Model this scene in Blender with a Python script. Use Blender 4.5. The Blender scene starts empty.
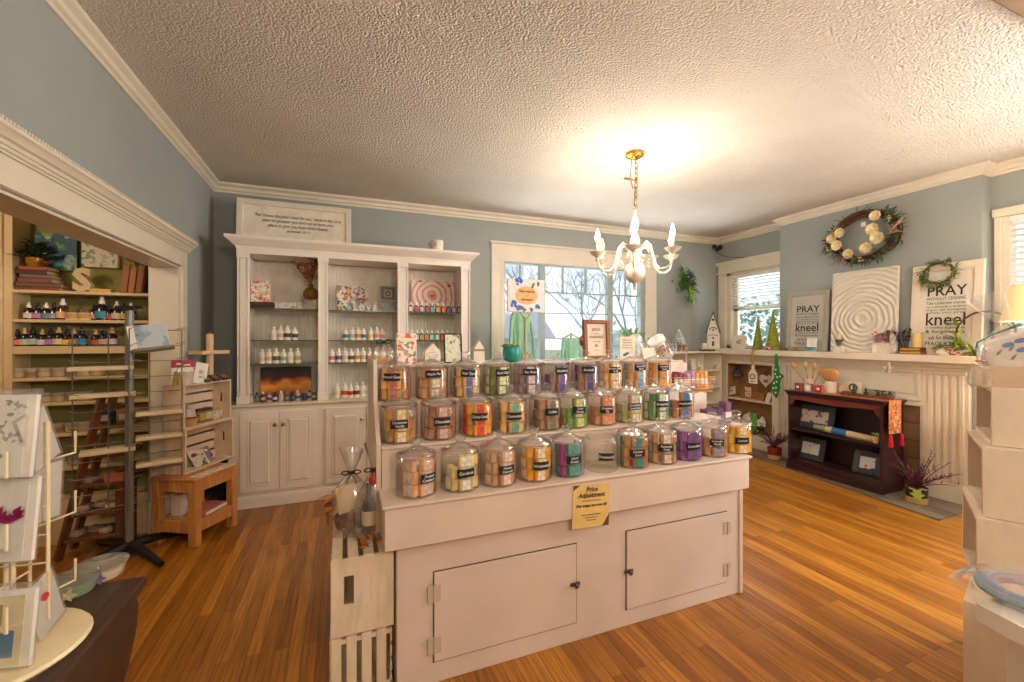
import bpy, math, random
from math import sin, cos, pi, radians as rad
from mathutils import Vector, Matrix
random.seed(7)
sc = bpy.context.scene
COL = sc.collection
# ------------------------------------------------------------------ camera
FPX, YAW, HOR, CAMH = 426.77, rad(21.494), 338.05, 1.42
cam_d = bpy.data.cameras.new('camera'); cam = bpy.data.objects.new('camera', cam_d); COL.objects.link(cam)
cam.location = (0, 0, CAMH); cam.rotation_euler = (rad(90), 0, -YAW)
cam_d.sensor_width = 36; cam_d.lens = 36*FPX/1024; cam_d.shift_y = -(341-HOR)/1024
cam_d.clip_start = .05; cam_d.clip_end = 200
sc.camera = cam
# ------------------------------------------------------------------ world, exposure
sc.view_settings.view_transform = 'Standard'; sc.view_settings.look = 'None'
sc.view_settings.gamma = 1; sc.view_settings.use_curve_mapping = False
sc.view_settings.exposure = 1.27
sc.cycles.transparent_max_bounces = 40; sc.cycles.diffuse_bounces = 6; sc.cycles.glossy_bounces = 4; sc.cycles.max_bounces = 14
w = bpy.data.worlds.new('sky'); sc.world = w; w.use_nodes = True
wn = w.node_tree.nodes; wl = w.node_tree.links
bg = wn['Background']; bg.inputs[1].default_value = .58
tc = wn.new('ShaderNodeTexCoord'); nz = wn.new('ShaderNodeTexNoise'); nz.inputs['Scale'].default_value = 2.5; nz.inputs['Detail'].default_value = 4
cr = wn.new('ShaderNodeValToRGB'); cr.color_ramp.elements[0].position = .35; cr.color_ramp.elements[1].position = .65
cr.color_ramp.elements[0].color = (.74, .84, .95, 1); cr.color_ramp.elements[1].color = (.98, .99, 1, 1)
wl.new(tc.outputs['Generated'], nz.inputs['Vector']); wl.new(nz.outputs['Fac'], cr.inputs['Fac']); wl.new(cr.outputs['Color'], bg.inputs['Color'])
# ------------------------------------------------------------------ lights
def area(name, loc, rot, sx, sy, e, col):
    d = bpy.data.lights.new(name, 'AREA'); d.shape = 'RECTANGLE'; d.size = sx; d.size_y = sy; d.energy = e; d.color = col
    o = bpy.data.objects.new(name, d); o.location = loc; o.rotation_euler = rot; COL.objects.link(o); return o
def point(name, loc, e, col, r=.03):
    d = bpy.data.lights.new(name, 'POINT'); d.energy = e; d.color = col; d.shadow_soft_size = r
    o = bpy.data.objects.new(name, d); o.location = loc; COL.objects.link(o); return o
WARM = (1, .90, .77)
point('room_fill_light', (.55, -1.2, 2.25), 46, WARM, .22)  # fill lamp added behind the camera, no fixture hangs here
point('room_fill_light', (3.6, .2, 2.2), 34, (1, .93, .84), .22)  # second added fill lamp, out of view to the right
area('front_window_fill', (5.25, .15, 1.6), (0, rad(90), 0), 1.5, 1.0, 46, (.98, .98, 1))  # area lamp added outside the window's unseen end, lengthened to admit it
def ground_fill(name, loc, to, sx, sy, e):      # area lamp added out of sight below a window to brighten the far ceiling
    o = area(name, loc, (0, 0, 0), sx, sy, e, (.93, .97, 1)); o.rotation_euler = (Vector(to)-Vector(loc)).to_track_quat('-Z', 'Y').to_euler()
ground_fill('ground_fill_back', (2.75, 5.5, .35), (2.6, 3.6, 2.6), 2.6, .7, 58)
ground_fill('ground_fill_side', (5.95, 4.1, .75), (4.0, 4.0, 2.7), 1.2, .8, 40)
point('alcove_lamp_light', (-2.3, 2.5, 2.25), 13, (1, .8, .56), .1)

# ------------------------------------------------------------------ pixel rays onto real planes
_c, _s = cos(YAW), sin(YAW)
def ray(u, v):
    a = (u-512)/FPX; b = (HOR-v)/FPX
    return Vector((a*_c+_s, -a*_s+_c, b))
EYE = Vector((0, 0, CAMH))
def pX(u, v, x): d = ray(u, v); return EYE+d*(x/d.x)
def pY(u, v, y): d = ray(u, v); return EYE+d*(y/d.y)
def pZ(u, v, z): d = ray(u, v); return EYE+d*((z-CAMH)/d.z)
def mpp(p): return (p.x*_s+p.y*_c)/FPX          # metres per pixel at a point

# ------------------------------------------------------------------ materials
def lin(h):
    if not isinstance(h, str): return tuple(h)
    h = h.lstrip('#'); o = []
    for i in (0, 2, 4):
        x = int(h[i:i+2], 16)/255; o.append(x/12.92 if x <= .04045 else ((x+.055)/1.055)**2.4)
    return tuple(o)
MC = {}
def mat(name, col, rough=.5, metal=0, spec=.5, noise=None, bump=None, emit=0, trans=0, coat=0, rnd=0):
    if name in MC: return MC[name]
    m = bpy.data.materials.new(name); m.use_nodes = True; N = m.node_tree.nodes; L = m.node_tree.links
    b = N['Principled BSDF']; c = lin(col)
    b.inputs['Base Color'].default_value = (*c, 1); b.inputs['Roughness'].default_value = rough; b.inputs['Metallic'].default_value = metal
    b.inputs['Specular IOR Level'].default_value = spec; b.inputs['Coat Weight'].default_value = coat
    t = N.new('ShaderNodeTexCoord')
    if noise is None and emit == 0: noise = (9, .10)
    if noise and noise[1]:
        n = N.new('ShaderNodeTexNoise'); n.inputs['Scale'].default_value = noise[0]; n.inputs['Detail'].default_value = 4
        if len(noise) > 2:
            mp = N.new('ShaderNodeMapping'); mp.inputs['Scale'].default_value = noise[2]; L.new(t.outputs['Object'], mp.inputs['Vector']); L.new(mp.outputs['Vector'], n.inputs['Vector'])
        else: L.new(t.outputs['Object'], n.inputs['Vector'])
        r = N.new('ShaderNodeValToRGB'); k = noise[1]
        r.color_ramp.elements[0].position = .3; r.color_ramp.elements[1].position = .7
        r.color_ramp.elements[0].color = (*[max(0, x*(1-k)) for x in c], 1); r.color_ramp.elements[1].color = (*[min(1, x*(1+k)) for x in c], 1)
        L.new(n.outputs['Fac'], r.inputs['Fac']); L.new(r.outputs['Color'], b.inputs['Base Color'])
    if bump:
        n2 = N.new('ShaderNodeTexNoise'); n2.inputs['Scale'].default_value = bump[0]; n2.inputs['Detail'].default_value = 3
        L.new(t.outputs['Object'], n2.inputs['Vector'])
        bp = N.new('ShaderNodeBump'); bp.inputs['Strength'].default_value = bump[1]; bp.inputs['Distance'].default_value = bump[2] if len(bump) > 2 else .01
        L.new(n2.outputs['Fac'], bp.inputs['Height']); L.new(bp.outputs['Normal'], b.inputs['Normal'])
    if rnd:          # every piece of this material differs a little in lightness
        oi = N.new('ShaderNodeObjectInfo'); mr = N.new('ShaderNodeMapRange'); mr.inputs['To Min'].default_value = 1-rnd; mr.inputs['To Max'].default_value = 1+rnd; hs = N.new('ShaderNodeHueSaturation')
        src = b.inputs['Base Color'].links[0].from_socket; L.new(oi.outputs['Random'], mr.inputs['Value']); L.new(mr.outputs[0], hs.inputs['Value']); L.new(src, hs.inputs['Color']); L.new(hs.outputs[0], b.inputs['Base Color'])
    if emit:
        b.inputs['Emission Color'].default_value = (*c, 1); b.inputs['Emission Strength'].default_value = emit
    if trans: b.inputs['Transmission Weight'].default_value = trans
    MC[name] = m; return m
def thin_glass(name, tint=(.97, .98, .97), rough=.03, body=.0, bodycol=(1, 1, 1), gain=1.0, edge=.55):
    if name in MC: return MC[name]
    m = bpy.data.materials.new(name); m.use_nodes = True; N = m.node_tree.nodes; L = m.node_tree.links
    for n in list(N): N.remove(n)
    o = N.new('ShaderNodeOutputMaterial'); t = N.new('ShaderNodeBsdfTransparent'); t.inputs[0].default_value = (*tint, 1)
    g = N.new('ShaderNodeBsdfGlossy'); g.inputs['Roughness'].default_value = rough; g.inputs['Color'].default_value = (1, 1, 1, 1)
    f = N.new('ShaderNodeLayerWeight'); f.inputs['Blend'].default_value = .5
    pw = N.new('ShaderNodeMath'); pw.operation = 'POWER'; pw.inputs[1].default_value = 3.2; L.new(f.outputs['Facing'], pw.inputs[0])
    mu = N.new('ShaderNodeMath'); mu.operation = 'MULTIPLY_ADD'; mu.inputs[1].default_value = .6*gain; mu.inputs[2].default_value = .05*gain; mu.use_clamp = True
    L.new(pw.outputs[0], mu.inputs[0])
    p2 = N.new('ShaderNodeMath'); p2.operation = 'POWER'; p2.inputs[1].default_value = 2.6; L.new(f.outputs['Facing'], p2.inputs[0])
    tm = N.new('ShaderNodeMix'); tm.data_type = 'RGBA'; tm.inputs[6].default_value = (*tint, 1); tm.inputs[7].default_value = (*[x*edge for x in tint], 1); L.new(p2.outputs[0], tm.inputs['Factor']); L.new(tm.outputs[2], t.inputs[0])
    mx = N.new('ShaderNodeMixShader'); L.new(mu.outputs[0], mx.inputs[0]); L.new(t.outputs[0], mx.inputs[1]); L.new(g.outputs[0], mx.inputs[2])
    last = mx
    if body:
        d = N.new('ShaderNodeBsdfDiffuse'); d.inputs[0].default_value = (*bodycol, 1)
        m2 = N.new('ShaderNodeMixShader'); m2.inputs[0].default_value = body; L.new(mx.outputs[0], m2.inputs[1]); L.new(d.outputs[0], m2.inputs[2]); last = m2
    L.new(last.outputs[0], o.inputs[0]); MC[name] = m; return m
# ------------------------------------------------------------------ mesh builder
def TR(loc=(0, 0, 0), rz=0, rx=0, ry=0, s=1):
    m = Matrix.Translation(loc) @ Matrix.Rotation(rz, 4, 'Z') @ Matrix.Rotation(ry, 4, 'Y') @ Matrix.Rotation(rx, 4, 'X')
    if s != 1: m = m @ Matrix.Scale(s, 4)
    return m
class MB:
    def __init__(s): s.v = []; s.f = []; s.m = []; s.cur = 0; s.T = Matrix()
    def add(s, vs, fs):
        k = len(s.v); s.v += [tuple(s.T @ Vector(p)) for p in vs]
        for f in fs: s.f.append(tuple(i+k for i in f)); s.m.append(s.cur)
        return s
    def at(s, *a, **k): s.T = TR(*a, **k); return s
    def use(s, i): s.cur = i; return s
    def box(s, x0, x1, y0, y1, z0, z1, b=0):
        if x0 > x1: x0, x1 = x1, x0
        if y0 > y1: y0, y1 = y1, y0
        if z0 > z1: z0, z1 = z1, z0
        b = min(b, .49*(x1-x0), .49*(y1-y0), .49*(z1-z0))
        if b <= 0:
            return s.add([(x, y, z) for x in (x0, x1) for y in (y0, y1) for z in (z0, z1)],
                         [(0, 1, 3, 2), (4, 6, 7, 5), (0, 4, 5, 1), (2, 3, 7, 6), (0, 2, 6, 4), (1, 5, 7, 3)])
        V = []; idx = {}
        lo = (x0, y0, z0); hi = (x1, y1, z1)
        for sg in [(i, j, k) for i in (0, 1) for j in (0, 1) for k in (0, 1)]:
            for ax in range(3):
                p = []
                for a in range(3):
                    e = hi[a] if sg[a] else lo[a]
                    p.append(e if a == ax else (e-b if sg[a] else e+b))
                idx[sg, ax] = len(V); V.append(tuple(p))
        F = []
        for ax in range(3):
            o = [a for a in range(3) if a != ax]
            for sd in (0, 1):
                q = []
                for (i, j) in ((0, 0), (1, 0), (1, 1), (0, 1)):
                    g = [0, 0, 0]; g[ax] = sd; g[o[0]] = i; g[o[1]] = j; q.append(idx[tuple(g), ax])
                if (sd == 1) == (ax == 1): q.reverse()
                F.append(q)
        for ax in range(3):
            a, c = [k for k in range(3) if k != ax]
            for i in (0, 1):
                for j in (0, 1):
                    g0 = [0, 0, 0]; g0[a] = i; g0[c] = j; g1 = list(g0); g1[ax] = 1
                    F.append((idx[tuple(g0), a], idx[tuple(g1), a], idx[tuple(g1), c], idx[tuple(g0), c]))
        for sg in [(i, j, k) for i in (0, 1) for j in (0, 1) for k in (0, 1)]: F.append(tuple(idx[sg, a] for a in range(3)))
        return s.add(V, F)
    def cbox(s, cx, cy, cz, w, d, h, b=0): return s.box(cx-w/2, cx+w/2, cy-d/2, cy+d/2, cz-h/2, cz+h/2, b)
    def lathe(s, prof, n=20, c=(0, 0, 0), caps=True, sy=1):
        V = []; F = []
        for r, z in prof:
            for i in range(n): a = 2*pi*i/n; V.append((c[0]+r*cos(a), c[1]+r*sin(a)*sy, c[2]+z))
        for k in range(len(prof)-1):
            for i in range(n): j = (i+1) % n; F.append((k*n+i, k*n+j, (k+1)*n+j, (k+1)*n+i))
        if caps:
            if prof[0][0] > 1e-4: F.append(tuple(reversed(range(n))))
            if prof[-1][0] > 1e-4: F.append(tuple((len(prof)-1)*n+i for i in range(n)))
        return s.add(V, F)
    def cyl(s, c, r, h, n=16, r2=None): return s.lathe([(r, 0), (r if r2 is None else r2, h)], n, c)
    def sphere(s, c, r, n=12, sx=1, sy=1, sz=1):
        V = []; F = []; m = max(4, n//2)
        for k in range(m+1):
            t = pi*k/m
            for i in range(n): a = 2*pi*i/n; V.append((c[0]+r*sx*sin(t)*cos(a), c[1]+r*sy*sin(t)*sin(a), c[2]-r*sz*cos(t)))
        for k in range(m):
            for i in range(n): j = (i+1) % n; F.append((k*n+i, k*n+j, (k+1)*n+j, (k+1)*n+i))
        return s.add(V, F)
    def tube(s, pts, r, n=6, closed=False):
        P = [Vector(p) for p in pts]; k = len(P); R = r if isinstance(r, (list, tuple)) else [r]*k
        V = []; F = []; up = Vector((0, 0, 1)); prev = None
        for i in range(k):
            d = (P[(i+1) % k]-P[i-1]) if closed else (P[min(i+1, k-1)]-P[max(i-1, 0)])
            if d.length < 1e-9: d = Vector((0, 0, 1))
            d.normalize()
            if prev is None:
                a = d.cross(up)
                if a.length < .1: a = d.cross(Vector((1, 0, 0)))
            else:
                a = prev-d*prev.dot(d)
                if a.length < 1e-4: a = d.cross(up) if abs(d.z) < .9 else d.cross(Vector((1, 0, 0)))
            a.normalize(); b = d.cross(a); prev = a
            for j in range(n): t = 2*pi*j/n; V.append(tuple(P[i]+(a*cos(t)+b*sin(t))*R[i]))
        for i in range(k if closed else k-1):
            i2 = (i+1) % k
            for j in range(n): j2 = (j+1) % n; F.append((i*n+j, i*n+j2, i2*n+j2, i2*n+j))
        if not closed: F.append(tuple(reversed(range(n)))); F.append(tuple((k-1)*n+j for j in range(n)))
        return s.add(V, F)
    def prism(s, poly, a, b, ax='y'):
        n = len(poly)
        def P(p, t): return (p[0], t, p[1]) if ax == 'y' else (t, p[0], p[1]) if ax == 'x' else (p[0], p[1], t)
        V = [P(p, a) for p in poly]+[P(p, b) for p in poly]
        F = [tuple(range(n)), tuple(reversed(range(n, 2*n)))]+[(i, (i+1) % n, n+(i+1) % n, n+i) for i in range(n)]
        return s.add(V, F)
    def leaf(s, p, d, L, W, up=None, th=None):
        p = Vector(p); d = Vector(d).normalized(); u = Vector(up) if up else Vector((0, 0, 1))
        x = d.cross(u)
        if x.length < .05: x = d.cross(Vector((1, 0, 0)))
        x.normalize(); nrm = x.cross(d)
        a = p; m1 = p+d*L*.45; e = p+d*L-nrm*L*.12; l = m1+x*W/2+nrm*W*.18; r = m1-x*W/2+nrm*W*.18
        return s.add([tuple(q) for q in (a, l, e, r, m1)], [(0, 4, 1), (1, 4, 2), (0, 3, 4), (3, 2, 4)])
    def build(s, name, mats, parent=None, loc=None, rz=0, rot=None, sharp=38):
        me = bpy.data.meshes.new(name); me.from_pydata(s.v, [], s.f)
        for m in (mats if isinstance(mats, (list, tuple)) else [mats]): me.materials.append(m)
        if any(s.m): me.polygons.foreach_set('material_index', s.m)
        me.polygons.foreach_set('use_smooth', [True]*len(s.f)); me.set_sharp_from_angle(angle=rad(sharp)); me.update()
        o = bpy.data.objects.new(name, me); COL.objects.link(o)
        if parent is not None: o.parent = parent
        if loc is not None: o.location = loc
        if rot is not None: o.rotation_euler = rot
        elif rz: o.rotation_euler = (0, 0, rz)
        return o
def tag(o, label=None, cat=None, group=None, kind=None):
    if label: o['label'] = label
    if cat: o['category'] = cat
    if group: o['group'] = group
    if kind: o['kind'] = kind
    return o
def thing(name, label, cat, loc=(0, 0, 0), rz=0, group=None):
    o = bpy.data.objects.new(name, None); COL.objects.link(o); o.location = loc; o.rotation_euler = (0, 0, rz); o.empty_display_size = .05
    return tag(o, label, cat, group)
def struct(name, mb, mats): return tag(mb.build(name, mats), kind='structure')
def dup(root, loc=None, rz=None, label=None, group=None, recolor=None):
    r = root.copy(); COL.objects.link(r)
    if loc is not None: r.location = loc
    if rz is not None: r.rotation_euler = (0, 0, rz)
    if label: r['label'] = label
    if group: r['group'] = group
    for ch in list(root.children):
        c = ch.copy(); COL.objects.link(c); c.parent = r
        for g in list(ch.children): d = g.copy(); COL.objects.link(d); d.parent = c
    return r
def text(body, size, m, parent, loc, rz=0, tilt=0, shear=0, wide=1.0, name='lettering', space=1.0, bold=0, align='CENTER', fit=0, depth=.0006):
    c = bpy.data.curves.new(name, 'FONT'); c.body = body; c.size = size; c.align_x = align; c.align_y = 'CENTER'; c.shear = shear
    c.resolution_u = 2; c.space_line = space; c.offset = bold; c.extrude = depth/2
    o = bpy.data.objects.new('tmp', c); COL.objects.link(o); dg = bpy.context.evaluated_depsgraph_get(); dg.update()
    me = bpy.data.meshes.new_from_object(o.evaluated_get(dg)); bpy.data.objects.remove(o); bpy.data.curves.remove(c)
    R = TR((0, 0, 0), rz=rz) @ Matrix.Rotation(tilt, 4, 'X') @ Matrix.Rotation(rad(90), 4, 'X') @ Matrix.Diagonal((wide, 1, 1, 1))
    if fit and me.vertices:
        xs = [v.co.x for v in me.vertices]; wide = fit/max(1e-6, max(xs)-min(xs)); R = TR((0, 0, 0), rz=rz) @ Matrix.Rotation(tilt, 4, 'X') @ Matrix.Rotation(rad(90), 4, 'X') @ Matrix.Diagonal((wide, 1, 1, 1))
    me.transform(R); me.materials.clear(); me.materials.append(m); me.name = name
    t = bpy.data.objects.new(name, me); COL.objects.link(t); t.parent = parent; t.location = loc
    return t
def jit(a): return random.uniform(-a, a)
NTH = ['leftmost', 'second from the left', 'third from the left', 'fourth from the left', 'fifth from the left', 'sixth from the left', 'seventh from the left', 'eighth from the left', 'ninth from the left', 'tenth from the left', 'eleventh from the left', 'twelfth from the left', 'thirteenth from the left']
def nth(i, n):
    if i == n-1: return 'rightmost'
    return NTH[i]
# ================================================================== SETTING
XL, XLB, YB, XR, XC, CEIL = -1.125, -1.295, 4.69, 5.07, 4.92, 2.86
YC0, YC1 = 1.865, 3.62                    # chimney breast
def wall_mat(name, col, bump=.12):
    return mat(name, col, rough=.75, spec=.3, noise=(1.3, .06), bump=(160, bump, .003))
M_WALL = wall_mat('wall_paint', '#9ba19c'); M_OLIVE = wall_mat('olive_wall_paint', '#8f8a52'); M_CREAM = wall_mat('cream_wall_paint', '#cbbd9f')
M_TRIM = mat('trim_paint', '#dcd1bd', rough=.4, noise=(5, .04)); M_WHITE = mat('white_paint', '#e0d6c6', rough=.45, noise=(4, .05), bump=(60, .05, .003))
M_COUNTER = mat('counter_white_paint', '#d5c2b2', rough=.5, noise=(3, .07), bump=(40, .08, .003))
def ceiling_mat():
    m = mat('popcorn_ceiling', '#d9cfc2', rough=.9, spec=.2, noise=(2, .05)); N = m.node_tree.nodes; L = m.node_tree.links; b = N['Principled BSDF']
    t = N.new('ShaderNodeTexCoord'); a = N.new('ShaderNodeTexNoise'); a.inputs['Scale'].default_value = 72; a.inputs['Detail'].default_value = 2; a.inputs['Roughness'].default_value = .6
    v = N.new('ShaderNodeTexVoronoi'); v.inputs['Scale'].default_value = 85
    mx = N.new('ShaderNodeMath'); mx.operation = 'SUBTRACT'; L.new(a.outputs['Fac'], mx.inputs[0]); L.new(v.outputs['Distance'], mx.inputs[1])
    L.new(t.outputs['Object'], a.inputs['Vector']); L.new(t.outputs['Object'], v.inputs['Vector'])
    bp = N.new('ShaderNodeBump'); bp.inputs['Strength'].default_value = 1.0; bp.inputs['Distance'].default_value = .011
    L.new(mx.outputs[0], bp.inputs['Height']); L.new(bp.outputs['Normal'], b.inputs['Normal']); return m
def floor_mat():
    m = bpy.data.materials.new('oak_strip_floor'); m.use_nodes = True; N = m.node_tree.nodes; L = m.node_tree.links; b = N['Principled BSDF']
    t = N.new('ShaderNodeTexCoord'); mp = N.new('ShaderNodeMapping'); mp.inputs['Rotation'].default_value = (0, 0, rad(90)); L.new(t.outputs['Object'], mp.inputs['Vector'])
    br = N.new('ShaderNodeTexBrick'); br.inputs['Scale'].default_value = 1; br.inputs['Brick Width'].default_value = 1.1; br.inputs['Row Height'].default_value = .058
    br.inputs['Mortar Size'].default_value = .0011; br.inputs['Mortar Smooth'].default_value = .2; br.offset = .37; br.squash = 1
    br.inputs['Color1'].default_value = (.56, .240, .026, 1); br.inputs['Color2'].default_value = (.31, .106, .008, 1); br.inputs['Mortar'].default_value = (.06, .022, .008, 1)
    L.new(mp.outputs['Vector'], br.inputs['Vector'])
    g = N.new('ShaderNodeTexNoise'); g.inputs['Scale'].default_value = 1; g.inputs['Detail'].default_value = 5; mg = N.new('ShaderNodeMapping'); mg.inputs['Scale'].default_value = (70, 3.2, 1)
    L.new(t.outputs['Object'], mg.inputs['Vector']); L.new(mg.outputs['Vector'], g.inputs['Vector'])
    r = N.new('ShaderNodeValToRGB'); r.color_ramp.elements[0].position = .3; r.color_ramp.elements[1].position = .75; r.color_ramp.elements[0].color = (.55, .5, .45, 1); r.color_ramp.elements[1].color = (1.25, 1.2, 1.1, 1)
    L.new(g.outputs['Fac'], r.inputs['Fac'])
    x = N.new('ShaderNodeMix'); x.data_type = 'RGBA'; x.blend_type = 'MULTIPLY'; x.inputs['Factor'].default_value = 1
    L.new(br.outputs['Color'], x.inputs[6]); L.new(r.outputs['Color'], x.inputs[7]); L.new(x.outputs[2], b.inputs['Base Color'])
    b.inputs['Roughness'].default_value = .33; b.inputs['Coat Weight'].default_value = .25; b.inputs['Coat Roughness'].default_value = .2
    bp = N.new('ShaderNodeBump'); bp.inputs['Strength'].default_value = .25; bp.inputs['Distance'].default_value = .002; L.new(br.outputs['Fac'], bp.inputs['Height']); bp.invert = True
    L.new(bp.outputs['Normal'], b.inputs['Normal']); return m
struct('floor', MB().box(-4.2, 5.3, -3, 5.0, -.12, 0), floor_mat())
M_CEIL = ceiling_mat()
struct('ceiling', MB().box(XL-.02, 5.3, -3, 4.9, CEIL, CEIL+.12), M_CEIL)
OPY1, OPZ = 3.79, 1.943                   # cased opening in the left wall
b = MB(); b.box(XLB, XL, -3, .9, 0, CEIL); b.box(XLB, XL, .9, OPY1, OPZ, CEIL); b.box(XLB, XL, OPY1, YB+.2, 0, CEIL); struct('wall_left', b, M_WALL)
# back wall with the triple window opening
WX0, WX1, WZ0, WZ1 = 1.735, 3.765, .92, 2.325
b = MB(); b.box(XL, WX0, YB, YB+.16, 0, CEIL); b.box(WX1, XR+.2, YB, YB+.16, 0, CEIL); b.box(WX0, WX1, YB, YB+.16, 0, WZ0); b.box(WX0, WX1, YB, YB+.16, WZ1, CEIL); struct('wall_back', b, M_WALL)
# right wall with two window openings
RY0, RY1, RZ0, RZ1 = 3.70, 4.53, 1.28, 2.345
SY0, SY1 = -.5, 1.80
b = MB(); b.box(XR, XR+.16, RY1, YB, 0, CEIL); b.box(XR, XR+.16, SY1, RY0, 0, CEIL); b.box(XR, XR+.16, RY0, RY1, 0, RZ0); b.box(XR, XR+.16, RY0, RY1, RZ1, CEIL)
b.box(XR, XR+.16, SY0, SY1, 0, .7); b.box(XR, XR+.16, SY0, SY1, 2.42, CEIL); b.box(XR, XR+.16, -3, SY0, 0, CEIL); struct('wall_right', b, M_WALL)
struct('wall_chimney', MB().box(XC, XR, YC0, YC1, 0, CEIL), M_WALL)
struct('wall_front', MB().box(-4.2, 5.3, -3.1, -3, 0, CEIL), M_CREAM)
# alcove room seen through the cased opening
YA = 4.03
b = MB(); b.box(-2.62, XLB, YA, YA+.1, 0, 2.5); b.box(-4.2, -3.3, YA, YA+.1, 0, 2.5); b.box(-3.3, -2.62, YA, YA+.1, 0, .9); b.box(-3.3, -2.62, YA, YA+.1, 2.1, 2.5); struct('wall_alcove', b, M_OLIVE)
struct('wall_alcove_left', MB().box(-4.3, -4.2, -3, YA, 0, 2.5), M_OLIVE)
struct('ceiling_alcove', MB().box(-4.3, XLB, -3, YA+.1, 2.5, 2.6), M_CREAM)
b = MB(); b.box(-3.34, -2.56, YA-.02, YA+.06, 2.08, 2.16); b.box(-3.34, -2.56, YA-.02, YA+.06, .84, .92); b.box(-3.34, -3.28, YA-.02, YA+.06, .92, 2.08); b.box(-2.64, -2.56, YA-.02, YA+.06, .92, 2.08); b.box(-3.28, -2.64, YA, YA+.04, 1.5, 1.54); struct('window_3', b, M_TRIM)
# beam of the wide opening overhead, close to the camera
struct('trim_7', MB().box(2.3, 5.07, .45, .93, 2.835, CEIL, .004).box(2.3, 5.07, .45, .90, 2.80, 2.835), mat('beam_paint', '#8d7352', rough=.6))
# crown moulding: profile swept along each wall
CP = [(0, 0), (.012, 0), (.014, .018), (.03, .026), (.034, .05), (.06, .066), (.062, .085), (0, .085)]
def crown(name, p, q, nx, ny, e0=0, e1=0):
    z0 = CEIL-.085; p = Vector((*p, 0)); q = Vector((*q, 0)); d = (q-p).normalized(); V = []; n = len(CP)
    for base, e, sg in ((p, e0, -1), (q, e1, 1)):
        for o, z in CP: P = base+Vector((nx, ny, 0))*o+d*(sg*e*o); V.append((P.x, P.y, z0+z))
    F = [tuple(range(n)), tuple(reversed(range(n, 2*n)))]+[(i, (i+1) % n, n+(i+1) % n, n+i) for i in range(n)]
    struct(name, MB().add(V, F), M_TRIM)
crown('trim_1', (XL, -3), (XL, YB), 1, 0, 0, -1)
crown('trim_2', (XL, YB), (XR, YB), 0, -1, -1, -1)
crown('trim_3', (XR, YC1), (XR, YB), -1, 0, -1, -1)
crown('trim_4', (XC, YC0), (XC, YC1), -1, 0, 1, 1)
crown('trim_5', (XR, -3), (XR, YC0), -1, 0, 0, -1)
crown('trim_6', (XC, YC0), (XR, YC0), 0, -1, 1, -1)
# cased opening trim: casing, frieze, cap with dentils, soffit bead
b = MB(); F = XL
b.box(F, F+.022, OPY1+.002, 3.91, 0, 2.072, .003); b.box(F+.02, F+.03, OPY1+.005, OPY1+.018, 0, OPZ+.004)
b.box(F, F+.022, .9, OPY1, OPZ+.003, 2.071); b.box(F+.02, F+.03, .9, OPY1+.018, OPZ+.005, OPZ+.017)
b.box(F, F+.04, .9, 3.925, 2.07, 2.085, .003); b.box(F, F+.032, .9, 3.918, 2.06, 2.0695)
b.prism([(F, 2.085), (F+.045, 2.085), (F+.05, 2.098), (F+.062, 2.102), (F+.075, 2.122), (F+.085, 2.126), (F+.085, 2.14), (F, 2.14)], .9, 3.935, 'y')
y = .95
while y < 3.91: b.box(F+.03, F+.088, y, y+.009, 2.14, 2.15); y += .018
b.box(F, F+.07, .9, 3.92, 2.1402, 2.146)
struct('trim_8', b, M_TRIM)
struct('trim_9', MB().box(XLB-.001, XL+.003, OPY1-.012, OPY1, 0, OPZ).box(XLB-.001, XL+.003, .9, OPY1, OPZ-.012, OPZ), M_TRIM)   # jamb and soffit lining
struct('baseboard_back', MB().box(1.3, XR, YB-.018, YB, 0, .14, .004), M_TRIM)
struct('baseboard_right', MB().box(XR-.018, XR, -3, YC0, 0, .14, .004), M_TRIM)

# ------------------------------------------------------------------ windows
M_SASH = mat('window_sash', '#9aa5a2', rough=.4); M_PANE = thin_glass('pane_glass', tint=(.97, .99, 1), rough=.0, gain=.08, edge=.9)
b = MB(); Y0 = YB
b.box(1.585, 1.74, Y0-.025, Y0, .75, 2.32, .003); b.box(3.76, 3.945, Y0-.025, Y0, .75, 2.32, .003); b.box(1.585, 3.945, Y0-.025, Y0, 2.32, 2.515, .003)
b.box(1.565, 3.965, Y0-.045, Y0, 2.515, 2.543, .004); b.box(1.54, 3.98, Y0-.06, Y0, .90, .93, .004); b.box(1.585, 3.945, Y0-.02, Y0, .80, .90, .003)
b.box(1.70, 1.742, Y0-.03, Y0-.01, .93, 2.33)
struct('window_1', b, M_TRIM)
b = MB(); ya, yb = Y0+.035, Y0+.085
b.box(1.735, 1.757, Y0, yb, .93, 2.325); b.box(3.70, 3.765, Y0, yb, .93, 2.325); b.box(1.735, 3.765, Y0, yb, 2.30, 2.325); b.box(1.735, 3.765, Y0, yb, .93, .97)
b.box(2.222, 2.288, ya-.02, yb, .95, 2.31); b.box(3.194, 3.268, ya-.02, yb, .95, 2.31)
for x0, x1, bars in ((1.757, 2.222, (1.97,)), (2.288, 3.194, (2.548, 2.877)), (3.268, 3.70, (3.487,))):
    b.box(x0, x1, ya, ya+.03, 1.972, 1.990)
    for x in bars: b.box(x-.008, x+.008, ya, ya+.03, 1.98, 2.31)
b.box(2.288, 3.194, ya, ya+.02, 1.41, 1.425); b.box(2.288, 3.70, ya, ya+.02, 1.72, 1.732)
o = tag(b.build('window_sash', M_SASH), kind='structure'); o.name = 'window_1_sash'
o = tag(MB().box(1.75, 3.72, Y0+.052, Y0+.056, .95, 2.31).build('window_1_glass', M_PANE), kind='structure')
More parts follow.
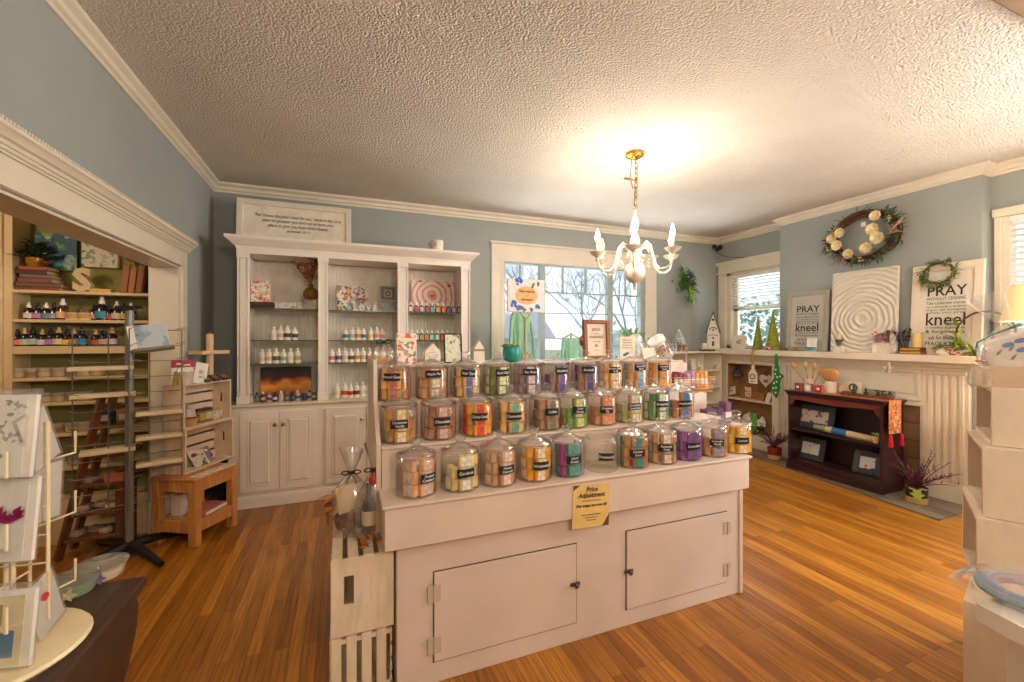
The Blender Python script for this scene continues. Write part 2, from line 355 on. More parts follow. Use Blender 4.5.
# right window behind the mantel (faces -X)
b = MB(); X0 = XR
b.box(X0-.025, X0, 4.53, 4.66, 1.274, 2.36, .003); b.box(X0-.025, X0, 3.622, 3.72, 1.274, 2.36, .003); b.box(X0-.028, X0, 3.622, 4.66, 2.34, 2.45, .003)
b.prism([(X0, 2.45), (X0-.03, 2.45), (X0-.055, 2.50), (X0, 2.50)], 3.622, 4.685, 'y'); b.box(X0-.045, X0, 3.622, 4.68, 2.33, 2.352, .003)
b.box(X0, X0+.12, 4.47, 4.53, 1.28, 2.345); b.box(X0, X0+.12, 3.70, 3.74, 1.28, 2.345); b.box(X0, X0+.12, 3.7, 4.53, 2.30, 2.345); b.box(X0, X0+.12, 3.7, 4.53, 1.28, 1.32)
b.box(X0+.06, X0+.10, 3.74, 4.47, 1.80, 1.85); b.box(X0+.06, X0+.10, 4.40, 4.47, 1.32, 2.30)
struct('window_2', b, M_TRIM)
tag(MB().box(X0+.08, X0+.084, 3.74, 4.44, 1.32, 2.30).build('window_2_glass', M_PANE), kind='structure')
b = MB()
b.box(X0-.025, X0, 1.80, 1.84, .7, 2.43, .003); b.box(X0-.035, X0, SY0-.1, 1.85, 2.42, 2.49, .004); b.box(X0-.025, X0, SY0-.1, SY0, .7, 2.43); b.box(X0-.04, X0, SY0-.1, 1.85, .66, .70, .004)
b.box(X0, X0+.12, 1.76, 1.80, .7, 2.42); b.box(X0, X0+.12, SY0, SY0+.04, .7, 2.42)
struct('window_4', b, M_TRIM)
M_BLIND = mat('blind_slat', '#e9ebe8', rough=.5)
def blind(name, label, x, y0, y1, z0, z1, step, tilt, wid):
    t = thing(name, label, 'blind', (x, (y0+y1)/2, z1), rad(-90), 'window blinds' if 0 else None); hw = (y1-y0)/2
    MB().box(-hw, hw, -.025, .025, -.045, 0, .004).build('head_rail', M_BLIND, t)
    b = MB(); z = -.07; n = 0
    while z > z0-z1 and n < 95:
        b.T = TR((0, 0, z), rx=tilt); b.box(-hw, hw, -wid/2, wid/2, -.0015, .0015); z -= step; n += 1
    b.build('slats', M_BLIND, t)
    b = MB()
    for x in (-hw*.7, hw*.7): b.tube([(x, -.003, 0), (x, -.003, z)], .0025, 4)
    b.build('ladder_cord', M_BLIND, t)
    MB().box(-hw, hw, -.02, .02, z-.02, z, .003).build('bottom_rail', M_BLIND, t)
blind('window_blind', 'white venetian blind half lowered in the window above the stocking and green cones', XR+.035, 3.745, 4.46, 1.87, 2.30, .042, rad(25), .048)
blind('window_blind', 'white venetian blind in the window behind the lit lamp shade', XR+.03, .95, 1.76, 1.0, 2.42, .048, rad(35), .052)

# ------------------------------------------------------------------ outside
M_GRASS = mat('winter_lawn', '#9aa88a', rough=.9, noise=(3, .2)); M_BARK = mat('pale_bark', '#b4bcc6', rough=.9); M_HOUSE = mat('house_siding', '#d3dbe0', rough=.7); M_ROOF = mat('house_roof', '#b6b0bb', rough=.9, noise=(12, .1))
struct('ground', MB().box(-30, 60, 5.2, 70, -1.0, -.7), M_GRASS)
struct('ground_side', MB().box(5.6, 60, -20, 5.2, -1.0, -.7), M_GRASS)
def bare_tree(x, y, H, label, seed, spread=.5, r0=.085):
    random.seed(seed); b = MB()
    def grow(p, d, L, r, k):
        pts = [p]; q = p; dd = d
        for i in range(3):
            dd = (dd+Vector((jit(.18), jit(.18), jit(.08)+.05))).normalized(); q = q+dd*L/3; pts.append(q)
        b.tube(pts, [r, r*.9, r*.8, r*.68], 5 if k > 2 else 3)
        if k == 0: return
        for i in range(3 if k > 1 else 4):
            a = random.uniform(0, 6.28); e = Vector((cos(a), sin(a), 0))*spread*random.uniform(.6, 1.4)
            grow(pts[random.choice((2, 3, 3))], (dd+e).normalized(), L*random.uniform(.6, .8), r*.6, k-1)
    grow(Vector((0, 0, 0)), Vector((0, 0, 1)), H*.32, r0, 5)
    tag(b.build('bare_tree', M_BARK, loc=(x, y, -.72)), label, 'tree', 'bare trees outside the back window'); random.seed(seed+1)
bare_tree(5.9, 12.5, 6.2, 'bare winter tree outside the middle of the back window', 3)
bare_tree(8.8, 14.5, 7.5, 'large bare winter tree seen near the white lamp arms outside', 5, .6, .1)
bare_tree(4.6, 17, 7.0, 'bare winter tree far off behind the blue flower sign', 8, .5)
bare_tree(12.8, 17, 7.5, 'bare winter tree beyond the rightmost pane of the back window', 12, .6, .1)
t = thing('neighbor_house', 'pale neighbouring house with grey gable roof outside the back window', 'house', (9.2, 21, -.7))
MB().box(-4.5, 1.0, 0, 5, 0, 2.1).build('wall', M_HOUSE, t); MB().prism([(-.6, 2.1), (2.5, 4.3), (5.6, 2.1)], -4.9, 1.4, 'x').build('roof', M_ROOF, t)
for x in (-3.4, -1.2): MB().box(x, x+.9, -.03, 0, .7, 1.8).build('window', mat('far_window', '#8f9fb0', rough=.3), t)
t = thing('white_garage', 'small white shed with low roof outside the rightmost pane', 'shed', (14.6, 20.5, -.7))
MB().box(-1.6, 1.6, 0, 3, 0, 1.7).build('wall', M_HOUSE, t); MB().prism([(-1.8, 1.7), (0, 2.6), (1.8, 1.7)], -.2, 3.2, 'y').build('roof', mat('garage_roof', '#c7ccd4', rough=.9), t)
M_HEDGE = mat('hedge_leaf', '#8fae9a', rough=.8, noise=(2, .3))
random.seed(4); b = MB()
for i in range(2600):
    p = Vector((random.gauss(0, 1.0), random.gauss(0, 1.3), random.uniform(0, 2.9))); b.leaf(p, (jit(1), jit(1), jit(1)), .16, .1)
t = thing('evergreen_shrub', 'pale green leafy shrub outside the blinded side window', 'shrub', (8.6, 6.6, -.7)); b.build('foliage', M_HEDGE, t); MB().lathe([(.09, 0), (.05, 2.4)], 8).build('stem', M_BARK, t)
# ================================================================== small-object kit
PC = {}
def part(name, key, fn, m, parent, loc=None, rz=0, rot=None):
    if key not in PC: o = fn().build(name, m, parent, loc, rz, rot); PC[key] = o.data; return o
    o = bpy.data.objects.new(name, PC[key]); COL.objects.link(o); o.parent = parent
    if loc is not None: o.location = loc
    if rot is not None: o.rotation_euler = rot
    elif rz: o.rotation_euler = (0, 0, rz)
    for i, mm in enumerate(m if isinstance(m, (list, tuple)) else [m]): o.material_slots[i].link = 'OBJECT'; o.material_slots[i].material = mm
    return o
def pm(col, rough=.5): return mat('paint_'+col.lstrip('#'), col, rough=rough, noise=(30, .06))
M_PAPER = mat('white_paper', '#ece5dc', rough=.7); M_BLACK = mat('black_plastic', '#17161a', rough=.4); M_DARKGLASS = mat('dark_bottle_glass', '#20171c', rough=.12, coat=.4)
M_AMBER = mat('amber_bottle_glass', '#5a2a10', rough=.12, coat=.4); M_CAPW = mat('white_cap', '#eee8de', rough=.35); M_LOTION = mat('cream_bottle_plastic', '#efe6d6', rough=.35)
M_GOLD = mat('brass', '#b98b3c', rough=.25, metal=1); M_INK = mat('dark_ink', '#2a2624', rough=.8); M_CHALK = mat('chalk_writing', '#efece6', rough=.9); M_STEEL = mat('steel_wire', '#a39c90', rough=.35, metal=.8)
M_OAK = mat('pine_wood', '#c98a4a', rough=.5, noise=(6, .25, (8, 8, 1))); M_PALEWOOD = mat('pale_wood', '#e0c191', rough=.55, noise=(8, .12, (6, 6, 1))); M_DKWOOD = mat('dark_walnut', '#3a2018', rough=.4, noise=(6, .3, (10, 10, 1)))
M_BROWNWOOD = mat('brown_wood', '#6b3f22', rough=.5, noise=(6, .3, (10, 10, 1))); M_LEAF = mat('green_leaf', '#5f7d33', rough=.6, noise=(8, .3)); M_LIME = mat('lime_leaf', '#9db83a', rough=.6, noise=(8, .25)); M_DKLEAF = mat('dark_leaf', '#2f4526', rough=.6, noise=(8, .3))
M_CLEAR = thin_glass('clear_plastic', tint=(.95, .96, .96), rough=.08, body=.06, bodycol=(.9, .92, .95), gain=1.6)
M_SHELFGLASS = thin_glass('shelf_glass', tint=(.9, .96, .93), rough=.02, gain=.8); M_GLASSEDGE = mat('shelf_glass_edge', '#47584a', rough=.2)
def bottle(shape, p, h, body, label, cap, lbl, cat, group, name='bottle', rz=0):
    t = thing(name, lbl, cat, p, rz, group); k = (shape, round(h, 3))
    if shape == 'lotion':
        r = h*.21
        part('body', k+(1,), lambda: MB().lathe([(r*.9, 0), (r, .004), (r, h*.66), (r*.8, h*.74), (r*.4, h*.78), (r*.4, h*.8)], 14), body, t)
        part('cap', k+(2,), lambda: MB().lathe([(r*.5, h*.8), (r*.5, h*.93), (r*.34, h*.95), (r*.3, h)], 12), cap, t)
        part('label', k+(3,), lambda: MB().lathe([(r*1.015, h*.2), (r*1.015, h*.47)], 14, caps=False), label, t)
    elif shape == 'dropper':
        r = h*.23
        part('body', k+(1,), lambda: MB().lathe([(r*.9, 0), (r, .003), (r, h*.5), (r*.75, h*.6), (r*.38, h*.66), (r*.38, h*.68)], 12), body, t)
        part('cap', k+(2,), lambda: MB().lathe([(r*.48, h*.68), (r*.48, h*.82), (r*.28, h*.84), (r*.3, h*.95), (r*.12, h)], 10), cap, t)
        part('label', k+(3,), lambda: MB().lathe([(r*1.02, h*.08), (r*1.02, h*.38)], 12, caps=False), label, t)
    elif shape == 'square':
        r = h*.2
        part('body', k+(1,), lambda: MB().box(-r, r, -r*.8, r*.8, 0, h*.66, .004).lathe([(r*.5, h*.66), (r*.4, h*.72)], 10), body, t)
        part('cap', k+(2,), lambda: MB().lathe([(r*.5, h*.72), (r*.5, h*.98), (r*.4, h)], 10), cap, t)
        part('label', k+(3,), lambda: MB().box(-r*.85, r*.85, -r*.8-.001, -r*.8, h*.1, h*.56), label, t)
    elif shape in ('tin', 'tub'):
        r = h*(.56 if shape == 'tub' else .60)
        part('body', k+(1,), lambda: MB().lathe([(r*.97, 0), (r, .004), (r, h*.68)], 18), body, t)
        part('lid', k+(2,), lambda: MB().lathe([(r*1.04, h*.66), (r*1.04, h*.94), (r*.98, h)], 18), cap, t)
        part('label', k+(3,), lambda: MB().lathe([(r*1.01, h*.12), (r*1.01, h*.6)], 18, caps=False), label, t)
    return t
def canvas(name, label, cat, p, w, h, d, rz, tilt, face, edge, group=None, frame=None, fw=.02):
    """a stretched picture leaning back by tilt; front is local -Y, base centre at p. Returns (thing, helper to lay art on the face)"""
    t = thing(name, label, cat, p, rz, group); t.rotation_euler = (-tilt, 0, rz)
    if frame: 
        b = MB(); b.box(-w/2, -w/2+fw, -d, 0, 0, h, .003).box(w/2-fw, w/2, -d, 0, 0, h, .003).box(-w/2+fw, w/2-fw, -d, 0, 0, fw, .003).box(-w/2+fw, w/2-fw, -d, 0, h-fw, h, .003)
        b.build('frame', frame, t); MB().box(-w/2+fw, w/2-fw, -d*.5, -.001, fw, h-fw).build('picture', face, t)
    else:
        MB().box(-w/2, w/2, -d+.001, 0, 0, h, .002).build('stretcher', edge, t); MB().box(-w/2+.001, w/2-.001, -d-.001, -d+.001, .001, h-.001).build('picture', face, t)
    return t
def swirl_mat(name, base, ring, dark, center=(0, .0, .5), scale=22, dist=2.0):
    m = mat(name, base, rough=.6); N = m.node_tree.nodes; L = m.node_tree.links; b = N['Principled BSDF']
    t = N.new('ShaderNodeTexCoord'); mp = N.new('ShaderNodeMapping'); mp.inputs['Location'].default_value = [-x for x in center]; L.new(t.outputs['Object'], mp.inputs['Vector'])
    w = N.new('ShaderNodeTexWave'); w.wave_type = 'RINGS'; w.rings_direction = 'SPHERICAL'; w.inputs['Scale'].default_value = scale; w.inputs['Distortion'].default_value = dist; w.inputs['Detail Scale'].default_value = 1.5
    L.new(mp.outputs['Vector'], w.inputs['Vector'])
    r = N.new('ShaderNodeValToRGB'); r.color_ramp.elements[0].color = (*lin(ring), 1); r.color_ramp.elements[0].position = .1; r.color_ramp.elements[1].color = (*lin(base), 1); r.color_ramp.elements[1].position = .35
    L.new(w.outputs['Fac'], r.inputs['Fac']); L.new(r.outputs['Color'], b.inputs['Base Color'])
    return m, w, b, N, L
def blob_mat(name, base, cols, scale=14, seed=0, thr=.45):
    """painted blotches of several colours over a base (pattern of the print itself)"""
    m = mat(name, base, rough=.6); N = m.node_tree.nodes; L = m.node_tree.links; b = N['Principled BSDF']; t = N.new('ShaderNodeTexCoord'); last = None
    for i, c in enumerate(cols):
        n = N.new('ShaderNodeTexNoise'); n.inputs['Scale'].default_value = scale*(1+.13*i); n.inputs['Detail'].default_value = 2
        mp = N.new('ShaderNodeMapping'); mp.inputs['Location'].default_value = (seed+3.1*i, 1.7*i, 5.3*i); L.new(t.outputs['Object'], mp.inputs['Vector']); L.new(mp.outputs['Vector'], n.inputs['Vector'])
        r = N.new('ShaderNodeValToRGB'); r.color_ramp.elements[0].position = 1-thr-.015; r.color_ramp.elements[1].position = 1-thr+.015
        L.new(n.outputs['Fac'], r.inputs['Fac']); x = N.new('ShaderNodeMix'); x.data_type = 'RGBA'; L.new(r.outputs['Color'], x.inputs['Factor'])
        if last is None: x.inputs[6].default_value = (*lin(base), 1)
        else: L.new(last, x.inputs[6])
        x.inputs[7].default_value = (*lin(c), 1); last = x.outputs[2]
    L.new(last, b.inputs['Base Color']); return m

# ================================================================== BUILT-IN CABINET ON THE BACK WALL
M_CAB = mat('cabinet_paint', '#efe5d9', rough=.42, noise=(3, .05))
t = thing('base_cabinet', 'long white base cabinet with raised panel doors along the back wall', 'cabinet', (0, 0, 0))
b = MB(); b.box(-.885, 1.2, 4.115, 4.685, .09, .845, .002); b.build('carcass', M_CAB, t)
MB().box(-.90, 1.22, 4.095, 4.685, 0, .085, .004).box(-.895, 1.21, 4.102, 4.68, .085, .097, .003).build('plinth', M_CAB, t)
def panel_door(x0, x1, z0, z1, y, kx):
    d = MB(); w = .058
    d.box(x0, x1, y-.02, y, z0, z1, .003)
    o = d.build('door', M_CAB, t)
    q = MB(); a0, a1, c0, c1 = x0+w, x1-w, z0+w, z1-w; g = .022
    def ring(x0, x1, z0, z1, y): return [(x0, y, z0), (x1, y, z0), (x1, y, z1), (x0, y, z1)]
    R = [ring(a0-.006, a1+.006, c0-.006, c1+.006, y-.021), ring(a0, a1, c0, c1, y-.027), ring(a0+.006, a1-.006, c0+.006, c1-.006, y-.0205), ring(a0+g, a1-g, c0+g, c1-g, y-.032)]
    V = sum(R, []); F = [(k*4+i, k*4+(i+1) % 4, k*4+4+(i+1) % 4, k*4+4+i) for k in range(3) for i in range(4)]+[(12, 13, 14, 15)]
    q.add(V, F).build('raised_panel', M_CAB, o, sharp=10)
    MB().lathe([(.006, 0), (.006, .012), (.015, .016), (.016, .024), (.008, .03)], 12).build('knob', M_GOLD, o, (kx, y-.02, .69), rot=(rad(90), 0, 0))
for x0, x1, kx in ((-.80, -.513, -.542), (-.508, -.224, -.48), (-.152, .187, .15), (.193, .53, .23), (.60, .872, .84), (.878, 1.15, .91)): panel_door(x0, x1, .134, .80, 4.115, kx)
t = thing('countertop', 'cream countertop ledge running under the glass shelf cabinet', 'countertop', (0, 0, 0))
MB().box(-.905, 1.235, 4.085, 4.685, .845, .868, .005).build('slab', mat('cream_laminate', '#e2d6ba', rough=.18), t); MB().box(-.88, 1.2, 4.66, 4.685, .868, .90).build('backsplash', mat('cream_laminate', '#e2d6ba', rough=.18), t)
t = thing('display_hutch', 'tall white hutch with three bays of glass shelves and crown top', 'cabinet', (0, 0, 0)); YF, YK = 4.14, 4.58
b = MB()
b.box(-.827, 1.177, YK, YK+.02, .868, 2.14)
for i in range(54): x = -.79+i*.036; b.box(x, x+.030, YK-.004, YK, .87, 2.14, .003)
b.build('back_panel', mat('beadboard_paint', '#ece4da', rough=.5), t)
for x0, x1 in ((-.827, -.738), (-.213, -.132), (.47, .567), (1.085, 1.177)):
    b = MB(); b.box(x0, x1, YF, YF+.02, .868, 2.15, .002); b.box(x0-.004, x1+.004, YF-.01, YF, .868, .935, .003); b.box(x0-.004, x1+.004, YF-.01, YF, 2.09, 2.13, .003)
    b.box(x0, x0+.016, YF-.007, YF, .94, 2.09, .002).box(x1-.016, x1, YF-.007, YF, .94, 2.09, .002); b.box((x0+x1)/2-.009, (x0+x1)/2+.009, YF+.02, YK, .868, 2.14)
    if x0 < -.5: b.box(x0, x0+.02, YF, 4.685, .868, 2.14)
    if x1 > 1: b.box(x1-.02, x1, YF, 4.685, .868, 2.14)
    b.build('post', M_CAB, t)
b = MB(); b.box(-.83, 1.18, YF-.006, YF+.02, 2.13, 2.19); b.box(-.827, 1.177, YF, 4.685, 2.145, 2.16)
prof = [(0, 2.17), (.008, 2.17), (.012, 2.19), (.03, 2.20), (.05, 2.225), (.072, 2.24), (.078, 2.248), (.078, 2.268), (0, 2.268)]
V = []; F = []; n = len(prof)
for o, z in prof: V.append((-.827-o, 4.685, z))
for o, z in prof: V.append((-.827-o, YF-o, z))
for o, z in prof: V.append((1.177+o, YF-o, z))
for o, z in prof: V.append((1.177+o, 4.685, z))
for k in range(3):
    for i in range(n-1): F.append((k*n+i, k*n+i+1, (k+1)*n+i+1, (k+1)*n+i))
b.add(V, F); b.box(-.827, 1.177, YF, 4.685, 2.255, 2.268); b.build('crown_top', M_CAB, t, sharp=25)
SH = {}
for bay, x0, x1, zs in (('L', -.738, -.213, (1.676, 1.402, 1.198)), ('M', -.132, .47, (1.674, 1.4, 1.196)), ('R', .567, 1.085, (1.672, 1.394, 1.196))):
    for k, z in enumerate(zs):
        MB().box(x0, x1, YF+.032, YK-.006, z-.008, z).use(1).box(x0, x1, YF+.028, YF+.032, z-.008, z).build('glass_shelf', [M_SHELFGLASS, M_GLASSEDGE], t); SH[bay, k] = z
# ---- wording board and crock on top of the hutch
p0 = pY(237, 240, 4.33); 
t = canvas('scripture_board', 'wide white framed board with cursive scripture leaning on top of the hutch', 'sign', (-.41, 4.40, 2.269), .95, .40, .03, 0, rad(6), mat('board_face', '#e6dccb', rough=.6), M_WHITE, frame=M_WHITE, fw=.05)
for i, (s, z) in enumerate((('\u201cFor I know the plans I have for you,\u201d declares the Lord,', .262), ('plans to prosper you and not to harm you,', .218), ('plans to give you hope and a future.', .174), ('Jeremiah 29:11', .13))):
    text(s, .042 if i < 3 else .034, M_INK, t, (0.02, -.017, z), shear=.35, fit=(.72, .6, .5, .2)[i])
for x in (-.04, .07): MB().box(x, x+.012, -.05, -.03, 0, .03).build('easel_foot', M_BLACK, t)
t = thing('lidded_crock', 'small white crock with a gold leaf mark standing alone on the hutch crown', 'crock', (pY(437, 251, 4.2).x, 4.2, 2.268))
MB().lathe([(.05, 0), (.062, .01), (.064, .1), (.06, .108), (.055, .108), (.054, .02)], 24).build('pot', mat('glazed_white', '#e3ddd0', rough=.25), t); MB().tube([(-.064, 0, .09), (-.08, 0, .085), (-.082, 0, .06), (-.066, 0, .05)], .006, 6).build('handle', M_GOLD, t)
MB().lathe([(.064, .1), (.063, .112), (.02, .118), (.0, .12)], 24).build('lid', mat('glazed_white', '#e3ddd0', rough=.25), t); MB().leaf((-.03, -.064, .085), (0, -.05, -1), .05, .03, up=(1, 0, 0)).build('leaf_mark', M_GOLD, t)
# ---- bay contents
def sx(u, y, z): return (pY(u, HOR, y).x, y, z)
YI = 4.30
t = thing('book', 'dark hardback lying lowest in the pair under the floral card', 'book', sx(261, YI, SH['L', 0])); MB().box(-.11, .11, -.07, .07, 0, .03, .003).build('cover', mat('dark_cover', '#3b2320', rough=.5), t); MB().box(-.107, .105, -.068, .072, .004, .026).build('pages', M_PAPER, t)
t = thing('book', 'dark hardback on top of the pair, carrying the floral card', 'book', sx(261.5, YI, SH['L', 0]+.03)); MB().box(-.1, .1, -.065, .065, 0, .028, .003).build('cover', mat('brown_cover', '#4d2b22', rough=.5), t); MB().box(-.097, .096, -.063, .067, .004, .024).build('pages', M_PAPER, t)
M_FLOR = blob_mat('coral_floral_print', '#efe6d8', ('#e7896a', '#c9402f', '#8a9a6a', '#f0b49a'), 26, 2, .42)
t = canvas('floral_card', 'small coral and cream floral card standing on the two dark books', 'card', sx(260.5, YI, SH['L', 0]+.058), .15, .19, .012, 0, rad(6), M_FLOR, M_PAPER)
def word(s, u, label, z):
    t = thing('word_sign', label, 'sign', sx(u, 4.26, z)); x = -.085
    for ch in s:
        q = text(ch, .07, M_PAPER, t, (x, 0, .03), name='letter', bold=.003, depth=.012)
        x += .058
    MB().box(-.12, .12, -.012, .012, 0, .006).build('base', M_PAPER, t)
word('HOME', 289, 'white standing letters spelling HOME on the top glass shelf', SH['L', 0])
word('LOVE', 365, 'white standing letters spelling LOVE before the blue floral painting', SH['M', 0])
t = thing('gourd_vase', 'round brown gourd vase with dried rust leaves on clear block', 'vase', sx(311, 4.32, SH['L', 0]))
MB().box(-.05, .05, -.05, .05, 0, .095, .003).build('clear_block', M_CLEAR, t)
M_GOURD = mat('bronze_glaze', '#8a6224', rough=.25, metal=.3)
MB().lathe([(.02, .095), (.05, .10), (.068, .135), (.066, .165), (.045, .195), (.02, .21), (.018, .225), (.026, .235)], 20).build('body', M_GOURD, t)
b = MB(); random.seed(11)
for i in range(15):
    a = random.uniform(0, 6.28); d = Vector((cos(a)*.5-.25, sin(a)*.25, 1)).normalized(); L = random.uniform(.16, .30); P = [Vector((0, 0, .23))+d*L*k/3+Vector((0, 0, -.06*(k/3)**2*0)) for k in range(4)]; b.tube(P, .003, 4)
    for k in range(7): q = P[1]+(P[3]-P[1])*(k/6); b.leaf(q, (jit(1), jit(.6), random.uniform(-.2, .9)), .06, .028)
b.build('dried_leaves', mat('rust_leaf', '#a8683a', rough=.7, noise=(10, .3)), t)
LAB = ['#e9dccb', '#e6b8a6', '#39415e', '#c9c2b4', '#d8cdb8', '#8a9c8a', '#e2b24a', '#3b8aa0', '#9aa8b8', '#cf5a4a', '#e8a0a8', '#7fa06a', '#6a4a94', '#e0742c', '#e3e0d6']
def row(us, y, z, shape, h, bodies, labels, caps, lblf, cat, group, name='bottle', hv=.0):
    n = len(us)
    for i, u in enumerate(us):
        x, yy, zz = sx(u, y, z); hh = h*(1+hv*((i*7) % 3-1)); g = bodies[i % len(bodies)]
        bottle(shape, (x, yy, zz), hh, g, pm(labels[i % len(labels)]), caps[i % len(caps)], lblf(i, n), cat, group, name)
def lab(desc, place): return lambda i, n: f'{desc}, {nth(i, n)} {place}'
row((274, 280.5, 287.5, 295), 4.27, SH['L', 1], 'lotion', .125, [M_LOTION], ['#e4d8c6', '#d9a79a', '#39415e', '#4a4648'], [M_CAPW], lab('white lotion bottle', 'on the second glass shelf under HOME'), 'bottle', 'lotion bottles on the second left shelf', 'lotion_bottle', .04)
row((262, 269, 276, 283.5, 290.5, 298), 4.26, SH['L', 2], 'lotion', .13, [M_LOTION], ['#d9cfc4', '#cfb9a0', '#6b5a58', '#9aa99b', '#dccfb0', '#b9b48a'], [M_CAPW], lab('white lotion bottle', 'on the third glass shelf above the sunset picture'), 'bottle', 'lotion bottles on the third left shelf', 'lotion_bottle', .04)
row((345.5, 352, 358, 363.5, 370.5, 376.5, 382), 4.27, SH['M', 1], 'lotion', .122, [M_LOTION], ['#2f7fa8', '#a9b8a9', '#e0903a', '#1f7f98', '#e6cf86', '#e08a7a', '#d64f58'], [M_CAPW], lab('white lotion bottle', 'on the second glass shelf of the middle bay'), 'bottle', 'lotion bottles on the second middle shelf', 'lotion_bottle', .04)
row((332, 338.5, 345, 351, 357, 363, 369.5, 376, 382.5, 389), 4.26, SH['M', 2], 'lotion', .13, [M_LOTION], ['#d86a7a', '#6d4fa0', '#d9c9a8', '#4c5a48', '#d88a2c', '#c0a98c', '#e89a24', '#c9c0a8', '#e2d2c0', '#c27a5a'], [M_CAPW], lab('white lotion bottle', 'on the third glass shelf of the middle bay'), 'bottle', 'lotion bottles on the third middle shelf', 'lotion_bottle', .04)
row((324.5, 337, 344.5, 350.5, 356.5, 362.5, 368), 4.25, .868, 'lotion', .135, [M_LOTION], ['#8a6a70', '#e2d8a8', '#c8322c', '#b03a2c', '#7a2c24', '#d9d2be', '#cfc4b4'], [M_CAPW], lab('white lotion bottle', 'on the cream countertop right of the sunset picture'), 'bottle', 'lotion bottles on the countertop', 'lotion_bottle', .05)
row((410.5, 416, 421.5, 427, 432, 437.5, 443, 448.5, 453.5, 459), 4.26, SH['R', 0], 'square', .10, [pm('#3a2024'), pm('#7a2a30'), pm('#4a1c1c'), pm('#2c3040'), pm('#1c3040')], ['#e6dfd2', '#c86a70', '#e2ddd2', '#b8646c', '#6fb0b8', '#e8a03a', '#e86a24', '#4a5a9a', '#d8c9a8', '#d8b48a'], [M_CAPW], lab('dark soap bottle', 'on the shelf under the pink swirl canvas'), 'bottle', 'soap bottles on the top right shelf', 'soap_bottle')
row((411, 416.5, 421.5, 426.5, 431.5, 437, 442, 447, 453, 458), 4.26, SH['R', 1], 'square', .105, [pm('#1f5a3c'), pm('#24603a'), pm('#2a4a2a'), pm('#0f6a4a')], ['#3a7a4a', '#d8d0b8', '#c8a050', '#d87a40', '#b8d8b8', '#9fd0b0', '#c83a34', '#e0d8c8', '#c8c0a8', '#8a8a7a'], [M_CAPW], lab('green soap bottle', 'on the second shelf of the narrow bay'), 'bottle', 'soap bottles on the second right shelf', 'soap_bottle')
row((251, 257, 263, 269.5, 275, 281, 287, 292.5, 297.5, 304.5, 309.5, 314), 4.21, .868, 'lotion', .085, [pm('#c9b4b4'), pm('#5a6a60'), pm('#3a3438'), pm('#c4b8b0'), pm('#39435c')], ['#d8b8c0', '#6a7a6a', '#d8a0a0', '#4a4448', '#e0d8d0', '#d0c8b8', '#b09090', '#5a6a7a', '#3a4a7a', '#2c3c6a', '#3a5a8a', '#d8c8a8'], [pm('#8a8f98'), M_BLACK, M_CAPW], lab('tiny sample bottle', 'in the row before the sunset picture'), 'bottle', 'sample bottles before the sunset picture', 'sample_bottle', .08)
# pictures in the bays
m_sun = mat('sunset_print', '#d98324', rough=.5); N = m_sun.node_tree.nodes; L = m_sun.node_tree.links
tcx = N.new('ShaderNodeTexCoord'); sep = N.new('ShaderNodeSeparateXYZ'); L.new(tcx.outputs['Object'], sep.inputs[0]); nn = N.new('ShaderNodeTexNoise'); nn.inputs['Scale'].default_value = 9; L.new(tcx.outputs['Object'], nn.inputs['Vector'])
ad = N.new('ShaderNodeMath'); ad.operation = 'MULTIPLY_ADD'; ad.inputs[1].default_value = .16; L.new(nn.outputs['Fac'], ad.inputs[0]); L.new(sep.outputs['Z'], ad.inputs[2])
rp = N.new('ShaderNodeValToRGB'); E = rp.color_ramp.elements
for pos, c in ((.10, '#8a3e12'), (.155, '#d9852e'), (.20, '#f0a53e'), (.235, '#c9641c'), (.27, '#4a1c14'), (.33, '#2a1414')): e = E.new(pos); e.color = (*lin(c), 1)
E.remove(E[0]); E.remove(E[-1]); L.new(ad.outputs[0], rp.inputs['Fac']); L.new(rp.outputs['Color'], N['Principled BSDF'].inputs['Base Color'])
t = canvas('sunset_picture', 'orange sunset canvas print standing on the countertop behind tiny bottles', 'picture', sx(286.5, 4.42, .868), .415, .285, .03, 0, rad(4), m_sun, pm('#2a1a16'))
m_fp = blob_mat('blue_floral_paint', '#e8e0cc', ('#a58a68', '#7a8fb8', '#4a649a', '#b0605a', '#d8b868'), 16, 9, .42)
t = canvas('floral_painting', 'square painting of blue flowers and yellow pear on the middle top shelf', 'picture', sx(352.5, 4.45, SH['M', 0]), .285, .255, .025, 0, rad(5), m_fp, M_PAPER)
t = thing('tile_plaque', 'small black and white square plaque on a clear stand', 'plaque', sx(388, 4.45, SH['M', 0])); t.rotation_euler = (-rad(12), 0, 0)
MB().box(-.06, .06, -.01, .05, 0, .11).build('clear_stand', M_CLEAR, t); MB().box(-.082, .082, -.03, -.005, .11, .275, .004).build('tile', pm('#b9b3ad'), t)
b = MB()
for k in (.062, .05): b.box(-k, k, -.033, -.03, .193+k-.006, .193+k).box(-k, k, -.033, -.03, .193-k, .193-k+.006).box(-k, -k+.006, -.033, -.03, .193-k, .193+k).box(k-.006, k, -.033, -.03, .193-k, .193+k)
for i in range(8): a = i*pi/4; b.box(.022*cos(a)-.006, .022*cos(a)+.006, -.033, -.03, .193+.022*sin(a)-.006, .193+.022*sin(a)+.006)
b.build('motif', M_INK, t)
m_sw, wv, bs, N, L = swirl_mat('pink_swirl_paint', '#ecd2c4', '#c98a86', '#c0402c', (-.01, 0, .19), 6, 3)
t = canvas('swirl_canvas', 'pink and cream swirl canvas above the row of dark soap bottles', 'picture', sx(433, 4.47, SH['R', 0]), .45, .345, .03, 0, rad(4), m_sw, pm('#e0c4b8'))
b = MB()
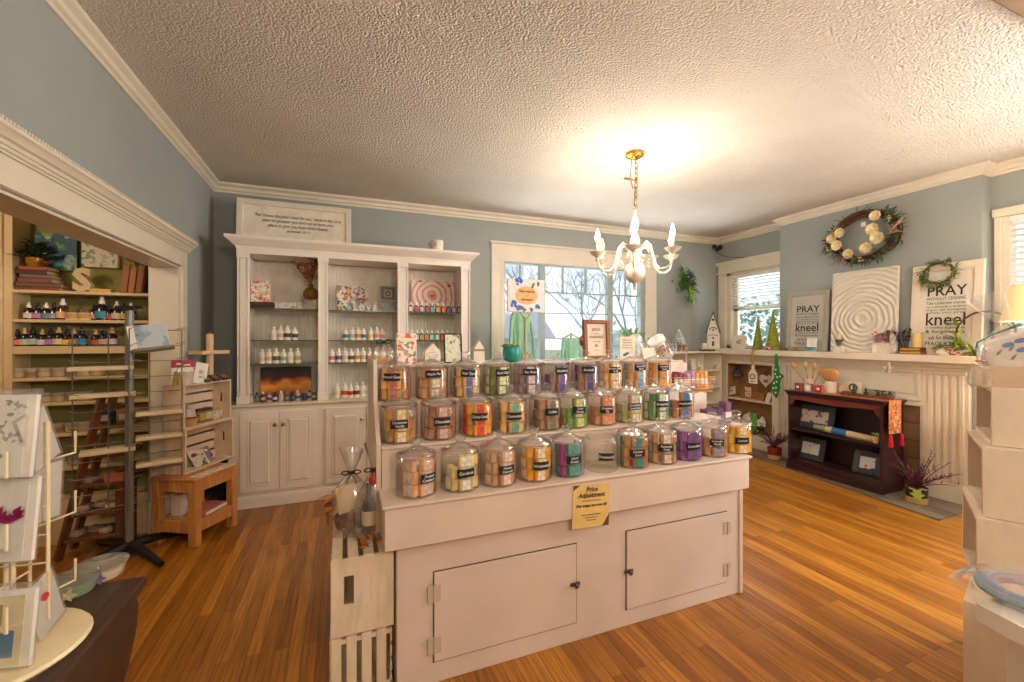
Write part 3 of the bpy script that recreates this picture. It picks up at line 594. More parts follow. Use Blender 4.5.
for x, z, r, c in ((-.01, .19, .025, 0), (.17, .30, .022, 1), (-.13, .335, .014, 1), (.18, .02, .016, 1)):
    b.use(c); b.T = TR((x, -.031, z), rx=rad(90)); b.lathe([(r, 0), (r*.6, .002), (0, .002)], 9, sy=.8)
b.build('bloom', [pm('#d8502a'), pm('#b03a4c')], t)
for x in range(3):
    t = thing('stem_glass', f'small clear stem glass, {nth(x, 3)} on the middle top shelf right of LOVE', 'glass', sx(376+x*7, 4.3, SH['M', 0]), 0, 'stem glasses on the middle top shelf')
    MB().lathe([(.022, 0), (.004, .005), (.004, .04)], 12).build('stem', M_CLEAR, t); MB().lathe([(.004, .04), (.02, .055), (.022, .09)], 12, caps=False).build('bowl', M_CLEAR, t)
# ================================================================== TIERED SOAP COUNTER
T1, T2, T3, T4 = .775, .955, 1.115, 1.275
t = thing('tiered_counter', 'big cream painted counter with stepped tiers carrying rows of soap jars', 'counter', (0, 0, 0))
b = MB(); b.box(.195, 2.065, 1.75, 2.60, .0, .60, .003); b.box(.19, 2.075, 1.744, 2.605, .575, .602, .004); b.box(2.045, 2.072, 1.742, 2.6, 0, .575, .003); b.build('base_cabinet', M_COUNTER, t)
MB().box(.145, 2.07, 1.702, 2.62, .596, T1-.014, .003).build('step_box', M_COUNTER, t)
b = MB(); b.box(.135, 2.082, 1.69, 1.92, T1-.014, T1, .004); b.box(.15, 2.065, 1.90, 2.62, T1, T2-.014); b.box(.148, 2.07, 1.89, 2.11, T2-.014, T2, .004)
b.box(.15, 2.06, 2.09, 2.62, T2, T3-.014); b.box(.148, 2.062, 2.08, 2.31, T3-.014, T3, .004); b.box(.15, 2.06, 2.29, 2.62, T3, T4-.014); b.box(.14, 2.07, 2.275, 2.64, T4-.014, T4, .004)
b.build('tier', M_COUNTER, t)
MB().prism([(1.89, T1), (2.62, T1), (2.62, 1.31), (2.10, 1.31), (2.085, 1.28), (2.085, 1.13), (1.89, .965)], .128, .146, 'x').build('end_panel', M_COUNTER, t)
M_GAP = mat('dark_gap', '#54402f', rough=.9)
for x0, x1, z0, z1, hx, lx, sd in ((.344, 1.009, .092, .458, .344, 1.0, 1), (1.293, 1.952, .085, .468, 1.952, 1.30, -1)):
    d = MB().box(x0, x1, 1.742, 1.752, z0, z1, .002).build('door', M_COUNTER, t)
    g = .004; MB().box(x0-g, x0, 1.747, 1.752, z0-g, z1+g).box(x1, x1+g, 1.747, 1.752, z0-g, z1+g).box(x0-g, x1+g, 1.747, 1.752, z1, z1+g).box(x0-g, x1+g, 1.747, 1.752, z0-g, z0).build('door_gap', M_GAP, t)
    for hz in (z0+.07, z1-.085):
        MB().box(hx-.028, hx+.028, 1.738, 1.743, hz-.035, hz+.035, .002).cyl((hx, 1.738, hz-.035), .005, .07, 8).build('hinge', mat('painted_hinge', '#c3b19b', rough=.5), d)
    b = MB(); b.box(lx-.025, lx+.025, 1.732, 1.742, .268, .285, .003); b.T = TR((lx, 1.732, .276), rx=rad(90)); b.lathe([(.008, 0), (.008, .008), (.012, .014), (.006, .02)], 10)
    b.build('latch', mat('old_metal', '#5d5148', rough=.4, metal=.7), d)
t = thing('price_notice', 'gold paper price notice with dark corners taped to the counter front', 'notice', (1.057, 1.699, .55)); t.rotation_euler = (-rad(1), rad(2.5), 0)
MB().box(-.097, .097, -.003, -.001, 0, .195).build('paper', mat('gold_paper', '#dfbd73', rough=.5), t)
MB().prism([(-.097, .195), (-.097, .172), (-.06, .195)], -.005, -.0032).prism([(.097, 0), (.097, .05), (.062, 0)], -.005, -.0032).build('corner', pm('#5f4a28'), t)
for s, z, h in (('Price', .172, .03), ('Adjustment', .146, .03), ('We have had to raise prices', .122, .009), ('Our soaps are now $6', .1, .018), ('Due to rising material costs', .058, .009), ('thank you for your', .046, .009), ('understanding', .034, .009)): text(s, h, M_INK, t, (0, -.005, z), shear=.2, bold=.0005 if h > .015 else 0)

# ------------------------------------------------------------------ jars
M_JAR = thin_glass('jar_glass', tint=(.985, .985, .978), rough=.04, gain=1.0, edge=.5); M_LID = thin_glass('lid_glass', tint=(.985, .985, .98), rough=.03, gain=1.8, edge=.4)
JR = .083
def jar_body(): return MB().lathe([(.0, .003), (.076, .0), (JR, .006), (JR, .138), (.08, .15), (.072, .157), (.072, .163)], 26, caps=False)
def jar_lid(): return MB().lathe([(.074, .160), (.0825, .161), (.084, .166), (.082, .171), (.068, .176), (.045, .186), (.022, .194), (.014, .199), (.015, .203), (.025, .210), (.028, .219), (.022, .229), (.010, .233), (.0, .234)], 24, caps=False)
def jar_rim(): return MB().tube([(.079*cos(2*pi*i/26), .079*sin(2*pi*i/26), .159) for i in range(26)], .005, 6, True)
def arc_label(w=.078, h=.036, r=JR+.0012):
    n = 8; V = []; 
    for i in range(n+1):
        a = (i/n-.5)*w/r
        for z in (-h/2, h/2): V.append((r*sin(a), -r*cos(a), z))
    return MB().add(V, [(2*i, 2*i+2, 2*i+3, 2*i+1) for i in range(n)])
def bend(o, r):
    for v in o.data.vertices: x, y, z = v.co; v.co = (r*sin(x/r), -r*cos(x/r)+y, z)
M_SLATE = mat('chalk_label', '#1b1a1d', rough=.8)
def bar_mesh(): return MB().box(-.031, .031, -.015, .015, 0, .049, .004)
def band_mesh(): return MB().box(-.018, .018, -.0162, .0162, .003, .046, .001)
def side_bar(): return MB().box(-.0145, .0145, -.031, .031, 0, .049, .004)
def side_band(): return MB().box(-.0157, .0157, -.012, .022, .003, .046, .001)
COLN = {}
def soap(p, rz, key, col, bandcol, lbl, grp):
    m1 = mat('soap_'+col.strip('#'), col, rough=.55, noise=(18, .2), rnd=.22); m2 = mat('wrap_'+bandcol.strip('#'), bandcol, rough=.6, noise=(60, .35))
    if key not in PC: o = (bar_mesh if key == 'soapf' else side_bar)().build('soap_bar', m1, sharp=20); PC[key] = o.data
    else:
        o = bpy.data.objects.new('soap_bar', PC[key]); COL.objects.link(o); o.material_slots[0].link = 'OBJECT'; o.material_slots[0].material = m1
    o.location = p; o.rotation_euler = (0, 0, rz); tag(o, lbl, 'soap', grp)
    part('paper_band', key+'b', band_mesh if key == 'soapf' else side_band, m2, o)
random.seed(21)
ROWS = [
 ('top', 2.187, T3, .122, [394, 432, 465.5, 497, 527.5, 555, 585, 609, 633.5, 657], [-2, 1.6, 3, 6, 3, 8, 4, 7, 8, 7.6], 15.5,
  [('Almond Cherry', '#cf9a50', '#cf5f66', 'tan'), ('Apple Pie', '#cf955f', '#e9d6c2', 'caramel'), ('Baja Type', '#cfa86c', '#5364a6', 'tan'), ('Basil Oak', '#76753a', '#dfe0b4', 'olive'), ('Bay River', '#8f7484', '#dcc6c6', 'mauve'), ('Blueberry', '#96705f', '#5b489c', 'brown'), ('Bluebells', '#9c7560', '#474a8c', 'brown'), ('Brown Sugar\n& Fig', '#dcaa5e', '#e9d2c0', 'honey'), ('Butterfly\nBush', '#d39d60', '#6ba8cc', 'tan'), ('Caramel\nTwist', '#cb8b3c', '#ea9b58', 'amber')]),
 ('middle', 1.99, T2, .092, [399, 438.5, 476, 510, 545, 572.5, 601, 628.5, 654.6, 679], [0.4, 4, 4, 4.6, 8, 8, 6.8, 7.5, 9, 8], 17.5,
  [('Cinnamon\nVanilla', '#c68e4e', '#efd6ac', 'tan'), ('Chocolate', '#a8744c', '#cbb0a6', 'brown'), ('Citrus Crush', '#de9c2c', '#da362c', 'golden'), ('Clementine', '#dea864', '#5aa88e', 'tan'), ('Coffee', '#bd885c', '#6f6b62', 'tan'), ('Cool\nForest', '#6f9c50', '#dcc07a', 'green'), ('Cranberry\nFig', '#cd9360', '#dc8766', 'tan'), ('Eucalyptus\nSpearmint', '#cfa75e', '#d3cebc', 'green tan'), ('Evergreen', '#5c823c', '#d3d2c2', 'green'), ('Frankincense', '#b8723a', '#1d78b4', 'rust')]),
 ('bottom', 1.80, T1, .082, [416, 460, 498, 534, 567, 601, 632, 661, 686, 712, 736], [12, 6, 9.5, 8, 8, 6, 6.5, 6, 9, 6, 7.5], 19,
  [('Frosted\nCranberry', '#d7a478', '#cbb6b0', 'peach'), ('Gardenia', '#dcc488', '#eae0d4', 'cream'), ('Honey\nOatmeal', '#cd9e74', '#e0c8bd', 'tan'), ('Honeysuckle', '#e09d22', '#ead9c6', 'golden'), ('Island\nEscape', '#9d4088', '#4f9484', 'magenta'), ('Dreamsicle', None, None, ''), ('Kitchen\nSpice', '#b47d46', '#2e8c8c', 'brown'), ('Kentucky\nPride', '#b98e5c', '#decdc8', 'tan'), ('Lavender', '#8e4b98', '#63578a', 'purple'), ('Lavender\nVanilla', '#bd895a', '#8d98ba', 'tan'), ('Lemon', '#e2aa1e', '#ead8bc', 'yellow')])]
for rname, y, z, lz, us, offs, prad, items in ROWS:
    n = len(us)
    for i, (u, (nm, c1, c2, cn)) in enumerate(zip(us, items)):
        x = pY(u, HOR, y).x; az = math.atan2(x, y); rz = -az+math.asin(min(.7, offs[i]/prad))
        place = f'{nth(i, n)} in the {rname} row'
        what = f'glass jar of {cn} soap bars, {place}' if c1 else f'empty lidless glass jar, {place}'
        j = thing('soap_jar', what, 'jar', (x, y, z), rz, f'soap jars in the {rname} row')
        part('body', 'jarbody', jar_body, M_JAR, j); part('rim', 'jarrim', jar_rim, M_LID, j)
        if c1: 
            l = part('lid', 'jarlid', jar_lid, M_LID, j)
        lb = part('chalk_label', 'jarlabel', arc_label, M_SLATE, j, (0, 0, lz+jit(.006)), rot=(0, jit(.06), 0))
        tx = text(nm, .0185 if '\n' not in nm else .0165, M_CHALK, lb, (0, 0, 0), shear=.25, wide=.8 if len(nm) > 10 and '\n' not in nm else .95, space=.95); bend(tx, JR+.0022)
        if not c1: continue
        for k in range(3):
            grp = f'soap bars in the {rname} row jar {i+1}'; sl = f'{cn} soap bar in the jar {nth(i, n)} in the {rname} row'
            cc = [c1, c1, c1]
            if nm.startswith('Island'): cc = ['#4f9484', '#9d4088', '#7c6a94']
            if nm.startswith('Eucal'): cc = [c1, '#a9b36a', c1]
            for key, px, py, a, cx in (('soapf', .008, -.053, 0, cc[0]), ('soaps', -.045, -.02, .12, cc[1]), ('soaps', .054, -.008, -.12, cc[2])):
                if k == 2 and key == 'soaps' and random.random() < .25: continue
                q = Matrix.Rotation(rz, 3, 'Z') @ Vector((px+jit(.004), py+jit(.003), 0))
                soap((x+q.x, y+q.y, z+.0045+k*.0498), rz+a+jit(.14), key, cx, c2, sl, grp)
# ------------------------------------------------------------------ crates at the left end of the counter
M_CRATE = mat('whitewashed_crate', '#dfcdb2', rough=.6, noise=(4, .1, (10, 10, 2)))
def slat_crate(name, label, loc, rz, w, d, h, slats_front, hole, group=None, m=None):
    """slatted wooden crate; end panel (with hand hole when hole) faces -Y, slats on the other faces"""
    m = m or M_CRATE; t = thing(name, label, 'crate', loc, rz, group); th = .013
    b = MB()
    if hole:
        hw, hz0, hz1, hx = .018, h*.40, h*.78, -w*.22
        b.box(-w/2, hx-hw, -d/2, -d/2+th, 0, h).box(hx+hw, w/2, -d/2, -d/2+th, 0, h).box(hx-hw, hx+hw, -d/2, -d/2+th, 0, hz0).box(hx-hw, hx+hw, -d/2, -d/2+th, hz1, h); b.build('end_panel', m, t)
    else:
        for k in range(4):
            x = -w/2+.005+k*(w-.01)/4; b.box(x, x+(w-.01)/4-.018, -d/2-.008, -d/2, 0, h, .002)
        b.box(-w/2, w/2, -d/2, -d/2+.012, h-.03, h-.012).box(-w/2, w/2, -d/2, -d/2+.012, .012, .03); b.build('slat_side', m, t)
    MB().box(-w/2, w/2, d/2-th, d/2, 0, h).build('end_panel', m, t)
    for s in (-1, 1):
        b = MB()
        for k in range(4): z = .004+k*(h-.008)/4; b.box(s*w/2-.008*(s > 0), s*w/2+.008*(s < 0), -d/2+th*hole, d/2, z, z+(h-.008)/4-.018, .002)
        b.build('slat_side', m, t)
    b = MB()
    for k in range(4): x = -w/2+k*w/4+.002; b.box(x, x+w/4-.018, -d/2, d/2, h-.002, h+.006, .002)
    b.build('slat_top', m, t)
    MB().box(-w/2+.01, w/2-.01, -d/2+.02, d/2-.02, .001, .008).build('slat_bottom', m, t)
    return t
slat_crate('wooden_crate', 'cream wooden crate with vertical front slats, lowest beside the counter end', (.065, 2.07, 0), 0, .235, .55, .252, True, False)
slat_crate('wooden_crate', 'cream wooden crate with a hand hole, upper one beside the counter end', (.07, 2.07, .259), 0, .235, .57, .297, False, True)
M_CELLO = thin_glass('cellophane', tint=(.97, .96, .94), rough=.12, body=.07, bodycol=(.95, .9, .85), gain=2.2)
def cello(r, h, ry, seed, neck=.72):
    random.seed(seed); V = []; F = []; n = 16; P = [(.85, 0), (1, .1), (1.02, .3), (.8, .5), (.35, neck-.06), (.12, neck), (.3, neck+.12), (.5, 1)]
    for k, (a, z) in enumerate(P):
        for i in range(n): t = 2*pi*i/n; q = r*a*(1+jit(.13)); V.append((q*cos(t), q*ry*sin(t), h*z+(jit(.02) if k == len(P)-1 else 0)))
    for k in range(len(P)-1):
        for i in range(n): j = (i+1) % n; F.append((k*n+i, k*n+j, (k+1)*n+j, (k+1)*n+i))
    return MB().add(V, F)
M_WINE = mat('wine_bottle', '#1f1712', rough=.12, coat=.5)
def gift(loc, r, h, label, seed):
    t = thing('gift_bag', label, 'gift bag', loc, 0); cello(r, h, .8, seed).build('cellophane', M_CELLO, t, sharp=180)
    random.seed(seed+1); b = MB(); F2 = MB(); zz = h*.72
    for sg in (-1, 1):
        b.tube([(sg*(.02-.02*cos(a)), -.012-.006*sin(a), zz+.012*sin(a)+.004*a*.3) for a in [i*2*pi/9 for i in range(10)]], .003, 5); b.tube([(0, -.012, zz), (sg*.012, -.02, zz-.02), (sg*.02, -.018, zz-.045)], .003, 5)
    for i in range(26): b2 = Vector((jit(.7*r), jit(.5*r), random.uniform(.005, h*.12))); F2.leaf(b2, (jit(1), jit(1), jit(.8)), .04, .018)
    F2.build('shredded_filler', mat('kraft_shred', '#b98f58', rough=.8, noise=(20, .3)), t)
    b.tube([(.014*cos(k*pi/4), .014*sin(k*pi/4), zz) for k in range(8)], .005, 5, True); b.build('ribbon', M_BLACK, t); return t
t = gift((.03, 2.02, .565), .098, .36, 'cellophane gift bag of wooden bowl and cards, leaning nearer the floor side', 31)
MB().lathe([(.03, .02), (.065, .03), (.075, .07), (.07, .075), (.06, .04), (.03, .03)], 18).build('bowl', M_BROWNWOOD, t)
MB().at((-.01, -.03, .12), rx=rad(-20), rz=.5).box(-.05, .05, -.006, .006, -.02, .09, .002).build('card', pm('#d9b98a'), t); MB().at((.02, -.03, .06), rz=-.4).box(-.03, .03, -.02, .02, 0, .05, .004).build('soap', pm('#8a4a2a'), t)
b = MB(); random.seed(5)
for k in range(9): a = k*.7; b.leaf((-.06, -.03, .1+.01*k), (-1, jit(1), jit(.5)), .08, .035)
b.build('dried_leaves', mat('rust_leaf', '#a2562a'), t)
t = gift((.12, 1.93, .565), .075, .40, 'cellophane gift bag holding a dark bottle and card, nearest the jars', 37)
MB().lathe([(.028, 0), (.03, .01), (.03, .13), (.012, .17), (.011, .22), (.014, .22)], 16, (-.02, 0, .01)).build('bottle', M_WINE, t); MB().lathe([(.0305, .05), (.0305, .11)], 16, (-.02, 0, .01), caps=False).build('bottle_label', pm('#d9c3a8'), t)
MB().at((.03, -.02, .02), rz=-.3, rx=rad(-8)).box(-.035, .035, -.004, .004, 0, .14, .002).build('card', pm('#e0c9a4'), t); MB().sphere((.0, -.02, .25), .022, 10, sz=1.2).build('red_tag', pm('#b02a22'), t)
MB().lathe([(.02, 0), (.042, .01), (.045, .035), (.04, .035)], 14, (.03, .03, .005)).build('dish', pm('#9a5a2c'), t)
t = thing('folded_leaf_garland', 'few orange dried leaves lying on the crate slats under the gift bags', 'leaves', (.1, 1.83, .567)); random.seed(9); b = MB()
for k in range(10): b.leaf((jit(.05), jit(.02), .004+.004*k), (jit(1), jit(1), .2), .045, .022)
b.build('leaf_spray', mat('orange_leaf', '#b8642a', rough=.7, noise=(10, .3)), t)
# ================================================================== TOP LEDGE OF THE COUNTER
def sy(u, y, z): p = pY(u, HOR, y); return (p.x, y, z)
t = gift(sy(384, 2.40, T4), .06, .17, 'little cellophane bag with an orange soap at the end of the top ledge', 51)
MB().box(-.03, .03, -.015, .015, 0, .035, .004).build('soap', pm('#e2972c'), t)
m_box = blob_mat('orange_bloom_print', '#ecdfce', ('#b49a74', '#e58a68', '#d8603c', '#7a8a6a'), 21, 4, .40)
t = thing('floral_book', 'book with orange blooms on its cover standing on the top ledge', 'book', sy(406, 2.40, T4), rad(12)); MB().box(-.055, .055, -.015, .015, 0, .17, .002).build('pages', M_PAPER, t); MB().box(-.056, .05, -.0175, -.015, 0, .171).build('front_cover', m_box, t); MB().box(-.03, .03, -.0185, -.0175, .125, .145).build('title_strip', pm('#e9dcc8'), t)
def house_block(u, w, h, label, band):
    t = thing('house_block', label, 'ornament', sy(u, 2.42, T4), rad(5)); MB().prism([(-w/2, 0), (w/2, 0), (w/2, h*.62), (0, h), (-w/2, h*.62)], -.02, .02).build('body', pm('#e8dccb'), t)
    if band: MB().box(-w/2-.001, w/2+.001, -.0215, -.02, h*.52, h*.62).build('ribbon', pm('#a9804c'), t)
    else: MB().prism([(-w*.12, h*.08), (w*.12, h*.08), (w*.12, h*.3), (-w*.12, h*.3)], -.0212, -.02).build('door', pm('#cdbfa9'), t)
house_block(432, .088, .115, 'plain white house shaped block beside the dark framed botanical print', 0)
house_block(478, .068, .13, 'white house shaped block with tan ribbon, right of the framed botanical print', 1)
m_bot = blob_mat('botanical_print', '#dfdfc6', ('#8f9a6c', '#b0b48a', '#6f7a52'), 30, 7, .36)
t = canvas('botanical_print', 'dark framed print of pale green sprigs on the top ledge', 'picture', sy(453, 2.43, T4), .108, .172, .015, rad(4), rad(5), m_bot, M_BLACK, frame=pm('#2e241c'), fw=.007)
t = thing('succulent_pot', 'teal round pot of pale green succulents behind the fourth top row jar', 'potted plant', sy(512, 2.40, T4))
m_teal = mat('teal_glaze', '#1f8f88', rough=.25, noise=(25, .3)); MB().lathe([(.035, 0), (.052, .02), (.058, .05), (.055, .08), (.05, .092), (.046, .09), (.045, .08)], 20).build('pot', m_teal, t)
b = MB(); random.seed(3)
for i in range(9):
    c = Vector((jit(.05), jit(.03), .09+jit(.008)))
    for k in range(9): a = k*2*pi/9; b.leaf(c, (cos(a), sin(a), .7), .026, .014)
    for k in range(5): a = k*2*pi/5; b.leaf(c, (cos(a)*.5, sin(a)*.5, 1), .024, .012)
b.build('succulents', mat('pale_succulent', '#a9bb6a', rough=.6, noise=(20, .3)), t)
# flower sign on its little stand
t = thing('flower_sign', 'white square sign with blue flowers and peach oval on a thin wooden stand', 'sign', sy(526, 2.50, T4), rad(6))
MB().box(-.135, .135, -.008, .004, .31, .52, .003).build('board', pm('#ebe2dd'), t)
b = MB(); b.T = TR((0, -.0085, .415), rx=rad(90)); b.lathe([(.08, 0), (.08, .001), (0, .001)], 28, sy=.72); b.build('peach_oval', pm('#ecb673'), t)
for s, z in (('Make every day', .442), ('a', .416), ('little better', .39)): text(s, .024, M_INK, t, (0, -.0105, z), shear=.3, wide=.75)
random.seed(8)
for c, cx, cz, r, n in ((0, -.045, .455, .026, 14), (0, -.075, .325, .02, 10), (0, -.05, .31, .015, 6), (0, .07, .315, .016, 7), (2, .04, .44, .012, 3), (2, .07, .45, .01, 3), (2, -.012, .297, .012, 3), (1, -.03, .305, .012, 4), (1, .03, .30, .01, 3), (1, -.08, .345, .01, 3)):
    b = MB()
    for k in range(n): a = random.uniform(0, 6.28); q = r*math.sqrt(random.random()); b.T = TR((cx*1.2+q*cos(a), -.009, cz*1.1-.003+q*sin(a)), rx=rad(90)); b.lathe([(.0095, 0), (.004, .0012), (0, .0012)], 6)
    b.build('painted_flower', [pm('#3a6cc0'), pm('#5a5a9c'), pm('#6f7a3a')][c], t)
m_twig = mat('pale_twig', '#b79a74', rough=.7); b = MB()
b.tube([(0, .01, .28), (0, .012, .1), (.002, .01, .02)], .007, 6); b.tube([(0, .01, .25), (-.04, .006, .315)], .004, 5).tube([(0, .01, .25), (.045, .006, .32)], .004, 5)
b.tube([(0, .01, .06), (.05, -.03, .002)], .005, 5).tube([(0, .01, .06), (-.05, -.03, .002)], .005, 5).tube([(0, .01, .06), (0, .07, .002)], .005, 5); b.build('stand', m_twig, t)
t = thing('acorn_ornament', 'brown acorn ornament hanging from a curved wire stand by framed print', 'ornament', sy(574, 2.46, T4))
b = MB(); b.tube([(-.06, 0, .01)]+[(-.06+.075*(1-cos(a)), 0, .10+.09*sin(a)) for a in [i*pi/10 for i in range(8)]], .002, 5); b.lathe([(.03, 0), (.03, .008)], 12, (-.06, 0, 0)); b.build('wire_stand', M_STEEL, t)
MB().lathe([(.0, .085), (.017, .10), (.022, .12), (.02, .13)], 12, (.065, 0, 0)).build('nut', pm('#7a4a30'), t); MB().lathe([(.025, .128), (.024, .14), (.012, .155), (.003, .16), (.003, .172), (0, .172)], 12, (.065, 0, 0)).build('cap', pm('#c08a72'), t)
t = canvas('verse_print', 'tall verse print in a deep brown wood frame on the top ledge', 'picture', sy(596, 2.44, T4), .195, .265, .03, rad(-3), rad(4), pm('#e6d3bb'), M_BROWNWOOD, frame=mat('frame_walnut', '#8a5a32', rough=.5), fw=.026)
for s, z, h in (('JESUS', .20, .026), ('is the', .175, .016), ('ANSWER', .15, .026), ('to every', .122, .016), ('life', .095, .024), ('* * *', .06, .02)): text(s, h, mat('sepia_ink', '#7d6650', rough=.8), t, (0, -.0165, z))
t = thing('small_notice', 'small white card notice with a green and blue motif, right of the verse print', 'notice', sy(627, 2.46, T4), rad(-3)); MB().box(-.062, .062, -.004, .004, 0, .155, .001).build('card', pm('#e8d4bd'), t)
for i, s in enumerate(('Thank you for', 'shopping local', 'and supporting', 'handmade goods')): text(s, .013, M_INK, t, (0, -.0055, .132-i*.018))
MB().at((-.02, -.006, .03), rx=rad(90)).lathe([(.016, 0), (0, .001)], 8, sy=.7).at((0, -.006, .04), rx=rad(90)).lathe([(.014, 0), (0, .001)], 8, sy=.7).build('motif', pm('#2f6a7a'), t)
t = thing('small_notice', 'blank cream tent card standing by the plastic jars of pink bars', 'notice', sy(648, 2.50, T4), rad(-3)); MB().prism([(-.03, 0), (.03, 0), (0, .075)], -.055, .055, 'x').build('card', pm('#e3cfb8'), t)

# ================================================================== WINDOW SIDE: dresses, plant
M_MINT = mat('mint_cloth', '#8fc3a4', rough=.8, noise=(7, .18))
def dress(u, y, ztop, zbot, w, label):
    t = thing('mint_dress', label, 'dress', (pY(u, HOR, y).x, y, 0)); n = 40; V = []; F = []; H = ztop-zbot; prof = [(.42, 1), (.48, .93), (.40, .82), (.34, .70), (.36, .62), (.5, .4), (.62, .2), (.7, 0)]
    for k, (r, f) in enumerate(prof):
        for i in range(n): a = 2*pi*i/n; rr = w*r*(1+(.06+.16*(1-f))*sin(a*9+k*.25)); V.append((rr*cos(a), rr*.42*sin(a), zbot+H*f))
    for k in range(len(prof)-1):
        for i in range(n): j = (i+1) % n; F.append((k*n+i, k*n+j, (k+1)*n+j, (k+1)*n+i))
    MB().add(V, F).build('skirt_and_bodice', M_MINT, t)
    for s in (-1, 1): MB().tube([(s*w*.40, 0, ztop-.03), (s*w*.50, -.02, ztop-.18), (s*w*.56, -.03, ztop-.36), (s*w*.60, -.04, ztop-.5)], [w*.09, w*.08, w*.07, w*.09], 10).build('sleeve', M_MINT, t)
    b = MB(); b.lathe([(.16, 0), (.15, .02), (.02, .04), (.016, .1), (.016, zbot+.2)], 14); b.tube([(-w*.4, 0, ztop), (0, 0, ztop+.05), (w*.4, 0, ztop)], .008, 6); b.tube([(0, 0, zbot+.1), (0, 0, ztop+.06)], .012, 6); b.build('stand', m_twig, t)
dress(521, 4.15, 1.68, .85, .24, 'mint green dress on a stand before the back window, behind the flower sign')
dress(571, 4.25, 1.42, .75, .24, 'shorter mint green dress on a stand behind the acorn ornament')
t = thing('window_plant', 'bushy green houseplant in a white pot on the back window sill', 'potted plant', (pY(631, 330, 4.56).x, 4.58, .93)); MB().lathe([(.07, 0), (.09, .35), (.085, .36), (.08, .33)], 18).build('pot', M_WHITE, t)
b = MB(); random.seed(15)
for i in range(90): a = random.uniform(0, 6.28); e = random.uniform(.2, 1.3); d = Vector((cos(a)*e, sin(a)*e*.6, 1)).normalized(); L = random.uniform(.12, .34); q = Vector((0, 0, .34))+d*L*.7; b.leaf(q, d+Vector((jit(.6), jit(.6), jit(.5))), .10, .035); b.tube([(0, 0, .34), tuple(q)], .002, 3) if i % 3 == 0 else None
b.build('leaves', mat('fresh_leaf', '#7fae62', rough=.6, noise=(9, .3)), t)

# ================================================================== WHITE DISPLAY RISER BEHIND THE COUNTER
t = thing('display_riser', 'white stepped display stand behind the right end of the jar counter', 'display stand', (0, 0, 0))
MB().box(2.15, 2.86, 2.98, 3.25, 0, 1.20, .004).build('back_step', M_COUNTER, t); MB().box(2.15, 2.82, 2.72, 2.98, 0, .965, .004).build('middle_step', M_COUNTER, t); MB().box(2.2, 2.98, 2.48, 2.72, .712, .735, .004).box(2.2, 2.84, 2.50, 2.72, 0, .712).build('front_step', M_COUNTER, t)
def pjar(u, y, z, tilt, label, bars):
    t = thing('plastic_jar', label, 'jar', (*sy(u, y, 0)[:2], z), rad(-35)); t.rotation_euler = (rad(24), rad(-38), rad(-30)); t.location.z = z-.008
    MB().lathe([(.0, 0), (.075, .003), (.085, .015), (.085, .15), (.07, .17), (.07, .175)], 22, caps=False).build('body', M_CLEAR, t); MB().lathe([(.077, .168), (.08, .172), (.08, .205), (.074, .21)], 22).build('lid', pm('#d6d0cc'), t)
    if bars:
        random.seed(71); 
        for k in range(11):
            a = random.uniform(0, 6.28); q = .048*math.sqrt(random.random()); MB().at((q*cos(a), q*sin(a), .022+.011*k), rz=random.uniform(0, 3)).box(-.03, .03, -.013, .013, -.008, .008, .003).build('pink_bar', pm('#d07868' if k % 3 else '#e6c3a0'), t)
pjar(667, 3.08, 1.265, rad(62), 'tilted clear plastic jar of pink bars with white lid on the display stand', 1)
pjar(644, 3.12, 1.265, rad(62), 'tilted empty plastic jar with white lid beside the window casing', 0)
t = thing('wooden_caddy', 'small brown wooden rack above the plastic jars, by the window casing', 'rack', (*sy(656, 3.22, 0)[:2], 1.20), rad(-30)); b = MB()
for k in range(3): b.at((0, .0, .12+k*.03), ry=rad(25)).box(-.07, .07, -.01, .01, -.006, .006, .001)
b.at().box(-.07, -.055, -.012, .012, 0, .22).box(.055, .07, -.012, .012, 0, .16); b.build('frame', M_BROWNWOOD, t)
t = thing('price_card', 'blank pale cardboard price card on the edge of the display stand', 'card', (*sy(678, 2.95, 0)[:2], .968), rad(-10)); t.rotation_euler = (rad(-10), 0, rad(-10)); MB().box(-.075, .075, -.003, .003, .19, .26).build('card', pm('#c4ad96'), t); MB().box(-.006, .006, .0, .004, 0, .2).build('prop', pm('#cdb59a'), t)
def wire_basket(name, label, loc, rz, w, d, h, m, n=5):
    t = thing(name, label, 'basket', loc, rz); b = MB()
    for z in [h*k/n for k in range(n+1)]: g = 1+.12*z/h; b.tube([(-w/2*g, -d/2*g, z+.004), (w/2*g, -d/2*g, z+.004), (w/2*g, d/2*g, z+.004), (-w/2*g, d/2*g, z+.004)], .003, 4, True)
    for i in range(9): x = -w/2+w*i/8; b.tube([(x, -d/2, .004), (x*1.12, -d/2*1.12, h)], .002, 4).tube([(x, d/2, .004), (x*1.12, d/2*1.12, h)], .002, 4).tube([(x, -d/2, .004), (x, d/2, .004)], .002, 4)
    b.build('wire_frame', m, t); return t
M_TANWIRE = mat('tan_wicker', '#c79a68', rough=.7)
bx, by, _ = sy(690, 2.84, 0); wire_basket('soap_basket', 'tan open basket of red lilac and orange soaps on the display stand', (bx-.02, by, .967), rad(-6), .36, .16, .12, M_TANWIRE)
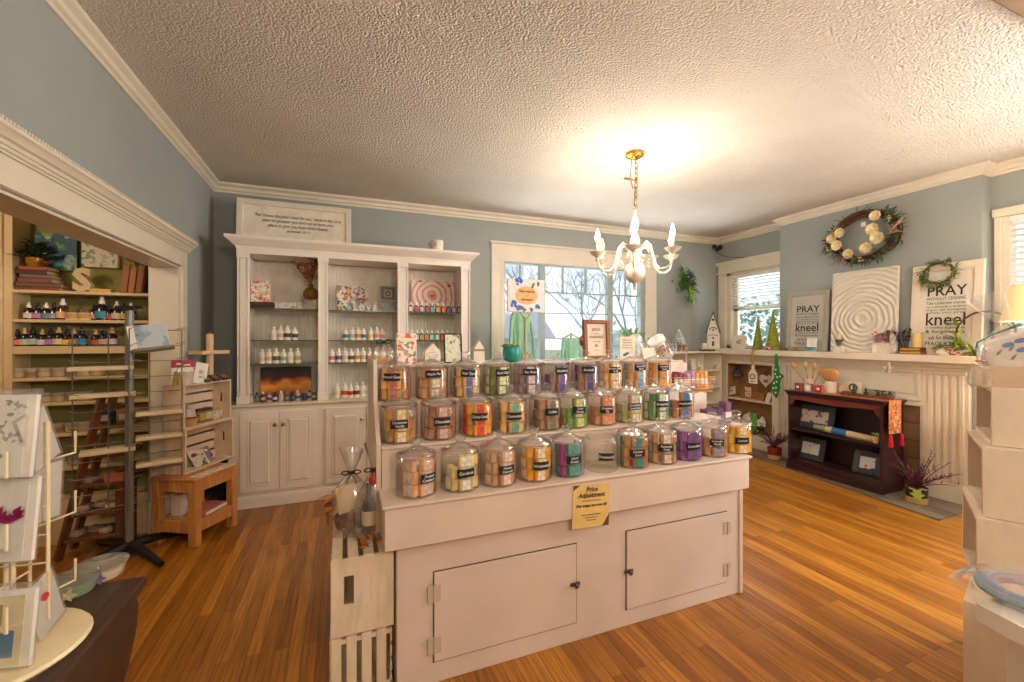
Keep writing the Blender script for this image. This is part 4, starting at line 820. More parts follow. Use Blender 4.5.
for i, c in enumerate(('#7d2438', '#7d2438', '#8a2c3c', '#a98cb0', '#a07fae', '#d98a2c', '#d07a28', '#dd9a3c')):
    cn = 'dark red' if i < 3 else 'lilac' if i < 5 else 'orange'; k = i if i < 3 else i-3 if i < 5 else i-5; mx = (3, 2, 3)[0 if i < 3 else 1 if i < 5 else 2]
    t = tag(MB().box(-.018, .018, -.05, .05, 0, .145+.012*(i % 3 == 1), .004).build('soap_slab', mat('slab_'+c.strip('#'), c, rough=.5, noise=(14, .15)), loc=(bx-.185+i*.046, by, .977), rot=(0, jit(.04), rad(-6))), f'{cn} soap slab in the tan basket, {nth(k, mx)} of its colour', 'soap', 'soap slabs in the tan basket')
    MB().box(-.0185, .0185, -.051, -.049, .05, .10).build('label_strip', M_PAPER, t)
bx2, by2, _ = sy(707, 2.80, 0); t = wire_basket('wicker_basket', 'small tan wicker basket at the corner of the display stand', (2.76, 2.85, .967), 0, .085, .15, .085, M_TANWIRE, 4)
t = thing('tissue_pack', 'white paper pack standing in the small wicker basket', 'pack', (2.76, 2.85, .977)); MB().box(-.03, .03, -.02, .02, 0, .14, .004).build('pack', M_PAPER, t); MB().box(-.025, .025, -.021, -.02, .05, .1).build('label', pm('#c9a9a0'), t)
for i, (u, z, c) in enumerate(((702, 0, '#5a2f52'), (707, 0, '#5f3556'), (713, 0, '#4e2848'), (721, 0, '#6a3f62'))):
    x, y, _ = sy(u+4, 2.58, 0); h = (.12, .125, .13, .17)[i]
    t = thing('gift_box', f'purple soap box, {nth(i, 4)} of those by the yellow jar', 'box', (x, y, .736), rad(-8), 'purple boxes on the low step'); MB().box(-.026, .026, -.04, .04, 0, h, .002).build('carton', pm(c), t); MB().box(-.027, .027, -.041, .041, h*.25, h*.55).build('paper_band', pm('#d9cabf') if i == 3 else pm('#8a6a80'), t)
t = thing('round_soap', 'pale basketwork soap lying by the low row of purple boxes', 'soap', (*sy(693, 2.55, 0)[:2], .736)); MB().lathe([(.03, 0), (.036, .01), (.036, .05), (.028, .058)], 14).build('body', pm('#dba886'), t); MB().tube([(.037*cos(k*.5), .037*sin(k*.5), .03+.01*sin(k*1.5)) for k in range(12)], .003, 4, True).build('weave', pm('#b98560'), t)

# ================================================================== CORNER CUBBY ON THE BACK WALL
CX0, CX1, CY0 = 3.93, 4.80, 4.37
t = thing('corner_cubby', 'white open cubby shelf in the corner between the two windows', 'shelf', (0, 0, 0)); b = MB(); b.box(CX0, CX1, 4.66, 4.672, 0, 1.24); b.build('back_panel', M_WHITE, t)
for x in (CX0, 4.17, CX1-.018): MB().box(x, x+.018, CY0, 4.66, 0, 1.22).build('upright', M_WHITE, t)
for z in (.55, .765, .985): MB().box(CX0+.018, CX1-.018, CY0+.006, 4.66, z-.015, z).build('shelf', M_WHITE, t)
MB().box(CX0-.015, CX1+.01, CY0-.015, 4.672, 1.22, 1.24, .003).build('top', M_WHITE, t)
def cub(u, z, y=4.45): return sy(u, y, z)
for i, (u, z, w, h, c) in enumerate(((693, .985, .075, .15, '#d9cbbd'), (700, .985, .1, .12, '#b98a78'))):
    t = canvas('framed_plaque', ('white oval plaque in the upper cubby nearest its divider', 'little patterned frame in the upper cubby right of the oval plaque')[i], 'frame', cub(u, z), w, h, .02, 0, rad(8), blob_mat('cubby_print', '#e6dcd2', ('#a86a60', '#6a5a58'), 40, 3, .4) if i else pm('#e8ddd2'), M_PAPER, frame=pm('#d9cdbf') if i else None, fw=.012)
t = thing('arch_ornament', 'tiny wooden arch ornament in the upper cubby near the mantel', 'ornament', cub(716, .985)); b = MB()
for r in (.05, .036): b.tube([(r*cos(a), 0, r*sin(a)+.006) for a in [pi*k/10 for k in range(11)]], .007, 6)
b.build('arch', pm('#b58a70'), t)
for i, (u, c) in enumerate(((708, '#d9b0a8'), (714, '#cbb6b8'), (719, '#d9cfc6'))): t = tag(MB().box(-.03, .03, -.03, .03, 0, (.075, .06, .07)[i], .004).build('trinket_box', pm(c), loc=cub(u, .765)), f'small pale trinket box, {nth(i, 3)} on the lower cubby shelf', 'box', 'trinket boxes in the cubby'); MB().box(-.032, .032, -.032, .032, (.05, .04, .045)[i], (.056, .046, .051)[i]).build('ribbon', pm('#b98a80'), t)
ZT = 1.24
t = thing('terrarium', 'clear geometric glass terrarium with green plant on the corner cubby', 'terrarium', cub(679, ZT, 4.5))
r = .085; lo, mi, hi = .0, .10, .22; P = [[(r*k*cos(a+.3), r*k*sin(a+.3), z) for a in [i*2*pi/6 for i in range(6)]] for k, z in ((.6, lo), (1, mi), (.75, .17))]; ap = (0, 0, .30)
b = MB(); V = sum(P, [])+[ap]; F = [(k*6+i, k*6+(i+1) % 6, (k+1)*6+(i+1) % 6, (k+1)*6+i) for k in range(2) for i in range(6)]+[(12+i, 12+(i+1) % 6, 18) for i in range(6)]; b.add(V, F); b.build('panes', M_CLEAR, t, sharp=5)
b = MB()
for k in range(3):
    b.tube(P[k], .003, 4, True)
    for i in range(6): b.tube([P[k][i], P[k+1][i] if k < 2 else ap], .003, 4)
b.build('metal_edges', pm('#d5d8d8'), t)
b = MB(); random.seed(2)
for i in range(40): a = random.uniform(0, 6.28); b.leaf((jit(.02), jit(.02), .07+jit(.02)), (cos(a), sin(a), random.uniform(.3, 1.5)), .06, .02)
b.build('plant', M_LEAF, t); MB().lathe([(.03, 0), (.035, .06), (.03, .07)], 12).build('planter', M_BROWNWOOD, t)
t = thing('wood_figurine', 'small pinkish carved figurine beside the terrarium on the cubby', 'figurine', cub(685, ZT, 4.42)); MB().lathe([(.03, 0), (.034, .02), (.02, .05), (.03, .08), (.022, .1), (0, .11)], 14).build('body', pm('#b98068'), t); MB().sphere((.015, -.02, .045), .012, 8).build('knot', pm('#d9b49a'), t)
t = thing('pillar_candle', 'short white pillar candle beside the tall birdhouse', 'candle', cub(704.5, ZT+.02, 4.47)); MB().lathe([(.03, 0), (.031, .004), (.031, .085), (.026, .09)], 16).build('wax', pm('#efe9df'), t); MB().tube([(0, 0, .085), (.002, 0, .1)], .0015, 4).build('wick', M_BLACK, t)
t = thing('moss_tray', 'low wooden tray of moss and twigs under the candle and birdhouse', 'tray', cub(708, ZT, 4.47)); MB().lathe([(.13, 0), (.15, .008), (.15, .016), (.14, .018)], 24, sy=.45).build('wood_slice', M_BROWNWOOD, t)
b = MB(); random.seed(6)
for i in range(120): a = random.uniform(0, 6.28); q = random.uniform(.08, .15); b.leaf((q*cos(a), .45*q*sin(a), .016), (jit(1), jit(1), random.uniform(0, .6)), .035, .012)
b.build('moss', mat('moss', '#7c8a30', rough=.9, noise=(20, .4)), t)
t = thing('birdhouse', 'tall narrow white birdhouse with steep pointed roof in the corner', 'birdhouse', cub(713.5, ZT+.02, 4.50), rad(-52)); w = .073
MB().prism([(-w, 0), (w, 0), (w, .27), (0, .50), (-w, .27)], -.06, .06).build('body', pm('#e2dacb'), t)
b = MB()
for s in (-1, 1): b.prism([(s*(w+.018), .225), (s*(w+.008), .222), (0, .505), (0, .53)], -.075, .075)
b.build('roof', pm('#3a3a3c'), t)
for z, r in ((.16, .013), (.27, .012)): b = MB(); b.T = TR((0, -.061, z), rx=rad(90)); b.lathe([(r, 0), (r, .001)], 10); b.build('entry_hole', M_INK, t)
for x, z0, z1 in ((.012, .05, .115), (.016, .40, .425)): MB().box(-x, x, -.062, -.06, z0, z1).build('opening', M_INK, t)
b = MB(); b.tube([(.045*cos(a), -.062, .275+.03*sin(a)) for a in [pi*k/8 for k in range(9)]], .006, 5).tube([(.06*cos(a), -.062, .185+.02*sin(a)) for a in [pi*k/8 for k in range(9)]], .004, 5); b.build('arch_trim', M_INK, t)
# swag on the back wall, camera in the corner
t = thing('leaf_swag', 'green leaf swag with dark blooms hung on the wall between windows', 'wreath', pY(686, 283, 4.66)); b = MB(); random.seed(14)
for i in range(150): z = random.gauss(.02, .10); x = random.gauss(-.02+.25*-z*.6, .075); b.leaf((x, -.03+jit(.025), z), (x*5+jit(.8)+.3, -.5+jit(.5), -.6+jit(1)), random.uniform(.07, .13), .035)
b.use(1)
for i in range(26): b.leaf((jit(.05)+.02, -.05, jit(.07)+.03), (jit(1), -.6, jit(1)), .06, .045)
b.use(2)
for i in range(26): b.leaf((jit(.05)+.03, -.05, -.1+jit(.12)), (.4+jit(.5), -.4, -1), .12, .03)
b.build('leaves', [mat('swag_leaf', '#4f7a34', rough=.6, noise=(12, .35)), pm('#4a2c48'), mat('swag_lime', '#93c23e', rough=.6, noise=(12, .3))], t); MB().tube([(-.08, -.012, .15), (-.02, -.012, .02), (.05, -.012, -.14)], .008, 6).build('branch', M_BROWNWOOD, t)
t = thing('wall_camera', 'small black camera high in the corner with a trailing cable', 'camera', (4.95, 4.63, 2.68)); MB().at((0, -.03, 0), rx=rad(70)).lathe([(.03, 0), (.034, .02), (.034, .08), (.024, .085)], 14).build('body', M_BLACK, t); MB().box(-.012, .012, -.02, .03, .03, .08).build('bracket', M_BLACK, t); 
MB().tube([(.0, -.02, -.02), (.06, -.06, -.08), (.11, -.18, -.13), (.114, -.30, -.145), (.112, -.40, -.17)], .004, 5).build('cable', M_BLACK, t)
# ================================================================== FIREPLACE WALL
M_MANTEL = mat('mantel_paint', '#ddd1bb', rough=.45, noise=(4, .05)); W = rad(-90)
MZ = 1.274; XF = 4.87
def slate_mat(name, c1, c2, mort, bw, rh, rot=0):
    m = mat(name, c1, rough=.55); N = m.node_tree.nodes; L = m.node_tree.links; t = N.new('ShaderNodeTexCoord'); mp = N.new('ShaderNodeMapping'); mp.inputs['Rotation'].default_value = rot if isinstance(rot, tuple) else (0, 0, rot); br = N.new('ShaderNodeTexBrick')
    br.inputs['Scale'].default_value = 1; br.inputs['Brick Width'].default_value = bw; br.inputs['Row Height'].default_value = rh; br.inputs['Mortar Size'].default_value = .004
    for k, c in (('Color1', c1), ('Color2', c2), ('Mortar', mort)): br.inputs[k].default_value = (*lin(c), 1)
    L.new(t.outputs['Object'], mp.inputs['Vector']); L.new(mp.outputs['Vector'], br.inputs['Vector']); L.new(br.outputs['Color'], N['Principled BSDF'].inputs['Base Color']); return m
t = thing('fireplace_surround', 'cream painted fireplace surround with long mantel shelf and fluted pilasters', 'fireplace', (0, 0, 0))
MB().box(4.72, XR, 1.776, 4.665, 1.207, MZ, .004).build('mantel_shelf', M_MANTEL, t)
MB().box(4.80, XF+.02, 1.86, 4.655, 1.165, 1.207, .004).box(4.835, XF+.02, 1.89, 4.65, 1.135, 1.165, .003).build('bed_mould', M_MANTEL, t)
b = MB(); b.box(XF, XC, 1.925, 2.25, 0, 1.15); b.box(XF, XC, 3.36, 3.64, 0, 1.15); b.box(XF, XC, 2.25, 3.36, .80, 1.15); b.build('face_board', M_MANTEL, t)
for y0, y1 in ((1.94, 2.20), (3.42, 3.62)):
    b = MB(); b.box(XF-.025, XF, y0-.01, y1+.01, 0, .168, .003); n = 5; st = (y1-y0)/n
    for i in range(n): b.box(XF-.014, XF, y0+i*st+.008, y0+(i+1)*st-.008, .175, 1.10, .006)
    b.box(XF-.02, XF, y0-.006, y1+.006, 1.10, 1.14, .003); b.build('fluted_pilaster', M_MANTEL, t)
b = MB(); a0, a1, c0, c1 = 2.235, 3.30, .845, 1.135
b.box(XF-.016, XF, a0, a1, c1-.03, c1, .003).box(XF-.016, XF, a0, a1, c0, c0+.03, .003).box(XF-.016, XF, a0, a0+.03, c0+.03, c1-.03, .003).box(XF-.016, XF, a1-.03, a1, c0+.03, c1-.03, .003).box(XF-.01, XF, a0+.06, a1-.06, c0+.06, c1-.06, .004); b.build('frieze_panel', M_MANTEL, t)
b = MB(); b.box(XF-.012, XF+.005, 2.19, 2.225, 0, .80).box(XF-.012, XF+.005, 3.36, 3.39, 0, .80).box(XF-.012, XF+.005, 2.19, 3.39, .80, .83); b.build('tile_trim', M_MANTEL, t)
M_BRICK = slate_mat('fireplace_tile', '#8a6a4c', '#6f5238', '#4a3a2a', .16, .075, (rad(90), 0, rad(90)))
MB().box(XF+.012, XC, 2.225, 3.36, 0, .80).build('tile_face', M_BRICK, t); MB().box(XF+.006, XF+.013, 2.5, 3.1, .02, .62).build('firebox', mat('firebox_black', '#1a1512', rough=.9), t)
struct('trim_hearth', MB().prism([(4.297, 1.868), (4.93, 1.885), (4.93, 4.3), (4.63, 4.3)], 0, .014, 'z'), slate_mat('hearth_slate', '#847563', '#6a5c4c', '#5a4d3f', .42, .14, rad(-84)))
# built-in niche under the side window
t = thing('niche_bookcase', 'built-in cream bookcase niche with brown lining under the blinded side window', 'bookcase', (0, 0, 0)); M_NICHE = mat('niche_brown', '#9a7346', rough=.7)
b = MB(); b.box(XF, XF+.02, 3.64, 3.69, 0, 1.14).box(XF, XF+.02, 4.35, 4.655, 0, 1.14).box(XF, XF+.02, 3.69, 4.35, 1.08, 1.14).box(XF, XF+.02, 3.69, 4.35, 0, .15); b.build('face_frame', M_MANTEL, t)
b = MB(); b.box(XR-.02, XR-.005, 3.64, 4.4, .15, 1.14).box(XF+.02, XR-.02, 3.64, 3.655, .15, 1.14).box(XF+.02, XR-.02, 4.37, 4.385, .15, 1.14).box(XF+.02, XR-.02, 3.655, 4.37, 1.12, 1.135); b.build('lining', M_NICHE, t)
for z in (.17, .62): MB().box(XF+.003, XR-.02, 3.69, 4.35, z-.02, z, .002).build('shelf', M_MANTEL, t)
def atx(u, x, z): p = pX(u, HOR, x); return (x, p.y, z)
def nthing(name, label, cat, u, x, z, group=None): return thing(name, label, cat, atx(u, x, z), W, group)
t = nthing('pot_holder', 'dark patterned diamond pot holder hung in the upper niche', 'pot holder', 738, 4.98, .86); MB().at((0, 0, .085), ry=rad(45)).box(-.075, .075, -.006, .006, -.075, .075, .012).build('pad', blob_mat('dark_quilt', '#2c2430', ('#8a7a74', '#4a3a44'), 30, 2, .42), t); MB().tube([(0, 0, .185), (.012, 0, .21), (0, 0, .235), (-.012, 0, .21)], .003, 4, True).build('hanging_loop', M_BLACK, t)
t = nthing('wall_plaque', 'pale plaque with dark script lying tilted lowest in the upper niche', 'plaque', 731, 4.93, .622); t.rotation_euler = (-rad(15), rad(-18), W); MB().box(-.08, .08, -.006, .006, .02, .13, .01).build('board', pm('#d9c8b4'), t); MB().box(-.045, .045, -.0075, -.006, .07, .08).build('script_line', M_INK, t)
t = nthing('printed_card', 'small pink printed card standing in the upper niche behind the hanging paddle', 'card', 748, 4.96, .64); MB().box(-.045, .045, -.004, .004, 0, .13, .002).build('card', blob_mat('pink_card', '#e3c4b4', ('#b0625a', '#8a5a50'), 35, 5, .4), t)
t = nthing('heart_plaque', 'pale heart plaque with dark ribbon hung in the upper niche', 'plaque', 766, 4.93, .80); n = 24
MB().prism([(.0058*16*sin(a)**3, .09+.0056*(13*cos(a)-5*cos(2*a)-2*cos(3*a)-cos(4*a))) for a in [2*pi*i/n for i in range(n)]], -.006, .006).build('heart', pm('#d8c6b4'), t); MB().tube([(-.02, 0, .15), (0, 0, .215), (.02, 0, .15)], .004, 4).build('ribbon', M_BLACK, t); MB().box(-.03, .03, -.0075, -.006, .06, .1).build('script', pm('#7a6a60'), t)
t = nthing('wooden_tray', 'slatted brown wooden tray leaning on the upper niche shelf', 'tray', 752, 4.95, .622); t.rotation_euler = (-rad(12), 0, W); b = MB()
b.box(-.17, .17, -.01, .01, 0, .012).box(-.17, .17, -.01, .01, .085, .097).box(-.17, -.158, -.01, .01, 0, .097).box(.158, .17, -.01, .01, 0, .097).box(-.16, .16, .0, .006, .025, .04).box(-.16, .16, .0, .006, .05, .068); b.build('frame', mat('orange_wood', '#b8763a', rough=.5, noise=(8, .2)), t)
t = nthing('gift_tag', 'white paper gift tag leaning beside the wooden tray in the niche', 'tag', 767, 4.90, .622); t.rotation_euler = (-rad(10), rad(10), W); MB().prism([(-.03, 0), (.03, 0), (.03, .10), (.012, .125), (-.012, .125), (-.03, .10)], -.002, .002).build('card', M_PAPER, t); MB().tube([(0, 0, .115), (.01, -.01, .16), (.0, -.005, .19)], .002, 4).build('string', M_BROWNWOOD, t)
t = nthing('cushion', 'red and green cushion standing in the lower niche compartment', 'cushion', 752, 4.93, .172); t.rotation_euler = (-rad(10), 0, W)
MB().sphere((0, 0, .15), .17, 18, sx=1, sy=.35, sz=.87).build('pad', blob_mat('red_green_cloth', '#b8201c', ('#1c1a1c', '#5aa02c', '#e6ddd0'), 6, 3, .46), t); MB().tube([(.15*cos(a)*1.02, 0, .15+.135*sin(a)*1.02) for a in [2*pi*i/20 for i in range(20)]], .006, 5, True).build('piping', M_BLACK, t)
t = nthing('folded_cloth', 'dark folded cloth with blue trim beside the red green cushion', 'cloth', 737, 4.95, .172); MB().box(-.08, .08, -.05, .05, 0, .12, .02).build('cloth', pm('#25222c'), t); MB().box(-.082, .082, -.052, .052, .05, .065, .004).build('trim_band', pm('#3a5a8a'), t)
# hung from the mantel
t = nthing('hanging_paddle', 'white wooden paddle board hung on a tan strap from the mantel', 'paddle', 753, 4.705, .86); MB().box(-.05, .05, -.009, .009, 0, .13, .012).lathe([(.05, -.009), (.05, .009)], 18, (0, 0, 0)).build('blade', pm('#e2d4bf'), t) if 0 else None
b = MB(); b.prism([(-.055, 0), (.055, 0), (.055, .12), (.03, .16), (.014, .175), (.014, .245), (-.014, .245), (-.014, .175), (-.03, .16), (-.055, .12)], -.008, .008); b.build('blade', pm('#e2d4bf'), t)
b = MB(); b.prism([(-.016, .225), (.016, .225), (.016, .43), (-.016, .43)], -.0125, -.0085).prism([(-.016, .415), (.016, .415), (.016, .419), (-.016, .419)], -.0125, .04); b.build('strap', mat('tan_strap', '#c0904e', rough=.7, noise=(40, .4)), t)
MB().at((0, -.009, .085), rx=rad(90)).lathe([(.036, 0), (.036, .002), (.024, .002), (.024, 0)], 18, caps=False).build('wreath_ring', mat('wreath_green', '#47603c', rough=.8), t); MB().box(-.028, .028, -.009, -.008, .018, .026).build('script_line', M_INK, t)
t = nthing('polka_stocking', 'green polka dot fabric stocking hanging from the mantel', 'stocking', 776.5, 4.715, .72); M_PG = mat('green_felt', '#1f7a3a', rough=.9)
pts = [(0, .52), (.01, .50), (.012, .40), (.03, .34), (.025, .30), (.085, .26), (.045, .22), (.03, .17), (.035, .12), (.015, .05), (0, 0), (-.025, .03), (-.06, .10), (-.05, .18), (-.02, .24), (-.03, .30), (-.012, .38), (-.01, .50)]
MB().prism(pts, -.014, .014).build('felt', M_PG, t); b = MB(); random.seed(19)
for x, z in ((0, .06), (-.03, .11), (.005, .12), (-.02, .17), (.012, .19), (.02, .245), (.055, .255), (-.005, .28), (.0, .33)): b.T = TR((x, -.0145, z), rx=rad(90)); b.lathe([(.0115, 0), (.009, .001), (0, .001)], 9)
b.build('dot', pm('#e8dfd2'), t)
# ------------------------------------------------------------------ mantel ornaments
XM = 4.90
t = nthing('square_plate', 'rounded square cream plate with grey motif leaning at the window', 'plate', 738, XM, MZ); t.rotation_euler = (-rad(14), 0, W); n = 28; sq = lambda a, r: (r*abs(cos(a))**.45*(1 if cos(a) > 0 else -1), .095+.88*r*abs(sin(a))**.45*(1 if sin(a) > 0 else -1))
MB().prism([sq(2*pi*i/n, .108) for i in range(n)], -.006, .006).prism([sq(2*pi*i/n, .085) for i in range(n)], -.0075, -.006).build('plate', pm('#ddd0bd'), t); MB().prism([sq(2*pi*i/n, .035) for i in range(n)], -.009, -.0075).build('motif', blob_mat('grey_motif', '#cfc3b2', ('#6f6a62',), 60, 1, .5), t)
M_CONE = mat('moss_cone', '#8b8f2a', rough=.9, noise=(40, .35), bump=(150, .5, .004))
def cone(u, x, h, r, label):
    t = nthing('moss_cone', label, 'ornament', u, x, MZ); MB().lathe([(r, 0), (r*.97, .01), (r*.5, h*.5), (.006, h-.01), (0, h)], 20).build('cone', M_CONE, t); MB().lathe([(r*1.03, 0), (r*1.03, .008)], 20).build('base', pm('#6f6a2a'), t)
cone(758, 4.92, .43, .066, 'shorter of the two green moss cones at the window')
cone(773, 4.86, .49, .082, 'taller of the two green moss cones, behind the little rainbow')
t = nthing('rainbow_ornament', 'small pink rainbow arch ornament before the taller green cone', 'ornament', 767, 4.77, MZ); 
for r, c in ((.052, '#c8506a'), (.04, '#e0909c'), (.028, '#8fb0c4')):
    MB().tube([(r*cos(a), 0, r*sin(a)+.004) for a in [pi*k/12 for k in range(13)]], .0062, 6).build('band', pm(c), t)
t = nthing('wooden_egg', 'tiny dark green gnome shaped ornament on the mantel before the grey PRAY sign', 'ornament', 786.5, 4.79, MZ); MB().lathe([(.017, 0), (.02, .01), (.012, .03), (0, .042)], 12).build('body', pm('#5d6640'), t)
t = nthing('wooden_egg', 'small brown wooden egg on the mantel before the grey PRAY sign', 'egg', 795, 4.79, MZ); MB().sphere((0, 0, .024), .026, 12, sz=.92).build('egg', pm('#a9673e'), t)
t = nthing('ornament_card', 'white card holding three blue and teal ornaments below the grey sign', 'card', 811, 4.79, MZ); t.rotation_euler = (-rad(6), 0, W); MB().box(-.055, .055, 0, .004, 0, .145, .001).build('card', M_PAPER, t)
for k, c in enumerate(('#2f7fb0', '#2a8a92', '#4aa0c4')): MB().at((-.036+.036*k, -.006, .027), rx=rad(90)).lathe([(.02, -.004), (.022, 0), (.02, .006), (.009, .006), (.009, -.004)], 14, caps=False).build('ornament', pm(c, .3), t)
def pray(u, x, w, h, label, face, fr, fw, seed):
    t = canvas('verse_sign', label, 'sign', atx(u, x, MZ), w, h, .03, W, rad(4.5), face, fr, frame=fr, fw=fw); k = w/.47; y = -.0165; top = h-fw
    for s, z, sz, sp in (('PRAY', .18, .12, 1), ('WITHOUT CEASING', .243, .036, .95), ('Take a joyful time of praise', .28, .033, .85), ('Let us come boldly to the throne', .312, .026, .8), ('of grace with thanksgiving', .338, .026, .85), ('when you pray', .362, .024, .85), ('kneel', .425, .15, 1.15), ('in humility & gratitude', .49, .027, .9), ('& forgiveness', .525, .042, .95), ('ask for Blessings', .577, .05, .85), ('PEACE & LOVE', .63, .05, .85)):
        text(s, sz*(h/.78), M_INK, t, (0, y, top-z*(h/.78)), fit=.55*w if s != 'ask for Blessings' else .45*w, bold=.0012 if sz > .1 else 0)
    return t
pray(806.5, 4.855, .46, .67, 'grey framed sign reading PRAY, beside the side window and green cones', pm('#b9b4a8'), mat('grey_frame', '#a39d90', rough=.6), .045, 1)
pray(944.5, 4.848, .475, .80, 'large white framed sign reading PRAY, topped by a small green wreath', pm('#ded5c3'), M_MANTEL, .06, 2)
m_rose, wv, bs, N, L = swirl_mat('white_rose_relief', '#e4dccb', '#d9cfbc', '#cfc4b0', (0, 0, .33), 7, 3.5)
bp = N.new('ShaderNodeBump'); bp.inputs['Strength'].default_value = .9; bp.inputs['Distance'].default_value = .012; L.new(wv.outputs['Fac'], bp.inputs['Height']); L.new(bp.outputs['Normal'], bs.inputs['Normal'])
t = canvas('rose_canvas', 'large white canvas with raised rose swirls leaning above the mantel', 'picture', atx(863, 4.868, MZ), .58, .835, .035, W, rad(3), m_rose, M_PAPER)
t = nthing('candle_holder', 'dark grey pedestal holder carrying a small cream candle by the rose canvas', 'candle holder', 839, 4.80, MZ); MB().box(-.036, .036, -.036, .036, 0, .065, .003).build('pedestal', pm('#e2d6c2'), t); MB().lathe([(.02, .065), (.012, .085), (.02, .10), (.03, .112), (.036, .125), (.036, .132), (0, .132)], 14).build('cup', pm('#5a5652'), t); MB().lathe([(.02, .132), (.021, .19), (.016, .194)], 14).build('candle', pm('#e3cfa0'), t)
t = nthing('wood_slice', 'flat pale wooden slice lying on the mantel before the rose canvas', 'ornament', 860, 4.775, MZ); MB().lathe([(.06, 0), (.065, .004), (.06, .012)], 16, sy=.5).build('slice', M_PALEWOOD, t); MB().box(.03, .1, -.012, .012, .0, .018, .004).build('chip', pm('#d8c4a4'), t)
t = nthing('carved_block', 'cream carved block with a pink flower bunch on the mantel', 'ornament', 882, 4.81, MZ); MB().box(-.06, .06, -.04, .04, 0, .09, .004).box(-.065, .065, -.045, .045, .09, .102, .003).build('block', pm('#d9cdb8'), t); MB().box(-.06, -.02, -.0445, -.04, .005, .085).build('label_panel', M_PAPER, t)
b = MB(); random.seed(23)
for i in range(70): b.leaf((jit(.05)-.02, -.01+jit(.02), .105+random.uniform(0, .09)), (jit(1), jit(1), jit(1)+.3), .035, .025)
b.build('flowers', mat('pink_petals', '#c795a0', rough=.7, noise=(25, .35)), t); MB().box(.038, .046, -.01, .04, .1, .22).build('slat', M_BROWNWOOD, t)
M_CANDLE = pm('#e3c782')
t = nthing('pillar_candle', 'yellow cream pillar candle standing on the stacked brown books', 'candle', 917, 4.80, MZ+.062); MB().lathe([(.036, 0), (.037, .004), (.037, .125), (.03, .131)], 16).build('wax', M_CANDLE, t); MB().tube([(0, 0, .125), (.002, 0, .142)], .0018, 4).build('wick', M_BLACK, t)
for k, (c, w, l) in enumerate((('#8a4a22', .17, 'brown book with gold edge, lower one under the pillar candle'), ('#6a3218', .16, 'brown book, upper one directly under the pillar candle'))):
    t = nthing('book', l, 'book', 913.5, 4.80, MZ+.031*k); MB().box(-w/2, w/2, -.055, .055, 0, .031, .006).build('cover', pm(c), t); MB().box(-w/2+.01, w/2-.01, -.0555, .05, .007, .022).build('pages', pm('#c99a4a'), t)
t = nthing('dark_sprig', 'dark leafy sprig standing behind the pillar candle and books', 'dried plant', 905, 4.84, MZ); b = MB(); random.seed(29)
for i in range(9): a = random.uniform(-.7, .9); P = [(0, 0, .0), (a*.08, -.01, .11), (a*.17, -.02, .2)]; b.tube(P, .002, 4); [b.leaf((P[1][0]+(P[2][0]-P[1][0])*q, -.015, P[1][2]+(P[2][2]-P[1][2])*q), (a+jit(.8), jit(.3), .8), .05, .018) for q in (0, .35, .7, 1)]
b.build('stems', pm('#2e2824'), t)
t = nthing('berry_box', 'white box with red berry pattern below the large PRAY sign', 'box', 955, 4.79, MZ); MB().box(-.115, .115, -.03, .03, 0, .052, .008).build('body', blob_mat('berry_print', '#ece2d2', ('#c8403c', '#d86a60', '#6a8a4a'), 20, 3, .38), t); MB().box(-.112, .112, -.027, .027, .052, .06, .005).build('lid', M_PAPER, t)
t = nthing('green_wreath', 'small green leaf wreath hooked on top of the large PRAY sign', 'wreath', 938.5, 4.835, 1.985)
b = MB(); random.seed(33)
for i in range(150): a = random.uniform(0, 6.28); q = .10+jit(.02); b.leaf((q*cos(a), jit(.02), q*sin(a)*.85), (-sin(a)*.8+jit(.8)+cos(a)*.5, jit(.8), cos(a)*.8+jit(.8)+sin(a)*.5), .065, .02)
b.build('leaves', mat('boxwood_leaf', '#5a6a28', rough=.6, noise=(15, .35)), t); MB().tube([(.1*cos(a), 0, .085*sin(a)) for a in [2*pi*i/18 for i in range(18)]], .006, 5, True).build('ring', M_BROWNWOOD, t)
# big grapevine wreath on the chimney wall
c = pX(864, 236.5, XC-.05); t = thing('grapevine_wreath', 'large grapevine wreath with cream roses on the chimney wall', 'wreath', c, W); RX, RZ = .275, .228
b = MB(); random.seed(41)
for k in range(16):
    ph = random.uniform(0, 6.28); fr = random.choice((2, 3, 4, 5)); ex = jit(.02)
    b.tube([((RX+ex+.022*sin(fr*a+ph))*cos(a), .022*cos(fr*a+ph), (RZ+ex+.022*sin(fr*a+ph))*sin(a)) for a in [2*pi*i/40 for i in range(40)]], .006, 4, True)
for k in range(26): a = random.uniform(.3, 2.9); p = Vector((RX*cos(a), -.02, RZ*sin(a))); b.tube([p, p+Vector((jit(.1), -.02, jit(.06)+.03))], .003, 3)
b.build('vine_ring', mat('grapevine', '#5a3a26', rough=.8, noise=(12, .3)), t)
b = MB()
for k in range(190):
    a = random.choice((random.uniform(2.7, 5.9), random.uniform(-.4, .9), random.uniform(2.6, 3.6))); q = 1+jit(.2); b.leaf((RX*q*cos(a), -.03+jit(.02), RZ*q*sin(a)), (cos(a)+jit(.9), -.4+jit(.5), sin(a)+jit(.9)), random.uniform(.05, .1), .035)
b.build('leaves', mat('wreath_leaf', '#4f6240', rough=.6, noise=(10, .35)), t)
